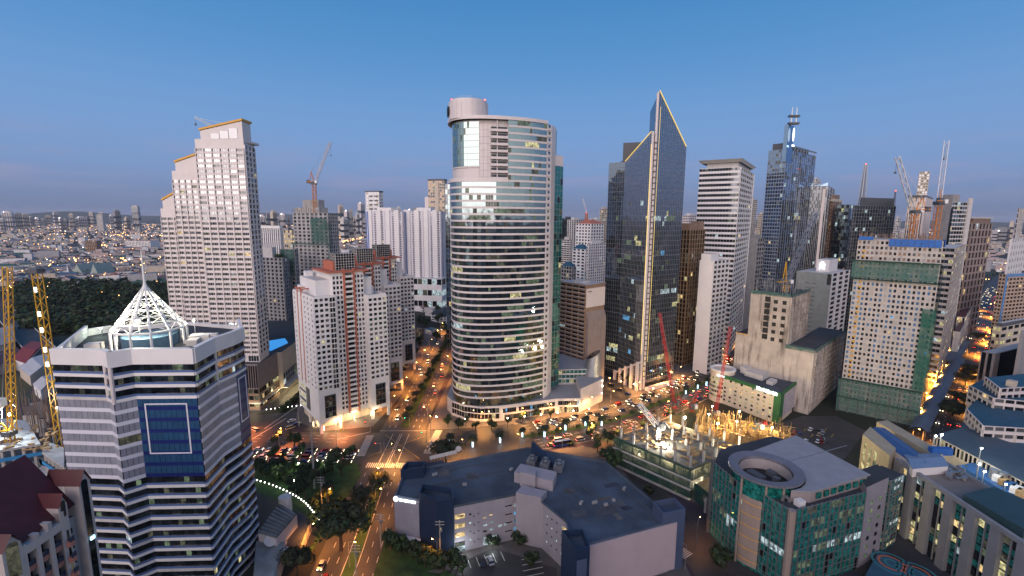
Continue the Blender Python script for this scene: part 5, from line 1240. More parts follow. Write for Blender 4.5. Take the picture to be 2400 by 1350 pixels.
for k in range(26): ibox('hoist_gate', YELLOWP, boxM(V3(Ml+ed*3.6+nM*.7, 24+k*3.1), ed, nM, 1.1, .3, 1.2), Mt.root)
for px, pym, top, lb, Yo in ((2135, 500, (2103, 367), 'left of the two tall cranes on the scaffolded tower, jib raised and leaning left', 12), (2187, 480, (2219, 331), 'right of the two tall cranes on the scaffolded tower, jib raised and leaning right', 14)):
    q = D(px+4, 545, 275+Yo); zc = D(px, pym, 275+Yo).z
    crane('tower_crane', lb, (q.x, q.y), ZM, zc, D(top[0], top[1], 275+Yo+6), mt=ORANGEP, jmt=STEEL, w=2.4, apex=7, tail=7, jw=2.2)
# ================================================================== FLOODLIT BUILDING SITE
P0, P1, P3 = V2(52, 216), V2(77.5, 188), V2(84, 236)
Si = Bld('building_site', 'floodlit concrete frame under construction wrapped in dark green nets beside the avenue', (84, 215, 0), 'construction site')
pu, pv = (P1-P0), (P3-P0)
SP_ = lambda a, c: P0+pu*a+pv*c
Si.core([SP_(-.02, 0), SP_(1.0, 0), SP_(1.0, 1.0), SP_(-.02, 1.0)], 12.6, 13.6, SITES, SITES, 'top_slab')
for z in (4.2, 8.4): Si.core([SP_(0, .01), SP_(1.02, .01), SP_(1.02, .98), SP_(0, .98)], z, z+.6, RAW2, RAW2, 'floor_slab')
Si.core([SP_(1.05, .02), V2(84.5, 168.5), V2(96, 176), SP_(1.05, .45)], 6.5, 7.4, RAW2, WOOD, 'floor_slab')
Si.core([SP_(1.05, .02), V2(84.5, 168.5), V2(96, 176), SP_(1.05, .45)], 0, .6, RAW2, RAW2, 'floor_slab')
for a_ in range(6):
    for c_ in range(5):
        q = SP_(a_/5*.94+.03, c_/4*.94+.03); z1 = 13.6+(2.5+3*rnd() if rnd() < .75 else 0)
        b = MB(); b.box(V3(q, z1/2), (.9, .9, z1), .8); b.build('column', RAW2, Si.root)
        if z1 > 14:
            b = MB()
            for k in range(7): o_ = V2(rnd()-.5, rnd()-.5)*.8; b.bar(V3(q+o_, z1), V3(q+o_*1.4, z1+2.5+rnd()*2.5), .12)
            b.build('rebar', BROWN, Si.root)
for q in (SP_(1.1, .05), V2(84, 169.5), V2(80.5, 178), V2(95, 176.5)):
    b = MB(); b.box(V3(q, 3.2), (.9, .9, 6.4), .5); b.build('column', RAW2, Si.root)
eu = pu.normalized(); nu_ = V2(eu.y, -eu.x); ev = pv.normalized()
NETS = net('site_net', (.02, .08, .055), .5)
for z0, z1 in ((1, 4.6), (5.2, 8.7), (9.4, 14.6)):
    b = MB(); b.obox(V3(SP_(-.03, 0)+nu_*1.2, z0), V3(pu*1.08, 0), V3(nu_*.1, 0), (0, 0, z1-z0)); b.build('site_net', NETS, Si.root)
b = MB(); b.obox(V3(P1+eu*1.5, 9.4), V3(pv*.9, 0), V3(eu*.1, 0), (0, 0, 5)); b.build('site_net', NETS, Si.root)
b = MB(); q0, q1 = SP_(1.05, .0), V2(84.5, 168.3); d_ = (q1-q0).normalized(); b.obox(V3(q0, .5), V3(q1-q0, 0), V3(V2(d_.y, -d_.x)*.1, 0), (0, 0, 8)); q0, q1 = V2(84.5, 168.3), V2(96.3, 175.8); b.obox(V3(q0, .5), V3(q1-q0, 0), (.06, -.08, 0), (0, 0, 8)); b.build('site_net', NETD, Si.root)
for z in (.2, 4.7, 8.9):
    b = MB(); b.obox(V3(SP_(-.03, 0)+nu_*.8, z), V3(pu*1.06, 0), V3(nu_*1.4, 0), (0, 0, .35)); b.build('scaffold_deck', RAW2, Si.root)
b = MB()
for k in range(40):
    q = SP_(k/39, 0)+nu_*.9; b.bar(V3(q, .3), V3(q, 12.8), .13)
for k in range(22):
    q = SP_(1.0, k/21)+eu*.9; b.bar(V3(q, 8.5), V3(q, 12.8), .13)
b.build('scaffold_pole', STEEL, Si.root)
b = MB()
for k in range(90):
    q = SP_(rnd()*.9+.05, rnd()*.9+.05); b.box(V3(q, 13.75+rnd()*.3), (1+rnd()*3, .6+rnd()*2, .2+rnd()*.6), rnd()*3)
b.build('building_material', WOOD, Si.root, kind='stuff')
# wall forms and reinforcement standing at the back, lit yellow
gA, gB, gD = V2(97, 238), V2(139, 218), V2(110, 260)
gp = lambda f, g_: gA+(gB-gA)*f+(gD-gA)*g_
for k in range(46):
    q = gp(rnd(), rnd())
    b = MB(); b.box(V3(q, 4.5+rnd()*2), (1.5+rnd()*3.5, .35, 8+rnd()*4), math.radians(-26 if rnd() < .6 else 64)); b.build('wall_form', WOOD, Si.root)
b = MB()
for k in range(520):
    q = gp(rnd(), rnd()); z0 = rnd()*6; b.bar(V3(q, z0), V3(q+V2(rnd()-.5, rnd()-.5)*1.2, z0+4+rnd()*6), .14)
for k in range(200):
    q = gp(rnd(), rnd()); z0 = 1+rnd()*10; d_ = V2(.9, -.43)*(2+rnd()*5); b.bar(V3(q, z0), V3(q+d_, z0+rnd()-.5), .16)
b.build('formwork_pole', WOOD, Si.root, kind='stuff')
Si.core([gp(-.02, -.05), gp(1.02, -.05), gp(1.02, 1.02), gp(-.02, 1.02)], 0, .8, RAW2, WOOD, 'ground_slab')
for f, g_, z in ((.15, .3, 15), (.45, .25, 14), (.45, .75, 15), (.8, .35, 13), (.15, .8, 15)):
    q = gp(f, g_); t = thing('work_lamp', nth(int(f*10)+int(g_*3))+' golden work lamp over the formwork behind the building site', 'lamp', (q.x, q.y, z)); b = MB(); b.bar((q.x, q.y, .8), (q.x, q.y, z), .2); b.build('pole', STEEL, t); b = MB(); b.ell((q.x, q.y, z+.3), (.4, .3, .3), 8, 5); b.build('lamp_lens', L_WARM, t); light(t, (q.x-.8, q.y-1, z+.4), 9000, (1, .76, .36), .4)
for px, py, Y, lb, pw, col, mt_, sz, bs in ((1603, 978, 236, 'biggest golden floodlight over the middle of the building site', 50000, (1, .80, .42), L_WARM, 1.3, 13), (1553, 1037, 210, 'white floodlight on a column at the left of the building site', 22000, (1, .93, .7), L_WARM, .9, 13),
        (1682, 992, 235, 'warm floodlight between the red cranes at the back of the building site', 16000, (1, .62, .2), L_WARM, .8, 2), (1716, 1062, 203, 'low floodlight at the right end of the building site slab', 20000, (1, .85, .5), L_WARM, .7, 13),
        (1640, 1131, 192, 'floodlight under the slab near the front corner of the building site', 2200, (1, .9, .6), L_WARM, .5, 5), (1498, 1064, 209, 'small yellow lamp behind the netting on the left of the building site', 900, (1, .75, .35), L_WARM, .4, 9)):
    flood(px, py, Y, lb, pw, col, mt_, sz, base=bs)
for a_, c_, z in ((.2, .3, 7), (.5, .3, 7), (.75, .3, 3.2), (.4, .6, 3.2), (.2, .2, 11.5), (.6, .2, 11.5), (.85, .3, 11.5)): light(Si.root, V3(SP_(a_, c_), z), 2500, (1, .88, .5), .5)
Si.finish('window')
q = SP_(.32, .35); crane('site_crane', 'small white crane with a jib pointing up left on the building site slab', (q.x, q.y), 13.6, 19, D(1497, 945, q.y+5), mt=WSTEEL, w=1.5, apex=3, tail=3, jw=1.8)
q = G(1592, 965, 2); crane('mobile_crane', 'tall red lattice crane behind the building site leaning left across the crystal tower', (q.x, q.y+8), .5, 3, D(1546, 733, q.y+20), mt=REDP, w=1.5, apex=5, tail=4, jw=1.3)
q = G(1682, 985, 2); crane('mobile_crane', 'red lattice crane behind the building site standing against the hotel round tower', (q.x, q.y+4), .5, 3, D(1712, 765, q.y+10), mt=REDP, w=1.5, apex=6, tail=4, jw=1.2)
q = G(1622, 960, 2); crane('mobile_crane', 'short red crane by the avenue, jib leaning right beside the palms', (q.x, q.y), .5, 2.5, D(1634, 918, q.y+4), mt=REDP, w=1.8, apex=3, tail=3, jw=1.4)
q = G(1768, 1045, .5); crane('loader_crane', 'yellow loading crane with a red jib beside the pale roof of the green glass building', (q.x, q.y), .5, 10, D(1797, 990, q.y+2), mt=YELLOWP, jmt=REDP, w=2.2, apex=2, tail=2)
# ================================================================== NAVY CAR-PARK BLOCK (bottom centre)
ZO = 18
O_ = Bld('car_park_block', 'navy and lavender car park block with a broad blue grey roof bent round a forecourt', (5, 155, 0), 'building')
op = [G(*p, ZO) for p in ((925, 1165), (1065, 1190), (1212, 1160), (1272, 1180), (1330, 1228), (1345, 1290), (1585, 1225), (1420, 1085), (1238, 1052), (948, 1108))]
LAVW = mat('lavender_wall', (.31, .285, .315), .7, var=.08, scale=.2, stain=.08)
PINKW = mat('pink_lavender_wall', (.46, .37, .39), .7, var=.05, scale=.2)
O_.core(op, 0, ZO, LAVW, ROOFB)
O_.parapet(op, ZO, .9, .5, ROOFB)
def wallpanel(a, c, z0, z1, t, mt_, nm): return plate(a, c, z0, z1, t, mt_, nm, O_.root)
wallpanel(op[5], op[6], 1, ZO+.3, .5, PINKW, 'pink_wall'); wallpanel(op[0], op[0].lerp(op[1], .42), 2, ZO-.6, .4, mat('grey_lavender_panel', (.26, .25, .30), .7), 'grey_panel')
def stair(poly, z, nm, mt_=NAVY):
    b = MB(); b.prism(poly, 0, z, 0, 1); b.build(nm, [mt_, ROOFB], O_.root); O_.parapet(poly, z+.002, 2.2, .45, mt_)
q0, q1 = op[0].lerp(op[1], .42), op[0].lerp(op[1], .98); stair([q0+V2(.0, -.2), q0.lerp(q1, .55)+V2(.6, -3.4), q1+V2(.3, -.4), q1+V2(-1, 6), q0+V2(0, 5.5)], ZO+1.5, 'stair_tower')
stair([op[5]+V2(-3.5, 3.5), op[5]+V2(-.2, -5.5), op[5]+V2(4.2, -4.2), op[5]+V2(3.2, 4.2)], ZO+2.2, 'stair_tower'); b = MB(); b.obox(V3(op[5]+V2(.1, -5.65), 1), V3((3.2, 1.0), 0), (0, -.1, 0), (0, 0, ZO)); b.build('grey_panel', mat('slate_blue_panel', (.06, .085, .15), .6), O_.root)
stair([op[6]+V2(-5.4, -1.8), op[6]+V2(3.2, .8), op[6]+V2(1.6, 7.4), op[6]+V2(-6.8, 4.8)], ZO+2.4, 'stair_tower', mat('slate_blue_panel', (1, 1, 1)))
stair([op[9]+V2(-.2, -5.5), op[9]+V2(8.4, -3.5), op[9]+V2(8.4, 1.8), op[9]+V2(.6, 1.0)], ZO+2, 'stair_tower')
b = MB()   # lift house in the bend of the roof
a = G(1212, 1165, ZO); b.prism([a+V2(-.5, -.7), a+V2(8.6, -3.6), a+V2(11, .5), a+V2(2, 4.2)], 0, ZO+2.2); b.build('stair_block', LAVW, O_.root)
b = MB(); a2_ = G(1205, 1130, ZO); b.prism([a2_, a2_+V2(14.5, -6.2), a2_+V2(16.5, .5), a2_+V2(2.5, 6.4)], ZO, ZO+4.2); b.prism([a2_+V2(2.2, -2.6), a2_+V2(8.0, -5.0), a2_+V2(8.2, -1.8), a2_+V2(3, .8)], ZO, ZO+5.8); b.build('roof_house', LAVW, O_.root)
for k in range(3):
    c = G(1248+k*32, 1100+k*6, ZO)+V2(0, 3.5)
    b = MB(); b.box(V3(c, ZO+1.5), (3.6, 5.6, 2.6), -.3); b.build('cooling_unit', STEEL, O_.root)
    for s in (-1.3, 1.3):
        b = MB(); b.cyl(V3(c+V2(.4*s/1.3*.3, s), ZO+2.8), V3(c+V2(.4*s/1.3*.3, s), ZO+3.6), 1.2, n=12); b.build('fan_cowl', DARKGREY, O_.root)
        b = MB(); b.cyl(V3(c+V2(.4*s/1.3*.3, s), ZO+3.6), V3(c+V2(.4*s/1.3*.3, s), ZO+3.7), .85, n=10); b.build('fan', STEEL, O_.root)
random.seed(31)
for k in range(16):
    c = G(1000+rnd()*200, 1085+rnd()*70, ZO) if k < 8 else G(1330+rnd()*140, 1120+rnd()*90, ZO)
    ibox('roof_patch', mat('roof_patch_'+str(k % 3), ((.085, .088, .10), (.04, .05, .075), (.10, .095, .095))[k % 3], .8, var=.3, scale=.3), boxM(V3(c, ZO+.03+.004*k), V2(.95, .31), V2(.31, -.95), 2+rnd()*6, 1.5+rnd()*4, .05), O_.root)
for k, (p_, q_) in enumerate((((1010, 1140), (1180, 1105)), ((1060, 1100), (1215, 1075)), ((1340, 1130), (1490, 1215)), ((1400, 1110), (1530, 1200)), ((1330, 1150), (1420, 1225)))):
    b = MB(); b.bar(V3(G(*p_, ZO), ZO+.3), V3(G(*q_, ZO), ZO+.3), .18); b.build('roof_pipe', DARKGREY, O_.root)
for k in range(9):
    c = G(1000+rnd()*200, 1090+rnd()*60, ZO) if k < 4 else G(1340+rnd()*160, 1130+rnd()*70, ZO); b = MB(); b.box(V3(c, ZO+.5), (1.1+rnd(), .9, .8), rnd()); b.build('roof_vent', GREY, O_.root)
fa, fb = G(1245, 1075, ZO), G(1300, 1098, ZO)    # slanting navy fin
b = MB(); d_ = (fb-fa).normalized(); n_ = V2(d_.y, -d_.x)
pts = [V3(fa, ZO-1), V3(fb, ZO-1), V3(fb, ZO+2), V3(fa, ZO+7.5)]; b.face(pts); b.face([p+V3(n_*-1.2, 0) for p in pts][::-1])
for k in range(4): b.face([pts[k], pts[k]+V3(n_*-1.2, 0), pts[(k+1) % 4]+V3(n_*-1.2, 0), pts[(k+1) % 4]])
b.build('roof_fin', NAVY, O_.root)
for k in range(9): ibox('sign_board', PALE, boxM(V3(G(1010+k*7, 1086-k*1.7, ZO)+V2(0, 1.2), ZO+1.9), V2(.97, .24), V2(.24, -.97), 1.35, .15, 1.6), O_.root)
b = MB(); c = V3(G(1074, 1068, ZO)+V2(0, 1.2), ZO+2.6); b.cyl(c, c+Vector((.05, -.2, 0)), 1.3, n=16); b.build('sign_disc', PALE, O_.root)
b = MB(); 
for k in range(10): q = G(1010+k*7, 1086-k*1.7, ZO)+V2(0, 1.35); b.bar(V3(q, ZO), V3(q, ZO+1.6), .12)
b.build('sign_post', STEEL, O_.root)
e_ = (op[1]-op[0]).normalized(); n_ = V2(e_.y, -e_.x); p_ = op[0]+e_*.3+n_*.5
b = MB(); c = V3(p_+e_*.5, ZO-.2); b.cyl(c, c+V3(n_*.3, 0), .95, n=16); b.build('round_logo', L_SIGN, O_.root); letters(O_.root, p_+e_*1.9, e_, n_, ZO-.75, 6.6, 1.0, 10, L_SIGN)
# inner walls: slots, small windows, open decks
def holes(a, c, spec):
    a, c = Vector(a), Vector(c); e = (c-a).normalized(); n = V2(e.y, -e.x); Ln = (c-a).length
    for f, z, w, h_, mt_ in spec: ibox('window', mt_, boxM(V3(a+e*Ln*f+n*.03, z), e, n, w, .16, h_), O_.root)
W1a, W1b = op[1], op[2]
sp = []
for i in range(4):
    sp += [(.08, 3.4+i*3.6, 3.6, 1.7, LIT_W if i else LIT_D)]
    sp += [(.24, 4+i*3.4, .7, .6, LIT_C if i in (0, 1, 2) else G_BLACK), (.3, 3+i*3.4, .4, .4, BLACK), (.37, 3.6+i*3.4, .4, .4, BLACK), (.86, 4.2+i*3.4, 2.6, .35, G_BLACK), (.97, 4.5+i*3.2, .8, 1.4, LIT_B if i < 3 else LIT_C)]
sp += [(.48, 8.6, 1.4, .5, LIT_C), (.58, 9.2, 1.4, .6, LIT_C), (.58, 6.4, 1.3, .9, LIT_C), (.47, 11.6, 1.2, .3, LIT_W), (.57, 12.2, 1.2, .3, LIT_W), (.72, 7, 1.2, .8, LIT_C), (.8, 7.2, 1.2, .8, LIT_C), (.47, 6.2, 1.4, .6, BLACK), (.56, 2.2, 5.2, 3.0, LIT_C), (.08, 1.3, 3.6, 2.4, LIT_C)]
holes(W1a, W1b, sp)
holes(op[2], op[3], [(.5, 4+i*3.4, 1.8, .3, G_BLACK) for i in range(4)])
holes(op[3], op[4], [(.2+.2*(k % 4), 4.5+(k//4)*3.4+(k % 4)*.2, .6, .5, LIT_C if k % 3 == 0 else BLACK) for k in range(16)]+[(.9, 4+i*3.6, 2.0, 2, LIT_W) for i in range(4)])
light(O_.root, V3(op[1].lerp(op[2], .08)+V2(1, -3), 3.4), 900, (.85, .95, 1), .6); light(O_.root, V3(op[1].lerp(op[2], .56)+V2(1, -3), 3), 700, (.85, .95, 1), .6)
b = MB(); b.obox(V3(op[0]+V2(2, -3), 3.4), (8, -3, 0), (0, 2.6, 0), (0, 0, .25)); b.build('white_awning', WHITE, O_.root)
# ================================================================== GREEN GLASS BUILDING WITH THE RING
Q = Bld('green_glass_building', 'green glass office block with a ring shaped roof over a tan drum', (100, 155, 0), 'office building')
ZQ = 29
ql, qa, qb, qc, qd = G(1672, 1082, ZQ), G(1737, 1135, ZQ), G(1792, 1160, ZQ), G(1857, 1197, ZQ), G(2030, 1152, ZQ)
qe = qd+V2(6, 1.8); GG = glass('sea_green_glass', (.34, .75, .66), .16, .05, .015, (.010, .135, .115))
TAN = mat('tan_stone', (.33, .26, .22), .5, var=.06)
Q.core([ql, qa, qb, qc, qd, qd+V2(4, 34), V2(112, 190), ql+V2(8, 12)], 0, ZQ-1.2, GG, ROOF, 'glass_core')
QL = ((LIT_C, 2.5), (LIT_Y, .8), (LIT_G, 6), (LIT_D, 4))
def curtain(a, c, nb, nf=6, lit_=.2, z1=ZQ, rows=()):
    a, c = Vector(a), Vector(c); e = (c-a).normalized(); n = V2(e.y, -e.x); Ln = (c-a).length; h_ = z1/nf; b = MB()
    for j in range(nb+1):
        for o_ in (-.22, .22) if j % 2 == 0 else (0,):
            s = min(max(Ln*j/nb+o_, 0), Ln-.1); b.obox(V3(a+e*s, 1), V3(e*.13, 0), V3(n*.32, 0), (0, 0, z1-.6))
    for i in range(nf+1):
        b.obox(V3(a, i*h_-.12 if i else 1), V3(c-a, 0), V3(n*.24, 0), (0, 0, .2)); 
        if i < nf: b.obox(V3(a, i*h_+h_*.45), V3(c-a, 0), V3(n*.2, 0), (0, 0, .09))
    b.build('mullion_grid', STEEL, Q.root)
    for i in range(nf):
        run = 0; g = GG
        for j in range(nb):
            if run <= 0:
                p_ = .75 if i in rows else lit_*.5
                if rnd() < p_: g = pick(GG, 1, QL if i not in rows else ((LIT_C, 5), (LIT_G, 4))); run = 1+int(rnd()*3)
                else: g = GG if rnd() < .88 else G_BLACK; run = 1
            run -= 1
            Q.panes.append((V3(a+e*Ln*(j+.5)/nb+n*.04, i*h_+h_*.72), e, n, Ln/nb-.1, h_*.5, g)); Q.panes.append((V3(a+e*Ln*(j+.5)/nb+n*.04, i*h_+h_*.24), e, n, Ln/nb-.1, h_*.4, GG if rnd() < .9 else g))
curtain(ql, qa, 8, rows=(2,)); curtain(qb, qc, 6, rows=(2,)); curtain(qc, qd, 16, rows=(2,))
for p, w in ((qc, 1.2), (ql, .9)): b = MB(); b.cyl(V3(p, 0), V3(p, ZQ+.2), w, n=10); b.build('corner_column', TAN if p is qc else DARKGREY, Q.root)
cen = G(1794, 1098, 33); r_in, r_out = 8.6, 12.0
for k in range(44):
    t0, t1 = 2*math.pi*k/44, 2*math.pi*(k+.94)/44; f = lambda r, z, t: V3(cen+V2(math.cos(t), math.sin(t))*r, z); b = MB()
    b.face([f(r_out, 33.4, t0), f(r_out, 33.4, t1), f(r_in, 33, t1), f(r_in, 33, t0)]); b.face([f(r_out, 32.6, t0), f(r_out, 32.6, t1), f(r_out, 33.4, t1), f(r_out, 33.4, t0)]); b.face([f(r_in, 33, t0), f(r_in, 33, t1), f(r_in, 32.2, t1), f(r_in, 32.2, t0)]); b.face([f(r_in, 32.2, t0), f(r_in, 32.2, t1), f(r_out, 32.6, t1), f(r_out, 32.6, t0)])
    b.build('ring_panel', mat('ring_roof_panel', (.17, .17, .2), .4, var=.1), Q.root)
b = MB(); b.cyl(V3(cen, 0), V3(cen, 28.5), 10.4, n=40, mt=1); b.build('drum', [GG, BLACK], Q.root)  # black drum roof: dark roofing, with the shade inside the ring painted in
b = MB()
for k in range(40):
    t0, t1 = 2*math.pi*k/40, 2*math.pi*(k+1)/40; f = lambda r, z, t: V3(cen+V2(math.cos(t), math.sin(t))*r, z); b.face([f(8.3, 28.5, t1), f(8.3, 28.5, t0), f(8.3, 32.3, t0), f(8.3, 32.3, t1)]); b.face([f(10.4, 28.5, t0), f(10.4, 28.5, t1), f(10.4, 32.4, t1), f(10.4, 32.4, t0)], 1)
b.build('ring_wall', [mat('pale_ring_wall', (.36, .32, .32), .7), GG], Q.root)
for k in range(26):
    t = math.radians(165+k*7.2); d_ = V2(math.cos(t), math.sin(t)); tn = V2(-d_.y, d_.x)
    tan_ = 6 <= k < 11
    if tan_:
        b = MB(); b.obox(V3(cen+d_*10.45-tn*.66, 1), V3(tn*1.33, 0), V3(d_*.3, 0), (0, 0, 25)); b.build('stone_panel', TAN, Q.root)
        for z in (3, 7.2, 11.4, 15.6, 19.8, 24): ibox('brass_band', GOLDP, boxM(V3(cen+d_*10.85, z), tn, d_, 1.34, .14, .22), Q.root)
    else:
        for i in range(8): Q.panes.append((V3(cen+d_*10.5, 1.8+i*3.5), tn, d_, 1.2, 2.9, pick(GG, .55 if 11 <= k < 15 and i < 6 else .12, QL)))
    if k in (5, 11, 15): b = MB(); b.cyl(V3(cen+d_*10.7, 0), V3(cen+d_*10.7, 32.4), .4, n=8); b.build('drum_column', TAN, Q.root)
for x, y, w, d2, h_ in ((-2, 2, 3, 6, 1.5), (3, -2, 2, 2, 2.4), (4, 3, 2, 3, 1.8)): b = MB(); b.box(V3(cen+V2(x, y), 28.5+h_/2), (w, d2, h_), .4); b.build('ring_plant', DARKGREY, Q.root)
rz = 32.2
rp_ = [G(*p, rz) for p in ((1868, 1160), (1903, 1152), (2040, 1112), (1865, 1020), (1752, 1066))]
ta, tb = [math.atan2((G(*p, rz)-cen).y, (G(*p, rz)-cen).x) for p in ((1752, 1066), (1868, 1160))]
tb = tb if tb < ta else tb-2*math.pi
rp_ = rp_[1:4]+[cen+V2(math.cos(ta+(tb-ta)*k/9), math.sin(ta+(tb-ta)*k/9))*(r_out+.3) for k in range(10)]
b = MB(); b.prism(rp_, rz-.5, rz, 0, 0, True); b.build('roof_sheet', ROOFPALE, Q.root)
ins = [p+(sum(rp_, V2(0, 0))/len(rp_)-p)*.04 for p in rp_]; Q.core(ins, ZQ-1.2, rz-.5, mat('roof_storey_wall', (.33, .28, .28), .7), None, 'upper_wall')
for k in range(7): ibox('clerestory', GG, boxM(V3(ins[0].lerp(ins[1], .12+k*.13)+V2(.15, -.45), 30), (ins[1]-ins[0]).normalized(), V2((ins[1]-ins[0]).normalized().y, -(ins[1]-ins[0]).normalized().x), 2.2, .3, 2.0), Q.root)
b = MB(); p, q = G(1745, 1075, rz).lerp(G(1865, 1020, rz), .55), G(1868, 1160, rz).lerp(G(2040, 1112, rz), .35); b.obox(V3(G(1845, 1083, rz), rz+.01), V3(G(1985, 1045, rz)-G(1845, 1083, rz), 0), (.2, .35, 0), (0, 0, .15)); b.build('roof_seam', STEEL, Q.root)
b = MB(); c = G(1872, 1180, ZQ); b.box(V3(c+V2(.8, .8), ZQ-.2), (2.6, 2.2, 2), .3); b.build('roof_unit', WHITE, Q.root)
b = MB()
for k in range(9): t = math.pi*k/8; q = V3(G(1842, 1168, ZQ), ZQ-1)+Vector((-.9*math.cos(t), .5*math.cos(t), 1.7*math.sin(t))); b.v and b.bar(last, q, .8); last = q; b.v or b.box(q, (.8, .8, .2))
b.build('bent_duct', STEEL, Q.root)
# grey block of square windows and glass stair tower at its right end
g0, g1 = qd, G(2082, 1128, ZQ); Q.core([g0+V2(.02, .02), g1, g1+V2(3, 9), g0+V2(3, 10)], 0, ZQ+1.5, mat('violet_grey_render', (.30, .28, .31), .7), ROOF, 'stair_block')
e_ = (g1-g0).normalized(); n_ = V2(e_.y, -e_.x); Ln = (g1-g0).length
for i in range(7):
    for f in (.33, .7): ibox('square_window', (LIT_C if rnd() < .2 else LIT_G) if rnd() < .75 else G_TEAL, boxM(V3(g0+e_*Ln*f+n_*.05, 3.4+i*3.4), e_, n_, 1.5, .2, 1.4), Q.root)
s0_, s1_ = G(2088, 1128, 28), G(2118, 1112, 28); sp4 = rect(s0_, s1_, 7); Q.core(sp4, 0, 28, G_BLACK, ROOF, 'glass_stair'); curtain(s0_, s1_, 4, 10, .9, 28); e_ = (s0_-sp4[3]).normalized(); curtain(sp4[3], s0_, 5, 10, .75, 28)
Q.finish('pane', 300, 5)
# ================================================================== GREY FINNED COMPLEX (bottom right)
Rr = Bld('finned_block', 'grey stone block of tall piers and lit window strips with blue metal roofs', (165, 150, 0), 'office building')
GST = mat('grey_stone_pier', (.26, .26, .27), .7, var=.1, scale=.3); ZR = 27
ra, rb2 = G(2105, 1078, ZR), G(2410, 1278, ZR); e_ = (rb2-ra).normalized(); n_ = V2(e_.y, -e_.x); Ln = (rb2-ra).length
bk = -n_*16
Rr.core([ra, rb2, rb2+bk, ra+bk], 0, ZR-.6, G_BLACK, mat('deck_paving', (.22, .19, .17), .8), 'glass_core')
NB = 6
for k in range(NB+1):
    w = 3.2; s = Ln*k/NB-(w/2 if k else 0); b = MB(); b.obox(V3(ra+e_*s, 0), V3(e_*w, 0), V3(n_*1.5, 0), (0, 0, ZR+.6)); b.build('stone_pier', GST, Rr.root)
    if k == NB: break
    for i in range(9):
        for j in range(2):
            ww = (Ln/NB-w)/2; c = ra+e_*(s+w+ww*(j+.5)-(0 if k else 1.6)*0)+n_*.1
            g = pick((G_BLACK, GG), .42, ((LIT_Y, 6), (LIT_W, 1.5), (LIT_G, 3), (LIT_C, .6), (LIT_D, 4)))
            Rr.panes.append((V3(c, 1.6+i*2.85), e_, n_, ww-.22, 2.3, g))
    b = MB(); b.obox(V3(ra+e_*(s+w+(Ln/NB-w)/2-.2), 0), V3(e_*.4, 0), V3(n_*.5, 0), (0, 0, ZR-.6)); b.build('mullion', GST, Rr.root)
Rr.finish('pane')
b = MB(); b.obox(V3(ra+n_*.2, ZR-.5), V3(e_*Ln, 0), V3(n_*1.35, 0), (0, 0, 1.4)); b.obox(V3(ra-n_*16, ZR-.5), V3(e_*Ln, 0), V3(-n_*.6, 0), (0, 0, 1.4)); b.build('parapet', GST, Rr.root)
def shed(B, poly, z0, z1, h, mt_, wall=WHITE, nm='roof_shed'):
    b = MB(); b.prism(poly, z0, z1); b.build('shed_wall', wall, B.root)
    a, c, d_, f_ = [Vector(p) for p in poly]; m0, m1 = (a+f_)/2, (c+d_)/2; b = MB()
    o = 1.06; cc = (a+c+d_+f_)/4; a, c, d_, f_, m0, m1 = [cc+(p-cc)*o for p in (a, c, d_, f_, m0, m1)]
    b.face([V3(a, z1), V3(c, z1), V3(m1, z1+h), V3(m0, z1+h)]); b.face([V3(m0, z1+h), V3(m1, z1+h), V3(d_, z1), V3(f_, z1)]); b.face([V3(a, z1), V3(m0, z1+h), V3(f_, z1)]); b.face([V3(c, z1), V3(d_, z1), V3(m1, z1+h)])
    return b.build(nm, mt_, B.root)
q = [G(*p, ZR+2) for p in ((2035, 1012), (2145, 1090), (2185, 1085), (2075, 1005))]
shed(Rr, q, ZR-8, ZR+2, 1.2, ROOFBLUE); q = [G(*p, ZR+2.5) for p in ((2140, 1098), (2222, 1092), (2195, 1062), (2120, 1066))]; shed(Rr, q, ZR-1, ZR+2.5, 1.0, mat('pale_blue_roof', (.16, .24, .36), .5))
b = MB(); b.prism([G(*p, ZR+3.5) for p in ((2022, 1018), (2056, 1012), (2056, 1040), (2060, 1075), (2022, 1052))][0:1]+[G(2085, 1068, ZR+3.5), G(2100, 1050, ZR+3.5), G(2040, 1000, ZR+3.5)], 0, ZR+3.5); b.build('gold_lit_bay', mat('sandstone_wall', (.38, .32, .22), .6), Rr.root)
p_, q_ = G(2022, 1018, ZR+3.5), G(2085, 1068, ZR+3.5); e2 = (q_-p_).normalized(); n2 = V2(e2.y, -e2.x)
for i in range(5):
    for k in range(3): ibox('lit_pane', LIT_Y if rnd() < .7 else LIT_G, boxM(V3(p_.lerp(q_, .14+k*.2)+n2*.05, ZR-1-i*4), e2, n2, 1.5, .2, 3.2), Rr.root)
b = MB(); qq = [G(*p, ZR+1.5) for p in ((2055, 988), (2195, 1070), (2215, 1062), (2080, 985))]; b.prism(qq, ZR-7, ZR+1.5); b.build('parapet_wall', mat('sandstone_wall', (1, 1, 1)), Rr.root)
b = MB(); c = G(2180, 1052, ZR+3); 
for k in range(3): b.box(V3(c+V2(1.5+k*2.6, -1.6*k*.1), ZR+2.2), (2.5, 2.2, 2.8), -.1)
b.build('water_tank', BLUEP, Rr.root)
b = MB()
for k in range(26): c = G(2210+rnd()*60, 1095+rnd()*30, ZR); b.box(V3(c, ZR+.4+rnd()*.3), (.5+rnd()*1.6, .4+rnd(), .4+rnd()*.9), rnd()*3)
b.build('roof_clutter', STEEL, Rr.root, kind='stuff')
ng = [G(*p, ZR+2.6) for p in ((2258, 1158), (2400, 1240), (2470, 1200), (2330, 1140))]; b = MB(); b.prism(ng, ZR-.55, ZR+2.6); b.build('navy_roof_block', [mat('dark_teal_wall', (.03, .07, .08), .6)], Rr.root)
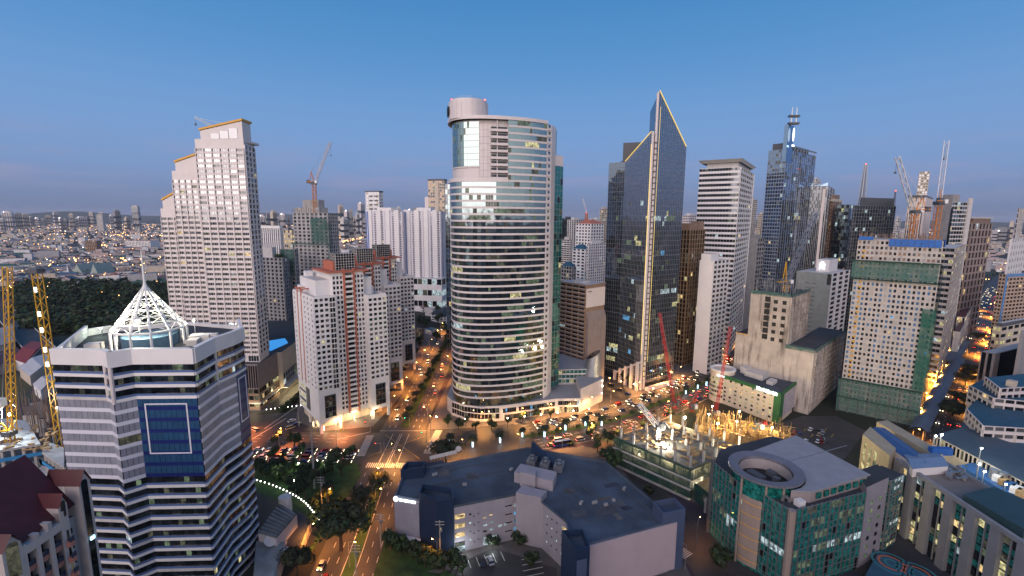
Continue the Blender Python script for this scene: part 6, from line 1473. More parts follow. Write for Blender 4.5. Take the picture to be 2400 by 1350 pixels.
for k in range(6):   # hexagonal lit screen at the far end
    for i in range(9): ibox('screen_cell', LIT_C if (k+i) % 3 else LIT_D, boxM(V3(rb2+e_*(1.2+k*2.1)+n_*.3, ZR-6-i*2.6-(k % 2)*1.3), e_, n_, 1.9, .3, 2.3), Rr.root)
# the patterned court between
b = MB(); b.prism([G(*p, 3) for p in ((2060, 1290), (2180, 1350), (2330, 1450), (2200, 1500), (2000, 1400))], 0, 3); b.build('court_podium', mat('blue_court', (.03, .10, .16), .6), Rr.root)
for k, (px, py) in enumerate(((2090, 1320), (2150, 1345))):
    for r_ in (2.2, 4, 5.8):
        b = MB(); c = G(px, py, 3)
        for q in range(30):
            t0, t1 = 2*math.pi*q/30, 2*math.pi*(q+1)/30; f = lambda r, t: V3(c+V2(math.cos(t), math.sin(t))*r, 3.03); b.face([f(r_, t0), f(r_, t1), f(r_-.7, t1), f(r_-.7, t0)][::-1])
        b.build('court_ring', (mat('grey_court_ring', (.25, .27, .3)), TERRA, mat('teal_court_ring', (.04, .2, .24)))[int(r_) % 3], Rr.root)
# long yard building behind with blue roofs, lit by floodlights
Y_ = Bld('yard_block', 'low building with a long slate blue roof and floodlit yard behind the finned block', (225, 190, 0), 'building')
yq = [G(*p, 16) for p in ((2190, 1020), (2420, 1140), (2480, 1075), (2260, 1000))]; Y_.core(yq, 0, 16, CREAM, mat('slate_blue_deck', (.06, .09, .12), .6)); Y_.facade(yq[0], yq[1], 10, 15.6, 1, 22, CREAM, G_BLACK, sill=.25, pier=.3, proud=.3, lit=.15); Y_.finish('window')
b = MB(); q = [G(*p, 13) for p in ((2250, 1090), (2420, 1190), (2480, 1160), (2300, 1080))]; b.prism(q, 9, 13); b.build('blue_shed', ROOFBLUE, Y_.root)
b = MB()
for px, py in ((2330, 1105), (2352, 1112)): c = G(px, py, 16); b.cyl(V3(c, 13), V3(c, 17), 1.5, n=12)
b.build('round_tank', STEEL, Y_.root)
for k in range(5): b = MB(); c = G(2340+k*14, 1122+k*9, 14); b.box(V3(c, 14.3), (4, 3, 2.6), .5); b.build('roof_cabin', (WHITE, WOOD, ROOFBLUE)[k % 3], Y_.root)
for px, py, Y, lb, pw in ((2192, 1021, 196, 'left of two white floodlights side by side over the yard at the street end', 2500), (2206, 1018, 197, 'right of two white floodlights side by side over the yard at the street end', 5200), (2299, 1050, 186, 'warm white floodlight on the wall of the terraced blue roofed hospital', 3200), (2294, 1087, 178, 'greenish white floodlight over the blue yard shed', 3600), (2306, 1104, 172, 'lower white floodlight on the blue yard shed', 1500), (2356, 1134, 168, 'white floodlight at the right end of the blue yard shed', 1500)):
    flood(px, py, Y, lb, pw, (.92, 1, .92), L_WH, .65, base=13)
# terraced hospital
Hs = Bld('terraced_block', 'terraced pale building stepping back in layers with dark blue roofs at the right edge', (280, 220, 0), 'building')
for (pts, z, nb) in ((((2240, 1015), (2420, 1085), (2480, 1000), (2262, 985)), 14, 16), (((2266, 960), (2305, 1000), (2480, 1010), (2480, 950), (2290, 935)), 21, 14), (((2272, 905), (2330, 935), (2480, 950), (2480, 890), (2300, 890)), 26, 12), (((2310, 885), (2345, 912), (2480, 905), (2480, 868)), 31, 10)):
    q = [G(*p, z) for p in pts]; Hs.core(q, 0, z, PINKSTONE, ROOFTEAL)
    for i in (0, 1): 
        if (q[i+1]-q[i]).length > 2: Hs.facade(q[i], q[i+1], z-10.5, z+.3, 3, max(3, int((q[i+1]-q[i]).length/4)), PINKSTONE, (G_BLACK, DARKGREY), sill=.45, pier=.12, proud=.5, lit=.03, spand=True)
Hs.finish('window')
for px, py, z, s in ((2372, 1033, 14, 4), (2325, 1020, 14, 3), (2400, 960, 21, 5), (2370, 905, 31, 4)): b = MB(); c = G(px, py, z); b.box(V3(c, z+1.6), (s, s*.8, 3.2), .4); b.build('roof_house', CREAM, Hs.root)
for k in range(9): b = MB(); b.box(V3(G(2300+k*9, 1020+k*1.5, 14), 14.5), (1.2, .9, 1.0), .4); b.build('roof_unit', STEEL, Hs.root)
Bc = thing('street_canopy', 'long grey barrel canopy along the left kerb of the orange lit street', 'canopy', (265, 290, 0)); b = MB(); cp = [G(x, y, 7) for x, y in ((2165, 1010), (2195, 950), (2235, 870), (2255, 840))]
for i in range(3):
    a, c = cp[i], cp[i+1]; e = (c-a).normalized(); n = V2(-e.y, e.x)
    for k in range(6):
        f0, f1 = k/6, (k+1)/6; z_ = lambda f: 6.5+2*math.sin(math.pi*f); w_ = 8
        b.face([V3(a+n*w_*f0-n*2, z_(f0)), V3(c+n*w_*f0-n*2, z_(f0)), V3(c+n*w_*f1-n*2, z_(f1)), V3(a+n*w_*f1-n*2, z_(f1))])
b.build('roof_sheet', mat('slate_blue_sheet', (.10, .13, .18), .6), Bc)
b = MB()
for i in range(3):
    for k in range(5): q = cp[i].lerp(cp[i+1], k/5); b.bar(V3(q, 0), V3(q, 7), .35)
b.build('post', STEEL, Bc)
for k, (a, c) in enumerate((((2248, 845), (2275, 800)), ((2288, 740), (2298, 715)))):
    p_, q_ = G(*a, 8), G(*c, 8); e = (q_-p_).normalized(); b = thing('street_canopy', ('grey flat footbridge canopy half way up', 'small grey canopy near the far end of')[k]+' the orange lit street', 'canopy', (p_.x, p_.y, 0)); w = MB(); w.prism([p_, q_, q_+V2(-e.y, e.x)*12, p_+V2(-e.y, e.x)*12][::1], 6, 8, 0, 0, True); w.build('roof_sheet', mat('slate_blue_sheet', (1, 1, 1)), b); w = MB()
    for s in range(5): w.bar(V3(p_.lerp(q_, s/4), 0), V3(p_.lerp(q_, s/4), 6), .4)
    w.build('post', STEEL, b)
# ================================================================== ORNATE CONDOMINIUM (bottom left)
CO = Bld('gabled_condominium', 'cream condominium with a maroon gabled roof, arched windows and blue railed balconies', (-95, 90, 0), 'apartment building')
zc = 66
ca, cb = G(-30, 1262, zc), G(190, 1128, zc); e_ = (cb-ca).normalized(); n_ = V2(e_.y, -e_.x); Ln = (cb-ca).length
CW = mat('cream_lilac_wall', (.50, .44, .42), .75, var=.06)
CO.core([ca, cb, cb-n_*16, ca-n_*16], 0, zc-6, CW, REDROOF)
f_ = lambda px, py=1200: None
def at_(t, o=0): return ca+e_*(Ln*t)+n_*o
def bayblock(t0, t1, out, ztop, gable=0):
    b = MB(); p = [at_(t0, out), at_(t1, out), at_(t1, -1), at_(t0, -1)]; b.prism(p, 0, ztop)
    if gable:
        m0 = at_((t0+t1)/2, out); m1 = at_((t0+t1)/2, -7); b.face([V3(p[0], ztop), V3(p[1], ztop), V3(m0, ztop+gable)]); 
    b.build('wall_bay', CW, CO.root)
    if gable:
        b = MB(); q0, q1 = at_(t0-.01, out+.4), at_(t1+.01, out+.4); m0 = at_((t0+t1)/2, out+.4); m1 = at_((t0+t1)/2, -5); r0, r1 = at_(t0-.01, -5), at_(t1+.01, -5)
        b.face([V3(q0, ztop-.1), V3(m0, ztop+gable+.2), V3(m1, ztop+gable+.2), V3(r0, ztop-.1)]); b.face([V3(m0, ztop+gable+.2), V3(q1, ztop-.1), V3(r1, ztop-.1), V3(m1, ztop+gable+.2)]); b.build('gable_roof', REDROOF, CO.root)
def arch(t0, t1, out, z0, z1, mt_):
    b = MB(); w = Ln*(t1-t0); r = w/2; pts = [V3(at_(t0, out), z0), V3(at_(t1, out), z0)]
    for k in range(9): a_ = math.pi*k/8; pts.append(V3(at_((t0+t1)/2, out)+e_*(r*math.cos(a_)), z1-r+r*math.sin(a_)))
    b.face(pts); b.face([p-V3(n_*.3, 0) for p in pts][::-1]); return b.build('arched_window', mt_, CO.root)
bays = [(.02, .20, 1.6, zc-3, 2.2), (.62, .72, 1.4, zc-1.5, 2.2), (.86, 1.0, 1.8, zc+.5, 2.6)]
for t0, t1, out, zt_, gb in bays: bayblock(t0, t1, out, zt_, gb)
arch(.05, .17, 1.65, zc-9, zc-2.2, LIT_D); arch(.645, .7, 1.45, zc-4, zc-.6, G_BLACK); arch(.885, .965, 1.85, 4, zc+1.2, G_BLACK)
for k in range(4): b = MB(); s = .2+k*.14 if k < 4 else 0; b.obox(V3(at_(s, 0), 0), V3(e_*Ln*.045, 0), V3(n_*1.5, 0), (0, 0, zc-4.2+k*.5)); b.build('pilaster', CW, CO.root)
b = MB(); b.obox(V3(at_(.2, 0), zc-6.2), V3(e_*Ln*.42, 0), V3(n_*1.55, 0), (0, 0, 1.6)); b.build('cornice', CW, CO.root)
for i in range(17):
    z = zc-10.2-i*3.3
    for t0, t1 in ((.245, .34), (.385, .48), (.525, .62), (.645, .7)):
        o_ = 1.46 if t0 > .63 else .2
        b = MB(); b.obox(V3(at_(t0, .05), z), V3(e_*Ln*(t1-t0), 0), V3(n_*o_, 0), (0, 0, .9)); b.obox(V3(at_(t0, o_-.2), z), V3(e_*Ln*(t1-t0), 0), V3(n_*1.1, 0), (0, 0, 1.0)); b.build('balcony', mat('salmon_paint', (.44, .19, .15), .7), CO.root)
        b = MB(); b.obox(V3(at_(t0, o_+.75), z+1.0), V3(e_*Ln*(t1-t0), 0), V3(n_*.12, 0), (0, 0, 1.0)); b.build('railing', mat('navy_railing', (.02, .035, .075), .5), CO.root)
        ibox('balcony_door', G_BLACK if rnd() < .9 else LIT_D, boxM(V3(at_((t0+t1)/2, .06 if t0 < .63 else 1.42), z+2.1), e_, n_, Ln*(t1-t0)*.9, .12, 2.2), CO.root)
    ibox('small_window', G_BLACK, boxM(V3(at_(.79, .05), z+1.6), e_, n_, .8, .14, 1.1), CO.root)
b = MB(); p = [at_(-.05, .6), at_(.86, .6), at_(.86, -8), at_(-.05, -8)]; b.face([V3(p[0], zc-4.6), V3(p[1], zc-3.5), V3(p[2], zc+7), V3(p[3], zc+6)]); b.face([V3(p[3], zc+6), V3(p[2], zc+7), V3(at_(.86, -16.5), zc-4), V3(at_(-.05, -16.5), zc-4)]); b.face([V3(p[1], zc-3.5), V3(at_(.86, -16.5), zc-4), V3(p[2], zc+7)]); b.build('maroon_roof', REDROOF, CO.root)
letters(CO.root, at_(.9, 1.95), e_, n_, zc-12, Ln*.05, .7, 4, L_BLUE)
b = MB(); b.prism([at_(-.1, -6), at_(.06, -6), at_(.06, -14), at_(-.1, -14)], zc-6, zc+5); b.build('roof_house', CREAM, CO.root)
# ================================================================== BUILDING SITE (left edge)
Sl = Bld('left_site', 'floodlit concrete slabs under construction with blue edge nets at the left edge', (-210, 195, 0), 'construction site')
Sl.root.name = 'slab_site'
for pts, z in ((((-60, 1065), (95, 1040), (60, 985), (-60, 975)), 20), (((98, 1060), (150, 1095), (150, 1050), (105, 1032)), 19), (((-60, 1120), (100, 1075), (150, 1110), (100, 1140), (-60, 1180)), 9)):
    q = [G(*p, z) for p in pts]; Sl.core(q, z-.9, z, RAW2, mat('wet_concrete', (.45, .45, .44), .6, var=.2)); 
    if z > 10:
        for i in range(len(q)-1):
            e = (q[i+1]-q[i]); n = V2(e.y, -e.x).normalized()
            if n.y > 0: continue
            b = MB(); b.obox(V3(q[i]+n*.3, z-5.2), V3(e, 0), V3(n*.1, 0), (0, 0, 1.6)); b.build('edge_net', mat('cyan_blue_net', (.03, .22, .48), .7), Sl.root)
            for k in range(6): p = q[i]+e*(k/6+.05)+n*-.8; b = MB(); b.box(V3(p, (z-1)/2), (1, 1, z-1), .3); b.build('column', RAW2, Sl.root)
b = MB()
for k in range(150): p = G(20+rnd()*125, 930+rnd()*95, 14); z0 = 6+rnd()*8; b.bar(V3(p, z0), V3(p+V2(rnd()-.5, rnd()-.5)*.5, z0+6+rnd()*9), .16)
b.build('rebar', BROWN, Sl.root)
for k in range(9): p = G(60+rnd()*80, 950+rnd()*60, 8); b = MB(); b.box(V3(p, 5), (3+rnd()*4, .5, 10), rnd()*3); b.build('shear_wall', RAW2, Sl.root)
for k in range(18): p = G(85+k*3.6, 1075+k*1.6, 9); b = MB(); b.obox(V3(p, 9.1), (8, -6.5, 0), (.5, .6, 0), (0, 0, .35)); b.build('slat_beam', PALE, Sl.root)
b = MB()
for k in range(30): p = G(-20+rnd()*160, 1000+rnd()*60, 20); b.box(V3(p, 20.3), (1+rnd()*3, .5+rnd()*1.5, .6), rnd()*3)
b.build('building_material', WOOD, Sl.root, kind='stuff')
flood(25, 970, 198, 'bluish white floodlight on the left yellow crane mast', 26000, (.85, .95, 1), L_WH, 1.1, base=20); flood(134, 955, 198, 'small floodlight on the right crane of the slab site', 2500, (1, 1, .9), L_WH, .5, base=10)
q = G(25, 1035, 20); zt_ = D(17, 625, q.y).z; crane('mast_crane', 'tall yellow lattice crane at the left edge of the picture', (q.x, q.y), 20, 23, D(17, 625, q.y+1), mt=YELLOWP, w=2.2, cab=False, apex=4, tail=5, jw=2.0); 
t = thing('crane_boom', 'yellow boom reaching left from the taller crane mast with a white cab', 'crane boom', (q.x, q.y, 38)); b = MB(); b.bar((q.x+2, q.y-3, 37), (q.x-14, q.y-6, 46), 1.4); b.build('boom_arm', YELLOWP, t); b = MB(); b.box((q.x+3, q.y-4, 40), (2.6, 2.6, 3.4)); b.build('cab', WSTEEL, t)
q = G(146, 1052, 10); zt_ = D(83, 640, q.y).z; crane('mast_crane', 'yellow lattice crane mast with white lamps along it, beside the zigzag tower', (q.x, q.y), 10, zt_, None, mt=YELLOWP, w=2.4, cab=False)
b = MB()
for py in (678, 735, 772, 818, 852): c = D(83+(py-640)*.16, py, q.y); b.box(c+Vector((0, -1.2, 0)), (1.3, .3, 2.2))
t = thing('mast_lamps', 'white tube lamps fixed along the right yellow crane mast', 'lamp', (q.x, q.y, 10)); b.build('tube_lamp', L_SIGN, t)
# low buildings behind the site
for k, (nm, lb, pts, z, w, rf) in enumerate((('red_roof_hall', 'long low hall with a bright red roof left of the zigzag tower', ((30, 840), (75, 800), (105, 805), (60, 850)), 9, WHITE, mat('red_sheet_roof', (.30, .04, .03), .6)),
        ('grey_roof_hall', 'low hall with a grey roof in front of the red roofed hall', ((45, 860), (105, 830), (125, 850), (70, 880)), 8, CREAM, PALE), ('site_office', 'small white flat roofed site office left of the zigzag tower', ((78, 900), (120, 878), (135, 890), (95, 915)), 7, WHITE, PALE), ('maroon_hall', 'dark red low roof at the left edge beyond the cranes', ((-20, 830), (40, 815), (50, 840), (-20, 860)), 8, GREY, REDROOF), ('left_office', 'grey low office block at the left edge under the crane', ((-30, 780), (30, 760), (35, 800), (-30, 815)), 12, PALE, GREY))):
    B = Bld(nm, lb, (0, 0, 0), 'building'); q = [G(*p, z) for p in pts]; B.root.location = (q[0].x, q[0].y, 0); c = sum(q, V2(0, 0))/4; q.sort(key=lambda p: math.atan2(p.y-c.y, p.x-c.x)); shed(B, q, 0, z, 2, rf, w, 'roof')
Fl = thing('flyover', 'dark raised roadway crossing behind the yellow cranes', 'flyover', (-330, 330, 0)); b = MB(); p0, p1 = G(30, 752, 8), G(125, 850, 8); d_ = (p1-p0).normalized(); nn = V2(-d_.y, d_.x); p0 -= d_*80
b.obox(V3(p0-nn*9, 7), V3(p1-p0, 0), V3(nn*18, 0), (0, 0, 1)); b.build('deck', ASPH, Fl); b = MB()
for k in range(8): q = p0.lerp(p1, k/7); b.box(V3(q, 3.5), (2, 2, 7))
b.build('pier', GREY, Fl)
for s in (-9, 8.6): b = MB(); b.obox(V3(p0+nn*s, 8), V3(p1-p0, 0), V3(nn*.4, 0), (0, 0, 1)); b.build('parapet', PALE, Fl)
# ================================================================== LOW ROOFS BESIDE THE PARK (bottom left)
Pk = Bld('louvred_pavilion', 'low stone pavilion with stepped grey louvre roofs and a water tank beside the zigzag tower', (-95, 160, 0), 'building')
q = [G(*p, 10) for p in ((604, 1250), (662, 1200), (695, 1205), (650, 1265))]; q = [G(605, 1250, 10), G(648, 1262, 10), G(696, 1206, 10), G(655, 1180, 10)]; Pk.core(q, 0, 10, PINKSTONE, ROOF)
for k in range(9): f = k/9; a, c = q[0].lerp(q[3], f), q[1].lerp(q[2], f); b = MB(); b.obox(V3(a, 10.1), V3(c-a, 0), V3((q[3]-q[0])/14, 0), (0, 0, .5)); b.build('roof_louvre', mat('grey_louvre', (.2, .2, .2), .7, var=.3), Pk.root)
b = MB(); c = G(668, 1172, 11); b.cyl(V3(c, 0), V3(c, 12.5), 2.3, n=14); b.build('water_tank', PINKSTONE, Pk.root)
q = [G(*p, 5) for p in ((655, 1290), (700, 1290), (728, 1220), (700, 1195))]; Pk.core(q, 0, 5, PINKSTONE, ROOF, 'annex_wall')
q = [G(*p, 7) for p in ((590, 1400), (640, 1350), (668, 1270), (600, 1268))]; Pk.core(q, 0, 7, PALE, mat('worn_terrace', (.2, .22, .22), .8, var=.3), 'terrace')
for k in range(3): a = G(640-k*14+30, 1278+k*22, 7-k*1.2); c = G(575+k*18, 1385+k*8, 7-k*1.2); d_ = (c-a).normalized(); b = MB(); b.obox(V3(a, 5-k*1.4), V3(c-a, 0), V3(V2(d_.y, -d_.x)*.9, 0) if V2(d_.y, -d_.x).x > 0 else V3(V2(-d_.y, d_.x)*.9, 0), (0, 0, 1.6)); b.build('planter_wall', PINKSTONE, Pk.root)
b = MB(); c = V3(G(634, 1272, 8), 8.6); b.cyl(c, c+Vector((.25, -.25, .5)), .3, 2.1, 18); b.build('dish', PALE, Pk.root)
for k in range(5): a = G(652+k*1.5, 1262+k*12, 6.5-k); b = MB(); b.box(V3(a, 6-k*1.1), (5, 2.2, .8), .2); b.build('step_roof', PALE, Pk.root)
# small buildings up the cross road
for nm, lb, l_, c_, r_, py, Y, th, nf, nl, nr, w, rf in (('white_school', 'white three storey building with a dark hipped roof up the cross road', 1010, 1040, 1075, 742, 520, 45, 3, 3, 6, WHITE, ROOFTEAL), ('white_office', 'pale office block with rows of small square windows behind the hipped roof', 1016, 1022, 1062, 704, 640, 20, 5, 1, 9, WHITE, ROOF), ('white_slab_block', 'plain white slab left of the hipped roof building', 996, 1014, 1022, 724, 560, 60, 5, 0, 0, PALE, PALE), ('blue_roof_house', 'low pink walled building with a blue roof by the cross road', 992, 1010, 1030, 776, 470, 45, 2, 2, 3, PINKSTONE, ROOFTEAL), ('blue_roof_shed', 'long blue shed roof in front of the distant trees up the cross road', 968, 1012, 1018, 700, 760, 75, 2, 6, 1, GREY, ROOFBLUE), ('brown_shop', 'dark brown shop block beside the farthest apartment tower', 974, 988, 994, 772, 440, 55, 3, 4, 2, BROWN, BROWN)):
    B = tower(nm, lb, 'building', l_, c_, r_, py, Y, th, nf, nl, nr, w, G_BLACK, roof=rf, sill=.45, pier=.5, lit=.06, minpx=4)
    if nm == 'white_school':
        c2 = sum(B.poly, V2(0, 0))/4; b = MB(); lo = [c2+(p-c2)*1.08 for p in B.poly]; hi = [c2+(p-c2)*.35 for p in B.poly]
        for i in range(4): j = (i+1) % 4; b.face([V3(lo[i], B.z), V3(lo[j], B.z), V3(hi[j], B.z+6), V3(hi[i], B.z+6)])
        b.face([V3(p, B.z+6) for p in hi]); b.build('hipped_roof', mat('slate_tiles', (.03, .04, .05), .7), B.root)
# ================================================================== TREES
def leaf_mesh(kind, n, rx, rz, size, mt, seed):
    random.seed(seed); b = MB()
    lobes = []
    for k in range(kind):
        a = 2*math.pi*k/kind+rnd(); r = rx*(.35+.3*rnd()) if kind > 1 else 0; lobes.append((Vector((math.cos(a)*r, math.sin(a)*r, rz*(rnd()-.4)*.9)), rx*(.42+.25*rnd()) if kind > 1 else rx))
    for i in range(n):
        c, R_ = lobes[i % len(lobes)]
        while True:
            d = Vector((rnd()*2-1, rnd()*2-1, rnd()*2-1))
            if .05 < d.length < 1: break
        d = d.normalized()*(.55+.5*rnd()); p = c+Vector((d.x*R_, d.y*R_, d.z*R_*min(1, rz/rx*1.3)))
        x = Vector((rnd()-.5, rnd()-.5, rnd()-.5)).normalized(); y = x.cross(d).normalized() if x.cross(d).length > .01 else Vector((1, 0, 0)); x = y.cross(d).normalized()*.6+d*.4*(rnd()-.5)
        s = size*(.6+.8*rnd()); b.face([p-x*s-y*s*.6, p+x*s*.2-y*s, p+x*s+y*s*.5, p-x*s*.2+y*s], i % 3 == 0)
    return b.mesh('crown', mt)
def tree_proto(kind, n, rx, rz, size, hgt, mts, seed, trunk_r=.28):
    cm_ = leaf_mesh(kind, n, rx, rz, size, mts, seed); b = MB()
    b.cyl((0, 0, 0), (0, 0, hgt*.55), trunk_r, trunk_r*.7, 7)
    for k in range(5):
        a = k*1.26+rnd(); b.cyl((0, 0, hgt*.5), (math.cos(a)*rx*.6, math.sin(a)*rx*.6, hgt+rz*.1*rnd()), trunk_r*.55, trunk_r*.2, 5)
    return cm_, b.mesh('trunk', BARK), hgt
T_ROUND = [tree_proto(4, 520, 2.6, 2.6, .42, 4.2, [LEAF2, LEAF], 11), tree_proto(5, 560, 3.0, 2.6, .42, 4.0, [LEAF, LEAF2], 12), tree_proto(3, 420, 2.3, 3.2, .4, 4.6, [LEAF2, LEAF3], 13)]
T_RAIN = [tree_proto(9, 2200, 8.5, 2.6, .5, 8.5, [LEAF, LEAF3], 21, .55), tree_proto(8, 1600, 6.5, 2.4, .5, 7.0, [LEAF3, LEAF], 22, .45)]
T_BUSH = [tree_proto(4, 260, 1.6, 1.0, .32, .9, [LEAF2, LEAF], 31, .12)]
def put_tree(pr, x, y, z=0, s=1, name='tree', label='', cat='tree', group=None):
    cm_, tm, hgt = pr; t = thing(name, label, cat, (x, y, z), group, rnd()*6.28); t.scale = (s, s, s*(.9+.2*rnd()))
    c = bpy.data.objects.new('crown', cm_); COL.objects.link(c); c.parent = t; c.location = (0, 0, hgt)
    k = bpy.data.objects.new('trunk', tm); COL.objects.link(k); k.parent = t
    return t
random.seed(5)
# palms: one built, the rest copied
def palm():
    t = thing('palm_tree', 'palm', 'palm tree', (0, 0, 0)); b = MB(); b.cyl((0, 0, 0), (.1, 0, 5.4), .28, .2, 7); b.build('trunk', BARK, t); b = MB()
    for k in range(26):
        a = k*2.4; up_ = .9-1.5*(k/26); L_ = 2.7; d = Vector((math.cos(a), math.sin(a), 0)); w = Vector((-d.y, d.x, 0)); pr = Vector((.1, 0, 5.4)); 
        for s in range(4):
            q = Vector((.1, 0, 5.4))+d*(L_*(s+1)/4)+Vector((0, 0, up_*(s+1)/4*2-((s+1)/4)**2*1.7)); ww = (.1, .42, .5, .4, .05)
            b.face([pr-w*ww[s], pr+w*ww[s], q+w*ww[s+1], q-w*ww[s+1]], k % 2); pr = q
    b.build('fronds', [LEAF, LEAF3], t); b = MB(); b.box((0, -.1, 1.7), (.75, .4, 2.6)); b.build('light_panel', L_BLUE, t); return t
pal = palm()
pp_ = [(1055, 1045), (1108, 1050), (1172, 1040), (1224, 1026), (1276, 1026), (1325, 1010), (1372, 1000), (1410, 1000), (1607, 925), (1635, 912), (1655, 905)]
ordn = ['first', 'second', 'third', 'fourth', 'fifth', 'sixth', 'seventh', 'eighth', 'ninth', 'tenth', 'last']
for k, p in enumerate(pp_):
    q = G(*p); o = pal if k == 0 else dup(pal, (q.x, q.y, .16), rnd()*.6-.3); o.location = (q.x, q.y, .16); s = .95+.25*rnd(); o.scale = (s, s, s)
    o['label'] = ordn[k]+' palm with a blue white light panel counting from the crossing along the median'; o['group'] = 'palms along the lit median'
    light(o, (q.x, q.y-1, 2), 160, (.5, .8, 1), .5)
for k, p in enumerate(((1455, 895), (1470, 902), (1478, 898))):
    q = G(*p); o = dup(pal, (q.x, q.y, .14), k, ordn[k]+' of three dark palms at the foot of the crystal tower from the left', 'palms by the crystal tower', 1.25); [bpy.data.objects.remove(c) for c in list(o.children) if c.name.startswith(('light_panel', 'lamp'))]
# clipped round trees in front of the podium
for k, p in enumerate(((1050, 1000), (1075, 1005), (1092, 1000), (1115, 1010), (1152, 1008), (1190, 1002), (1225, 990), (1257, 980), (1290, 985))):
    q = G(*p); put_tree(T_ROUND[k % 3], q.x, q.y, .14, 1.0, 'street_tree', ordn[k]+' round tree counting from the crossing along the podium pavement', 'tree', 'round trees in front of the podium')
for k, (px, py, s, lb) in enumerate(((1385, 1030, 1.2, 'bright green lit tree at the corner of the building site'), (1424, 1040, 1.3, 'dark leafy tree against the building site netting'), (1400, 1060, 1.0, 'small lit tree in front of the building site corner'), (1440, 1105, 1.6, 'dense dark tree between the car park block and the building site'), (1425, 1085, 1.5, 'leafy tree at the top of the lane beside the building site'), (1520, 1175, 1.2, 'tree in the dark lane beside the netted building site'))):
    q = G(px, py); put_tree(T_ROUND[k % 3], q.x, q.y, .1, s, 'tree', lb)
# rain trees on the south road
for px, py, pr, s, lb in ((800, 1290, 0, 1.35, 'big spreading rain tree over the road nearest the bottom of the picture'), (852, 1190, 1, .85, 'spreading tree on the median behind the big rain tree'), (890, 1150, 1, .75, 'spreading tree nearest the crosswalk on the south median'), (1045, 1090, 1, 1.15, 'low dark domed tree behind the corner of the car park block'), (698, 1345, 1, .85, 'dense green tree beside the pavilion at the bottom')):
    q = G(px, py); put_tree(T_RAIN[pr], q.x, q.y, 0, s, 'rain_tree', lb, 'tree')
# small park
random.seed(9); k = 0; PT = []
park = [(610, 1110), (630, 1120), (655, 1110), (668, 1128), (690, 1105), (700, 1135), (720, 1120), (730, 1150), (742, 1105), (760, 1130), (765, 1160), (780, 1105), (785, 1085), (800, 1120), (690, 1160), (715, 1170), (745, 1180), (640, 1090), (665, 1085), (705, 1085), (820, 1080), (650, 1045), (690, 1048), (770, 1185), (735, 1200)]
for k, p in enumerate(sorted(park)):
    q = G(*p); put_tree(T_ROUND[k % 3], q.x, q.y, .14, .85+.6*rnd(), 'park_tree', nth(k)+' dark leafy park tree from the left at the crossing', 'tree', 'trees of the small park')
for k in range(14):
    q = G(650+rnd()*150, 1090+rnd()*40); put_tree(T_BUSH[0], q.x, q.y, .14, .9+.7*rnd(), 'park_bush', 'low green bush on the lawn of the small park', 'bush', 'bushes of the small park')
# trees of the north road
for k in range(16):
    y = 262+k*12; put_tree(T_RAIN[1] if k % 3 == 0 else T_ROUND[k % 3], -62+rnd()*2-1, y, .16, .55 if k % 3 == 0 else .9+.3*rnd(), 'median_tree', nth(k)+' tree up the planted median of the road beside the apartment towers', 'tree', 'trees on the north median')
for k in range(13):
    put_tree(T_ROUND[k % 3], -82-rnd()*6, 272+k*13, .14, 1+.5*rnd(), 'kerb_tree', nth(k)+' tree up the pavement in front of the apartment towers', 'tree', 'trees by the apartment towers')
for k in range(20):
    q = G(985+rnd()*70, 700+rnd()*110); put_tree(T_ROUND[k % 3], q.x, q.y, 0, 1.4+.8*rnd(), 'far_tree', 'dark tree among the low buildings up the cross road', 'tree', 'trees up the cross road')
for k, (px, py) in enumerate(sorted([(2262, 905), (2275, 880), (2240, 945), (2232, 975), (2225, 985), (2270, 890), (2290, 800), (2258, 955)])):
    q = G(px, py); put_tree(T_RAIN[1], q.x, q.y, 0, .8+.2*rnd(), 'street_tree', nth(k)+' dark spreading tree up the right kerb of the orange lit street', 'tree', 'trees of the orange lit street')
for k in range(9):
    q = V2(-20+k*2.0, 142+rnd()*5-k*.6) if k < 3 else V2(-38+k*3.4+rnd()*2, 126-k*1.2+rnd()*3); put_tree(T_ROUND[k % 3], q.x, q.y, .1, .8+.4*rnd(), 'yard_tree', nth(k)+' dark yard tree from the left before the car park block', 'tree', 'trees before the car park block')
for px, py, s, lb in ((1155, 1285, .95, 'round tree in the forecourt left of the lit green one'), (1215, 1280, 1.0, 'forecourt tree lit bright green from below'), (1245, 1330, 1.0, 'round tree in the forecourt nearest the bottom of the picture'), (1690, 1330, 1.3, 'dark tree at the foot of the green glass building')):
    q = G(px, py); put_tree(T_ROUND[1], q.x, q.y, .1, s, 'tree', lb)
for k in range(9): q = G(660+k*6, 905-k*2+60-k*3); put_tree(T_BUSH[0], q.x, q.y, .1, 1.6, 'hedge_bush', nth(k)+' clipped bush in the planting strip before the beige podium', 'bush', 'bushes before the beige podium')
q2 = GAR.poly
for k in range(4): q = q2[0].lerp(q2[1], .15+k*.2)+V2(0, 5); put_tree(T_BUSH[0], q.x, q.y, GAR.z, 1.9, 'roof_tree', 'small roof garden tree on the grey apartment block', 'tree', 'roof garden trees')
for k in range(26):
    i = 34+int(k*1.6); i = min(i, 74); p = AVE[i]; put_tree(T_BUSH[0], p.x+rnd()*2-1, p.y+rnd()-.5, .16, .7+.4*rnd(), 'median_bush', nth(k)+' low bush along the median of the avenue from the crossing', 'bush', 'bushes of the avenue median')
for k in range(8):
    p = AVE[34+k*4]+V2(2, -17.6); put_tree(T_BUSH[0], p.x, p.y, .1, 1.5, 'verge_bush', nth(k)+' rounded bush on the verge behind the car park block', 'bush', 'bushes behind the car park block')
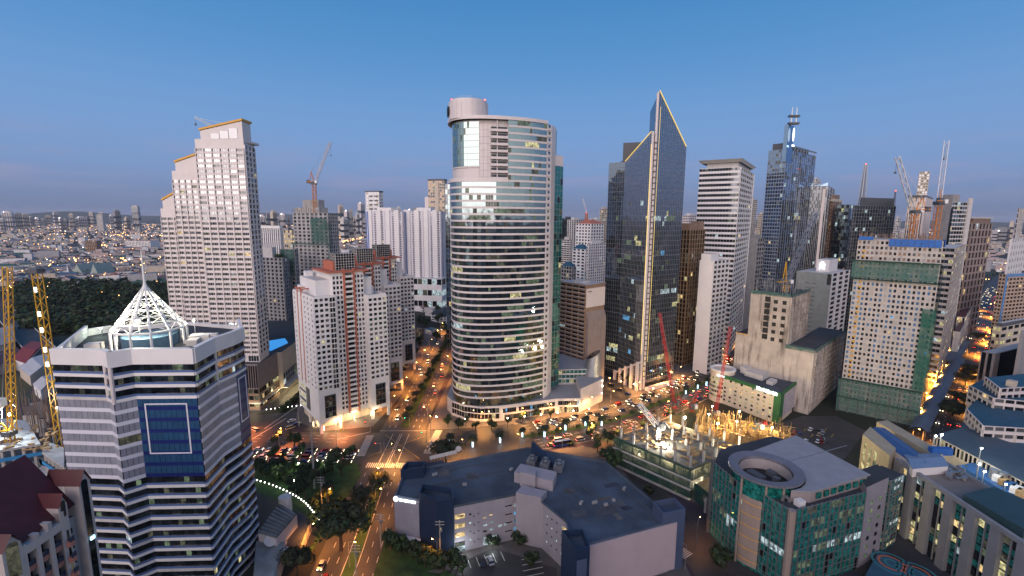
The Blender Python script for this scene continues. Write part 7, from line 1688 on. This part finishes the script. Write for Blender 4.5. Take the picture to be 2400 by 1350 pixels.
for k in range(16):
    q = G(905+k*9+rnd()*10, 1290+k*3.4+rnd()*14-7); put_tree(T_ROUND[k % 3], q.x, q.y, .2, .75+.5*rnd(), 'verge_tree', nth(k)+' dark tree along the verge at the bottom beside the south road', 'tree', 'trees of the dark verge')
# wooded cemetery in the distance, one mass
random.seed(3); b = MB()
def clump(b, x, y, r, h_, n):
    for k in range(n):
        a = rnd()*6.28; q = rnd()**.5*r; z = h_*(.35+.65*(1-(q/r)**2))*(.75+.4*rnd()); c = Vector((x+math.cos(a)*q, y+math.sin(a)*q, z)); s = 1.3+rnd()*1.7
        u_ = Vector((rnd()-.5, rnd()-.5, (rnd()-.5)*.7)).normalized(); w = u_.cross(Vector((rnd()-.5, rnd()-.5, 1)).normalized()).normalized(); b.face([c-u_*s, c-w*s*.8, c+u_*s, c+w*s*.8], int(rnd()*2.99))
for k in range(620):
    px, py = 40+rnd()*360, 668+(rnd()**1.2)*118; q = G(px, py)
    if q.x > -130-.25*(q.y-250)*0 and q.y < 300: continue
    clump(b, q.x, q.y, 6+rnd()*5, 8+rnd()*7, 85)
o = b.build('forest_foliage', [LEAF, LEAF3, LEAF2]); tag(o, 'dark wooded cemetery beyond the zigzag tower', 'woodland'); o['kind'] = 'stuff'
b = MB()
for k in range(900):
    Y = 650+rnd()**1.5*5200; x = (rnd()*2-1)*Y*1.15
    if rnd() < .6 and Y < 2000 and x > 0: continue
    clump(b, x, Y, 9+Y*.006, 9+rnd()*6, 22 if Y < 1800 else 12)
o = b.build('distant_foliage', [LEAF, LEAF3, LEAF2]); tag(o, 'scattered dark trees among the distant houses', 'trees'); o['kind'] = 'stuff'
# ================================================================== STREET LAMPS, POLES, SIGNALS
random.seed(8)
def lamp_proto(h_, arm, mt_, name, nm2='street_lamp'):
    t = thing(nm2, name, 'street lamp', (0, 0, 0)); b = MB(); b.cyl((0, 0, 0), (0, 0, h_), .13, .07, 6); b.bar((0, 0, h_), (arm, 0, h_+.5), .1); b.build('pole', STEEL, t)
    b = MB(); b.box((arm+.3, 0, h_+.5), (1.0, .4, .22)); b.build('lamp_head', DARKGREY, t); b = MB(); b.ell((arm+.3, 0, h_+.34), (.42, .3, .2), 8, 4); b.build('lamp_glass', mt_, t)
    return t
LP = lamp_proto(9.5, 2.0, L_OR, 'lamp')
random.seed(4); first = True
def lamp(x, y, rz, label, group, power=9000, col=(1, .34, .05), hgt=9.7):
    global first
    t = LP if first else dup(LP, (x, y, 0), rz); first = False; [bpy.data.objects.remove(c) for c in list(t.children) if c.type == 'LIGHT']
    t.location = (x, y, 0); t.rotation_euler = (0, 0, rz); t['label'] = label; t['group'] = group
    l_ = bpy.data.lights.new('lamp_light', 'SPOT'); l_.spot_size = math.radians(150); l_.spot_blend = .7; l_.energy = power*1.5; l_.color = col; l_.shadow_soft_size = .5; o = bpy.data.objects.new('lamp_light', l_); COL.objects.link(o); o.parent = t; o.location = (2.3, 0, 9.3); return t
for k in range(6): lamp(-56.5+(k % 2)*1, 130+k*16, 0 if k % 2 else math.pi, nth(k)+' orange street lamp up the south median of the cross road', 'lamps of the south road', 5500)
for k in range(14): y = 262+k*17; lamp(-75 if k % 2 else -49, y, 0 if k % 2 else math.pi, nth(k)+' orange street lamp up the road past the apartment towers', 'lamps of the north road', 15000)
for k in range(32):  # row filled out with added lamps to brighten the avenue
    i = 24+k*2; p = AVE[min(i, 87)]; e = (AVE[min(i+1, 87)]-AVE[i-1]).normalized(); n = V2(-e.y, e.x)*(18 if k % 2 else -18); q = p+n; lamp(q.x, q.y, math.atan2(-n.y, -n.x), nth(k)+' orange street lamp of the filled-out row along the avenue from the crossing', 'lamps of the avenue', 17000, (1, .43, .12))
for k in range(5): lamp(-95-k*26, 246+(-14 if k % 2 else 5)-k*2, math.pi/2 if k % 2 else -math.pi/2, nth(k)+' orange street lamp leftwards from the crossing', 'lamps of the west road', 26000, (1, .24, .06))
for k in range(22):
    f = 2+k*2; p = FAR[min(f, 54)]; n = V2(-.68, .73)*(13 if k % 2 else -13); q = p+n; lamp(q.x, q.y, math.atan2(-n.y, -n.x), nth(k)+' orange street lamp up the street at the right', 'lamps of the orange lit street', 60000+k*3500, (1, .36, .05))
for px, py, lb in ((768, 1205, 'street lamp glowing through the kerb trees of the small park'), (722, 1290, 'street lamp beside the pavilion at the bottom'), (1605, 1338, 'street lamp on the lane at the bottom by the green glass building'), (1632, 1275, 'warm lamp behind the white hoarding at the site corner'), (1358, 1312, 'small lamp by the forecourt'), (1025, 1330, 'small warm lamp by the yard wall before the car park block'), (575, 1300, 'lamp')):
    if lb != 'lamp': q = G(px, py); lamp(q.x, q.y, rnd()*6, lb, 'single lamps', 9000 if px < 730 or px == 768 else 1800)
light(LP, LP.location+Vector((0, 0, 5)), 1)
for k, (px, py) in enumerate(((788, 995), (831, 985), (862, 965), (735, 1000), (760, 1010), (870, 975))):
    q = G(px, py); t = thing('bollard_lamp', nth(k)+' warm light column on the apartment forecourt', 'lamp', (q.x, q.y, .14), 'light columns of the apartment forecourt'); b = MB(); b.box((q.x, q.y, 1.6), (.5, .5, 2.9)); b.build('lamp_tube', glow('lantern', (1, .72, .36), 3), t); light(t, (q.x+.5, q.y-1, 2), 900, (1, .7, .35), .4)
for s, t_ in ((10, 20), (21, 14), (32, 12)):
    q = o1+E1*s+E2*6; 
    t = thing('lobby_light', 'warm ceiling light under the raised apartment tower', 'lamp', (q.x, q.y, 5.4), 'lights under the apartment tower'); b = MB(); b.box((q.x, q.y, 5.75), (3, 1, .2), .7); b.build('lamp_panel', L_WARM, t); light(t, V3(o1+E1*s-E2*1.5, 4.6), 1300, (1, .72, .35), .6)
for k in range(10):
    q = V2(-44, 262).lerp(V2(-18, 257), k/3) if k < 3 else V2(-12, 258).lerp(V2(48, 275), (k-3)/6)
    t = thing('path_lamp', nth(k)+' warm path lamp along the podium pavement', 'lamp', (q.x, q.y, .14), 'path lamps along the podium'); b = MB(); b.cyl((q.x, q.y, .14), (q.x, q.y, 3.4), .08, n=6); b.build('post', STEEL, t); b = MB(); b.ell((q.x, q.y, 3.6), (.3, .3, .28), 8, 5); b.build('globe', L_WARM, t); light(t, (q.x, q.y-.8, 3.8), 650, (1, .62, .26), .4)
for k, (px, py) in enumerate(((1428, 900), (1455, 908), (1485, 915), (1530, 925), (1565, 915), (1600, 895))):
    q = G(px, py); t = thing('path_lamp', nth(k)+' orange lamp from the left round the foot of the crystal tower', 'lamp', (q.x, q.y, .14), 'lamps at the crystal tower foot'); b = MB(); b.cyl((q.x, q.y, .14), (q.x, q.y, 4.4), .08, n=6); b.build('post', STEEL, t); b = MB(); b.ell((q.x, q.y, 4.6), (.3, .3, .28), 8, 5); b.build('globe', L_OR, t); light(t, (q.x, q.y-.8, 4.8), 2000, (1, .45, .12), .4)
for k, (px, py) in enumerate(((655, 1118), (700, 1098), (745, 1092), (770, 1100), (690, 1140))):
    q = G(px, py); t = thing('park_lamp', nth(k)+' small greenish lamp among the trees of the small park', 'lamp', (q.x, q.y, .14), 'lamps of the small park'); b = MB(); b.cyl((q.x, q.y, .14), (q.x, q.y, 2.6), .07, n=6); b.build('post', STEEL, t); b = MB(); b.ell((q.x, q.y, 2.8), (.25, .25, .25), 8, 5); b.build('globe', L_WH, t); light(t, (q.x, q.y-.6, 3.2), 600, (.8, 1, .55), .3)
# string of white globe lamps edging the park
random.seed(6); gl = [(597, 1128), (640, 1142), (680, 1160), (712, 1180), (735, 1205), (748, 1222)]; pts = smooth_path([G(*p, .5) for p in gl], 5)
t0_ = None
for k, p in enumerate(pts):
    if t0_ is None:
        t0_ = thing('globe_lamp', 'white globe lamp in the string along the park edge', 'lamp', (p.x, p.y, 0), 'globe lamps along the park edge'); b = MB(); b.cyl((p.x, p.y, 0), (p.x, p.y, 1.3), .08, n=5); b.build('post', STEEL, t0_); b = MB(); b.ell((p.x, p.y, 1.5), (.3, .3, .3), 8, 5); b.build('globe', glow('globe_light', (1, .97, .9), 7), t0_)
    else: dup(t0_, (p.x, p.y, 0))
for k in range(9):
    q = G(625+k*10, 960+5*math.sin(k*.35)*0+k*-1.2+5); dup(t0_, (q.x, q.y, 0), 0, 'yellowish globe lamp along the kerb before the beige podium', 'globe lamps before the beige podium')
# tall grey poles and timber utility poles
def pole(px, py, h_, label, cross=0, r=.22, mt_=GREY, cat='pole'):
    q = G(px, py); t = thing('utility_pole' if cross else 'steel_pole', label, cat, (q.x, q.y, 0)); b = MB(); b.cyl((q.x, q.y, 0), (q.x, q.y, h_), r, r*.7, 8); b.build('shaft', mt_, t)
    for k in range(cross): b = MB(); b.bar((q.x-1.6, q.y, h_-.6-k*1.1), (q.x+1.6, q.y, h_-.6-k*1.1), .22); b.build('cross_arm', mt_, t)
    if cross:
        b = MB(); b.cyl((q.x+.5, q.y-.3, h_-4), (q.x+.5, q.y-.3, h_-2.6), .4, n=8); b.build('transformer', STEEL, t)
for a in ((737, 1145, 25, 'tallest grey pole standing in the small park', 0, .5), (755, 1195, 15, 'utility pole with cross arms at the edge of the small park', 3), (893, 1285, 14, 'utility pole with cross arms beside the south road', 3), (836, 1365, 14, 'utility pole at the bottom of the south road', 3), (1032, 1310, 15, 'utility pole before the car park block', 2), (790, 1072, 15, 'thin pole beside the queue of cars', 0, .15), (902, 1095, 13, 'thin pole on the crosswalk island', 0, .15), (701, 1000, 14, 'thin pole at the kerb of the apartment corner', 0, .15), (732, 1048, 14, 'thin pole right of the queue of cars', 0, .15), (1010, 1030, 11, 'signal pole at the far corner of the crossing', 0, .14)): pole(*a)
for k, (px, py, mt_) in enumerate(((893, 1062, L_RED), (960, 1000, L_GRN), (868, 1010, L_RED), (1000, 1035, L_GRN))):
    q = G(px, py); t = thing('traffic_light', ('red signal over the queue of cars', 'green signal at the head of the north road', 'red signal at the apartment corner', 'green signal on the far side of the crossing')[k], 'traffic light', (q.x, q.y, 0)); b = MB(); b.cyl((q.x, q.y, 0), (q.x, q.y, 5.4), .12, n=6); b.bar((q.x, q.y, 5.3), (q.x-2.5, q.y-.3, 5.6), .12); b.build('pole', STEEL, t); b = MB(); b.box((q.x-2.5, q.y-.4, 5.4), (.5, .4, 1.3)); b.build('signal_box', BLACK, t); b = MB(); b.ell((q.x-2.5, q.y-.65, 5.6), (.22, .12, .22), 6, 4); b.build('signal_lens', mt_, t)
# ================================================================== CARS
def car_proto(name, L_, W_, H_, van=False, bus=False):
    t = thing(name, name, 'car', (0, 0, 0)); b = MB(); hb_ = H_*(.55 if not (van or bus) else .5)
    prof = [(-L_/2, .35), (L_/2, .35), (L_/2, hb_*.85), (L_*.46, hb_), (-L_*.48, hb_), (-L_/2, hb_*.9)]
    for s in (-1, 1):
        f = [(x, s*W_/2, z) for x, z in prof]; b.face(f if s < 0 else f[::-1])
    for i in range(len(prof)): (x0, z0), (x1, z1) = prof[i-1], prof[i]; b.face([(x0, W_/2, z0), (x0, -W_/2, z0), (x1, -W_/2, z1), (x1, W_/2, z1)][::-1])
    r0_, r1_ = (-.30, .12) if not (van or bus) else (-.47, .36); rf = [(L_*r0_, H_), (L_*r1_, H_)]
    b.obox((L_*r0_, -W_*.40, H_-.07), (L_*(r1_-r0_), 0, 0), (0, W_*.8, 0), (0, 0, .08)); body = b.mesh('body', [WHITE])
    g = MB(); x0, x1 = (-L_*.42, L_*.26) if not (van or bus) else (-L_*.49, L_*.45)
    lo = [(x0, -W_*.47), (x1, -W_*.47), (x1, W_*.47), (x0, W_*.47)]; hi = [(L_*r0_, -W_*.4), (L_*r1_, -W_*.4), (L_*r1_, W_*.4), (L_*r0_, W_*.4)]
    for i in range(4): j = (i+1) % 4; g.face([(*lo[i], hb_), (*lo[j], hb_), (*hi[j], H_-.06), (*hi[i], H_-.06)])
    cabin = g.mesh('cabin_glass', [G_BLACK]); w = MB(); w.cyl((0, -.11, 0), (0, .11, 0), .33 if not bus else .5, n=10); wheel = w.mesh('wheel', [BLACK])
    hl = MB(); hl.ell((0, 0, 0), (.12, .3, .17), 6, 4); head = hl.mesh('headlight', [glow('headlight_glow', (1, .82, .55), 9)]); tl = MB(); tl.ell((0, 0, 0), (.1, .3, .16), 6, 4); tail = tl.mesh('taillight', [glow('taillight_glow', (1, .05, .02), 7)])
    def add(n, me, loc): o = bpy.data.objects.new(n, me); COL.objects.link(o); o.parent = t; o.location = loc; return o
    bo = add('body', body, (0, 0, 0)); bo.material_slots[0].link = 'OBJECT'; bo.material_slots[0].material = WHITE
    add('cabin_glass', cabin, (0, 0, 0))
    for x in (-.3, .3):
        for y in (-.5, .5): add('wheel', wheel, (x*L_, y*W_*.92, .33 if not bus else .5))
    for y in (-.34, .34): add('headlight', head, (L_/2, y*W_, hb_*.72)); add('taillight', tail, (-L_/2, y*W_, hb_*.75))
    return t
random.seed(12)
CARP = [('silver', mat('silver_car_paint', (.42, .42, .44), .3, .3)), ('white', mat('white_car_paint', (.72, .72, .72), .3)), ('dark', mat('dark_car_paint', (.03, .03, .035), .3)), ('red', mat('red_car_paint', (.32, .02, .02), .3)), ('blue', mat('blue_car_paint', (.03, .06, .2), .3)), ('beige', mat('beige_car_paint', (.4, .34, .26), .3))]
protos = {'sedan': car_proto('sedan', 4.5, 1.8, 1.45), 'van': car_proto('van', 4.9, 1.9, 1.95, True), 'bus': car_proto('bus', 11, 2.5, 3.2, False, True)}
used = set()
def car(x, y, rz, place, kind=None, group='cars', z=.06):
    kind = kind or ('sedan' if rnd() < .7 else 'van'); pr = protos[kind]; cn_, cm_ = CARP[int(rnd()*len(CARP))]
    if kind in used: t = dup(pr, (x, y, z), rz)
    else: t = pr; t.location = (x, y, z); t.rotation_euler = (0, 0, rz); used.add(kind)
    for c in t.children:
        if c.name.startswith('body'): c.material_slots[0].link = 'OBJECT'; c.material_slots[0].material = cm_
    t['label'] = f'{cn_} {kind} {place}'; t['group'] = group+' ('+cn_+' '+kind+')'; t['category'] = 'car' if kind != 'bus' else 'bus'; return t
def lane(pts, off, i0, i1, gap, place, group, back=False, jit=3, p=1.0):
    q = offset(pts, off)[i0:i1]; acc = gap*rnd()
    for i in range(len(q)-1):
        d = q[i+1]-q[i]; e = d.normalized(); acc -= d.length
        while acc < 0:
            c = q[i+1]+e*acc
            if rnd() < p: car(c.x, c.y, math.atan2(e.y, e.x)+(math.pi if back else 0), place, None, group)
            acc += gap+rnd()*jit
jam = 'waiting in the queue at the crossing with its lights on'
for r_ in range(4):
    for k in range(8):
        x = -80-k*7.2-rnd()*1.5; y = 215.5+r_*3.7; car(x, y+(x+80)*-.02, 0.03+rnd()*.04, jam, None, 'cars queueing at the crossing')
for o_, bk in ((-14, False), (-10.5, False), (-6.8, False), (6.8, True), (10.5, True), (14, True)): lane(AVE, o_, 35, 86, 8.5, 'driving along the bright avenue with its lights on', 'cars on the avenue', bk, 9, .85)
for o_, bk in ((-9.8, False), (-6.5, False), (6.5, True), (10, True)): lane(NS, o_, 28, 54, 24, 'on the road up past the apartment towers', 'cars on the north road', bk, 20, .7); lane(NS, o_, 6, 16, 30, 'on the south road below the crossing', 'cars on the south road', bk, 26, .5)
for o_, bk in ((-10.5, False), (-6.5, False), (-2.5, False), (2.5, True), (6.5, True), (10.5, True)): lane(FAR, o_, 8, 52, 20, 'in the traffic of the orange lit street', 'cars in the orange lit street', bk, 24, .75)
q = G(1320, 1045); car(q.x, q.y, .3, 'bus at the bus bay', 'bus', 'buses'); protos['bus']['label'] = 'bus standing on the near side of the avenue behind the car park block'
for k, (px, py, a) in enumerate(((680, 1005, .9), (690, 1000, .9), (697, 995, .9), (684, 988, .9), (598, 1010, 2.6), (1432, 905, 2.2), (1452, 915, 2.3), (1472, 925, 2.3), (1395, 1030, 3.0), (1083, 1045, .1))): q = G(px, py); car(q.x, q.y, a, 'standing '+('at the kerb below the apartment tower', 'on the apron before the beige podium', 'at the foot of the crystal tower', 'on the avenue near the building site')[0 if k < 4 else 1 if k == 4 else 2 if k < 8 else 3], None, 'parked cars')
for k in range(26): q = G(1745+rnd()*200, 1000+rnd()*60); car(q.x, q.y, .8+(k % 2)*math.pi/2*0, 'parked in the dark car park beside the scaffolded tower', None, 'cars in the dark car park'); 
for t in [t for t in sc.objects if t.get('group', '').startswith(('cars in the dark', 'parked'))]:
    for c in list(t.children):
        if c.name.startswith(('headlight', 'taillight')): bpy.data.objects.remove(c)
for k, (x, y) in enumerate(((8, 138), (9, 133), (-10, 148), (-7, 149))): t = car(x, y, 1.9 if k > 1 else .3, 'parked in the forecourt of the car park block', None, 'parked forecourt cars'); [bpy.data.objects.remove(c) for c in list(t.children) if c.name.startswith(('headlight', 'taillight'))]
# ================================================================== THE CITY BEYOND
random.seed(17)
HW = [mat('house_wall_'+n_, c, .8, var=.15) for n_, c in (('white', (.72, .69, .67)), ('cream', (.58, .49, .39)), ('grey', (.38, .37, .38)), ('pink', (.56, .42, .38)))]
HR = [mat('house_roof_'+n_, c, .8, var=.2) for n_, c in (('grey', (.34, .33, .34)), ('rust', (.26, .085, .055)), ('dark', (.07, .07, .08)), ('blue', (.07, .13, .2)), ('green', (.06, .12, .1)))]
def house_mesh(w, r, L_, W_, H_, gable, rows=2):
    b = MB(); b.box((0, 0, H_/2), (L_, W_, H_))
    if gable:
        o = .5; z = H_+.01; hr = W_*.28
        b.face([(-L_/2-o, -W_/2-o, z), (L_/2+o, -W_/2-o, z), (L_/2+o, 0, z+hr), (-L_/2-o, 0, z+hr)], 1); b.face([(-L_/2-o, 0, z+hr), (L_/2+o, 0, z+hr), (L_/2+o, W_/2+o, z), (-L_/2-o, W_/2+o, z)], 1); b.face([(-L_/2, -W_/2, z), (-L_/2, 0, z+hr), (-L_/2, W_/2, z)]); b.face([(L_/2, -W_/2, z), (L_/2, W_/2, z), (L_/2, 0, z+hr)])
    else: b.box((0, 0, H_+.25), (L_+.6, W_+.6, .5), 0, 1); b.box((L_*.2, 0, H_+1.4), (L_*.25, W_*.3, 1.8), 0, 0)
    for s in (-1, 1):
        for k in range(max(2, int(L_/4))):
            for rz in range(rows): b.box((-L_/2+L_*(k+.5)/max(2, int(L_/4)), s*(W_/2+.02), 1.7+rz*3.1), (1.6, .12, 1.4), 0, 2)
    return b.mesh('house', [w, r, G_BLACK])
HN = ['white walls', 'cream walls', 'grey walls', 'pinkish walls']; RN = ['grey', 'rust red', 'dark', 'blue', 'green']
HM = []
for k in range(40):
    wi, ri = int(rnd()*4), int(rnd()*5); L_ = 9+rnd()*16; gable = rnd() < .55; H_ = 6.2 if rnd() < .7 else 9.6
    HM.append((house_mesh(HW[wi], HR[ri], L_, 8+rnd()*8, H_, gable, 2 if H_ < 7 else 3), wi, ri, gable))
spots = []
def ok_spot(px, py): return True
while len(spots) < 300:
    r_ = rnd()
    if r_ < .80: px, py = rnd()*400-10, 560+rnd()**.9*118
    elif r_ < .93: px, py = 780+rnd()*90, 570+rnd()*60
    else: px, py = 975+rnd()*90, 680+rnd()*50
    q = G(px, py)
    if all((q-s).length > 15 for s in spots): spots.append(q)
for q in spots:
    me, wi, ri, gb = HM[int(rnd()*40)]; o = bpy.data.objects.new('house', me); COL.objects.link(o); o.location = (q.x, q.y, 0); o.rotation_euler = (0, 0, .45+(rnd() < .3)*1.57+rnd()*.12)
    tag(o, f'far low house with {HN[wi]} and a {RN[ri]} {"pitched" if gb else "flat"} roof beyond the trees', 'house', f'far houses with {HN[wi]} and {RN[ri]} {"pitched" if gb else "flat"} roofs')
b = MB()
for k in range(9000):
    Y = 780+rnd()**1.6*5600; x = (rnd()*2-1)*Y*1.12
    if x > .05*Y and Y < 1100: continue
    L_, W_, H_ = 8+rnd()*16, 7+rnd()*10, 5+rnd()*5
    if rnd() < .04: H_ = 10+rnd()*16; L_ *= 1.5
    b.box((x, Y, H_/2), (L_*(1+Y/6000), W_, H_), .5+(k % 2)*1.57+rnd()*.2, int(rnd()*4)); i = len(b.m)-6+5
    r_ = 4+int(rnd()*5)
    for f in range(len(b.f)-6, len(b.f)):
        if all(abs(b.v[vi][2]-H_) < 1e-4 for vi in b.f[f]): b.m[f] = r_
o = b.build('distant_houses', HW+HR); tag(o, 'mass of low houses stretching to the horizon', 'houses'); o['kind'] = 'stuff'
b = MB()
def spark(x, y, z, s, m_): b.ell((x, y, z), (s, s, s), 4, 2, m_)
for k in range(2300):
    Y = 620+rnd()**1.7*5200; x = (rnd()*2-1)*Y*1.12
    if x > .1*Y and rnd() < .5: continue
    spark(x, Y, 8+rnd()*3, (.5+rnd()*.75)*(.6+Y/2300), 0 if rnd() < .94 else 1)
for (a, c, n_) in (((112, 655), (118, 612), 26), ((172, 608), (186, 634), 22), ((278, 606), (296, 618), 16), ((262, 662), (275, 664), 8), ((560, 600), (560, 640), 1), ((100, 582), (150, 590), 12), ((255, 553), (400, 555), 40), ((236, 578), (260, 580), 9), ((800, 570), (850, 560), 30)):
    for k in range(n_): f = rnd(); q = G(a[0]+(c[0]-a[0])*f+rnd()*3, a[1]+(c[1]-a[1])*f+rnd()*4-2); spark(q.x, q.y, 7, (.7+rnd()*.7)*(.5+q.y/2200), 0)
o = b.build('distant_street_lights', [glow('far_sodium', (1, .5, .16), 9), glow('far_white', (.9, 1, .95), 7)]); tag(o, 'specks of orange and white street light among the distant houses', 'lights'); o['kind'] = 'stuff'
# named mid-distance buildings in the town
for px, py, w, h_, Y, lb, m_ in ((216, 594, 26, 30, 0, 'brown and orange office block standing up out of the low town', BROWN), (325, 584, 58, 20, 0, 'long white apartment block with hipped roofs in the low town', WHITE), (192, 571, 16, 14, 0, 'plain white cube among the distant houses', WHITE), (92, 650, 28, 14, 0, 'white four storey block behind the right yellow crane', WHITE), (237, 543, 14, 40, 0, 'pair of pale towers standing alone before the skyline', PALE), (168, 672, 22, 10, 0, 'white block with dark bands at the edge of the wood', WHITE), (314, 655, 36, 8, 0, 'long white three storey block at the edge of the wood', WHITE), (15, 640, 40, 14, 0, 'pale arcaded building at the left edge behind the crane', CREAM), (240, 648, 26, 8, 0, 'orange lit block of balconies in the low town', CREAM)):
    q = G(px, py); s = q.y/1100; B = Bld('town_block', lb, (q.x, q.y, 0), 'building'); W_ = w*s; Hh = h_*s*1.0; p = rect((q.x-W_/2, q.y), (q.x+W_/2, q.y), W_*.5); B.core(p, 0, Hh, m_, TERRA if 'hipped' in lb else PALE); B.facade(p[0], p[1], 0, Hh, max(3, int(Hh/4)), max(4, int(W_/5)), m_, G_BLACK, sill=.45, pier=.4, proud=.3, lit=.1, spand=False); B.finish('window')
q = G(200, 650); B = Bld('church', 'pale green church with a folded pitched roof and a small white spire', (q.x, q.y, 0), 'church'); b = MB()
for dx, w in ((-14, 26), (18, 20)): b.face([(q.x+dx-w/2, q.y, 0), (q.x+dx+w/2, q.y, 0), (q.x+dx, q.y, 26)]); b.face([(q.x+dx-w/2, q.y, 0), (q.x+dx, q.y, 26), (q.x+dx, q.y+40, 26), (q.x+dx-w/2, q.y+40, 0)]); b.face([(q.x+dx+w/2, q.y, 0), (q.x+dx+w/2, q.y+40, 0), (q.x+dx, q.y+40, 26), (q.x+dx, q.y, 26)])
b.build('folded_roof', mat('pale_green_sheet', (.3, .36, .32), .6), B.root); b = MB(); b.cyl((q.x-32, q.y, 0), (q.x-32, q.y, 26), 3, .2, 6); b.build('spire', WHITE, B.root)
# skyline towers on the horizon
sky = [(17, 20, 497), (42, 15, 500), (58, 13, 502), (87, 10, 511), (112, 12, 506), (130, 11, 497), (153, 8, 514), (167, 10, 502), (190, 18, 509), (214, 10, 498), (237, 12, 498), (262, 11, 504), (273, 13, 494), (297, 10, 510), (317, 15, 483), (5, 8, 513), (72, 10, 508), (100, 10, 513), (142, 8, 511), (178, 8, 512), (205, 7, 508), (613, 16, 506), (628, 10, 500), (641, 14, 496), (662, 14, 502), (652, 8, 510), (676, 6, 508), (798, 12, 482), (812, 11, 494), (822, 10, 492), (846, 14, 476), (838, 8, 500), (806, 16, 512), (826, 22, 510), (856, 12, 512), (1365, 18, 528), (1395, 14, 512), (1622, 10, 515), (1712, 8, 520), (1600, 8, 512), (2350, 30, 535), (2372, 10, 520), (2336, 12, 541), (2310, 8, 532), (920, 9, 490), (960, 8, 492), (975, 12, 488), (934, 10, 486)]
for k, (px, w, py) in enumerate(sorted(sky)):
    Y = 3300+(k*37 % 9)*260 if px < 500 else 2300+(k*53 % 7)*220 if px < 1700 else 2600; c = D(px, py, Y); W_ = w*Y/1100*1.02; m_ = (PALE, PINKSTONE, GREY, CREAM)[k % 4]
    t = thing('skyline_tower', ('pale', 'pinkish', 'grey', 'cream')[k % 4]+' distant tower, '+nth(k)+' from the left on the hazy skyline', 'tower', (c.x, Y, 0), ('pale', 'pinkish', 'grey', 'cream')[k % 4]+' skyline towers'); b = MB(); th = .3+(k % 5)*.25
    b.box((c.x, Y, c.z/2), (W_*.8, W_*.7, c.z), th); b.box((c.x, Y, c.z+3), (W_*.45, W_*.4, 8), th); b.build('shaft', m_, t); b = MB()
    for i in range(3): b.box((c.x, Y, c.z*(.2+.25*i)), (W_*.8+1.5, W_*.7+1.5, c.z*.1), th)
    for j in range(4): b.box((c.x+math.cos(th)*W_*.8*(j-1.5)*.24+math.sin(th)*W_*.36, Y+math.sin(th)*W_*.8*(j-1.5)*.24-math.cos(th)*W_*.36, c.z*.5), (W_*.07, 1.2, c.z*.9), th)
    b.build('window_strip', G_DARK, t)
    if k % 4 == 1: b = MB(); b.ell((c.x, Y-W_*.4, c.z+1), (2.5, 2.5, 2), 6, 4); b.build('crown_light', glow('far_white', (1, 1, 1), 5), t)
# hills at the horizon
b = MB(); pts = []
for k in range(90):
    a = math.radians(-62+k*1.4); R_ = 13500; h_ = 70+90*abs(math.sin(k*.31)+.5*math.sin(k*.83))*(.4+.6*(k < 45)); pts.append((math.sin(a)*R_, math.cos(a)*R_, h_))
for i in range(89): (x0, y0, h0), (x1, y1, h1) = pts[i], pts[i+1]; b.face([(x0, y0, -1), (x1, y1, -1), (x1*1.1, y1*1.1, h1), (x0*1.1, y0*1.1, h0)]); b.face([(x0*1.1, y0*1.1, h0), (x1*1.1, y1*1.1, h1), (x1*1.3, y1*1.3, -1), (x0*1.3, y0*1.3, -1)])
struct(b, 'hills', mat('hill_wood', (.05, .07, .04), .9))
# the blocks of the same city standing behind the viewpoint (seen only as reflections, and as shade on the low floors)
random.seed(40)
for k, (x, y, w, d_, h_) in enumerate(((-330, -120, 60, 40, 82), (-245, -90, 50, 44, 64), (-170, -130, 46, 40, 104), (-105, -95, 44, 40, 76), (-40, -150, 52, 40, 112), (30, -110, 46, 44, 70), (100, -100, 50, 40, 92), (170, -140, 48, 40, 108), (245, -100, 56, 44, 74), (330, -130, 60, 44, 96), (-10, -300, 70, 50, 120), (-220, -320, 60, 50, 132), (210, -330, 60, 50, 126))):
    B = Bld('rear_block', ('grey', 'pale', 'beige')[k % 3]+' office block behind the viewpoint, mirrored in the glass towers', (x, y, 0), 'building', ('grey', 'pale', 'beige')[k % 3]+' blocks behind the viewpoint')
    q = rect((x+w/2, y+d_/2), (x-w/2, y+d_/2), d_); B.core(q, 0, h_, (GREY, PALE, BROWN)[k % 3], ROOF); b = MB()
    for i in range(int(h_/4)): b.box((x, y+d_/2+.1, 2.6+i*4), (w*.94, .3, 1.7))
    b.build('window_band', G_BLACK, B.root); b = MB(); b.box((x, y, h_+3), (w*.4, d_*.4, 6)); b.build('roof_house', GREY, B.root)
# ================================================================== AIR
b = MB(); S = 20500; b.prism([V2(-S, -S), V2(S, -S), V2(S, S), V2(-S, S)], -1, 300, 0, 0, True)
hm = bpy.data.materials.new('air'); hm.use_nodes = True; t_ = hm.node_tree; t_.nodes.remove(t_.nodes['Principled BSDF']); pv_ = t_.nodes.new('ShaderNodeVolumePrincipled'); pv_.inputs['Color'].default_value = (.80, .82, .95, 1); pv_.inputs['Density'].default_value = HAZE; pv_.inputs['Anisotropy'].default_value = .0; t_.links.new(pv_.outputs[0], t_.nodes['Material Output'].inputs['Volume'])
if HAZE: o = b.build('haze', hm); o['kind'] = 'stuff'
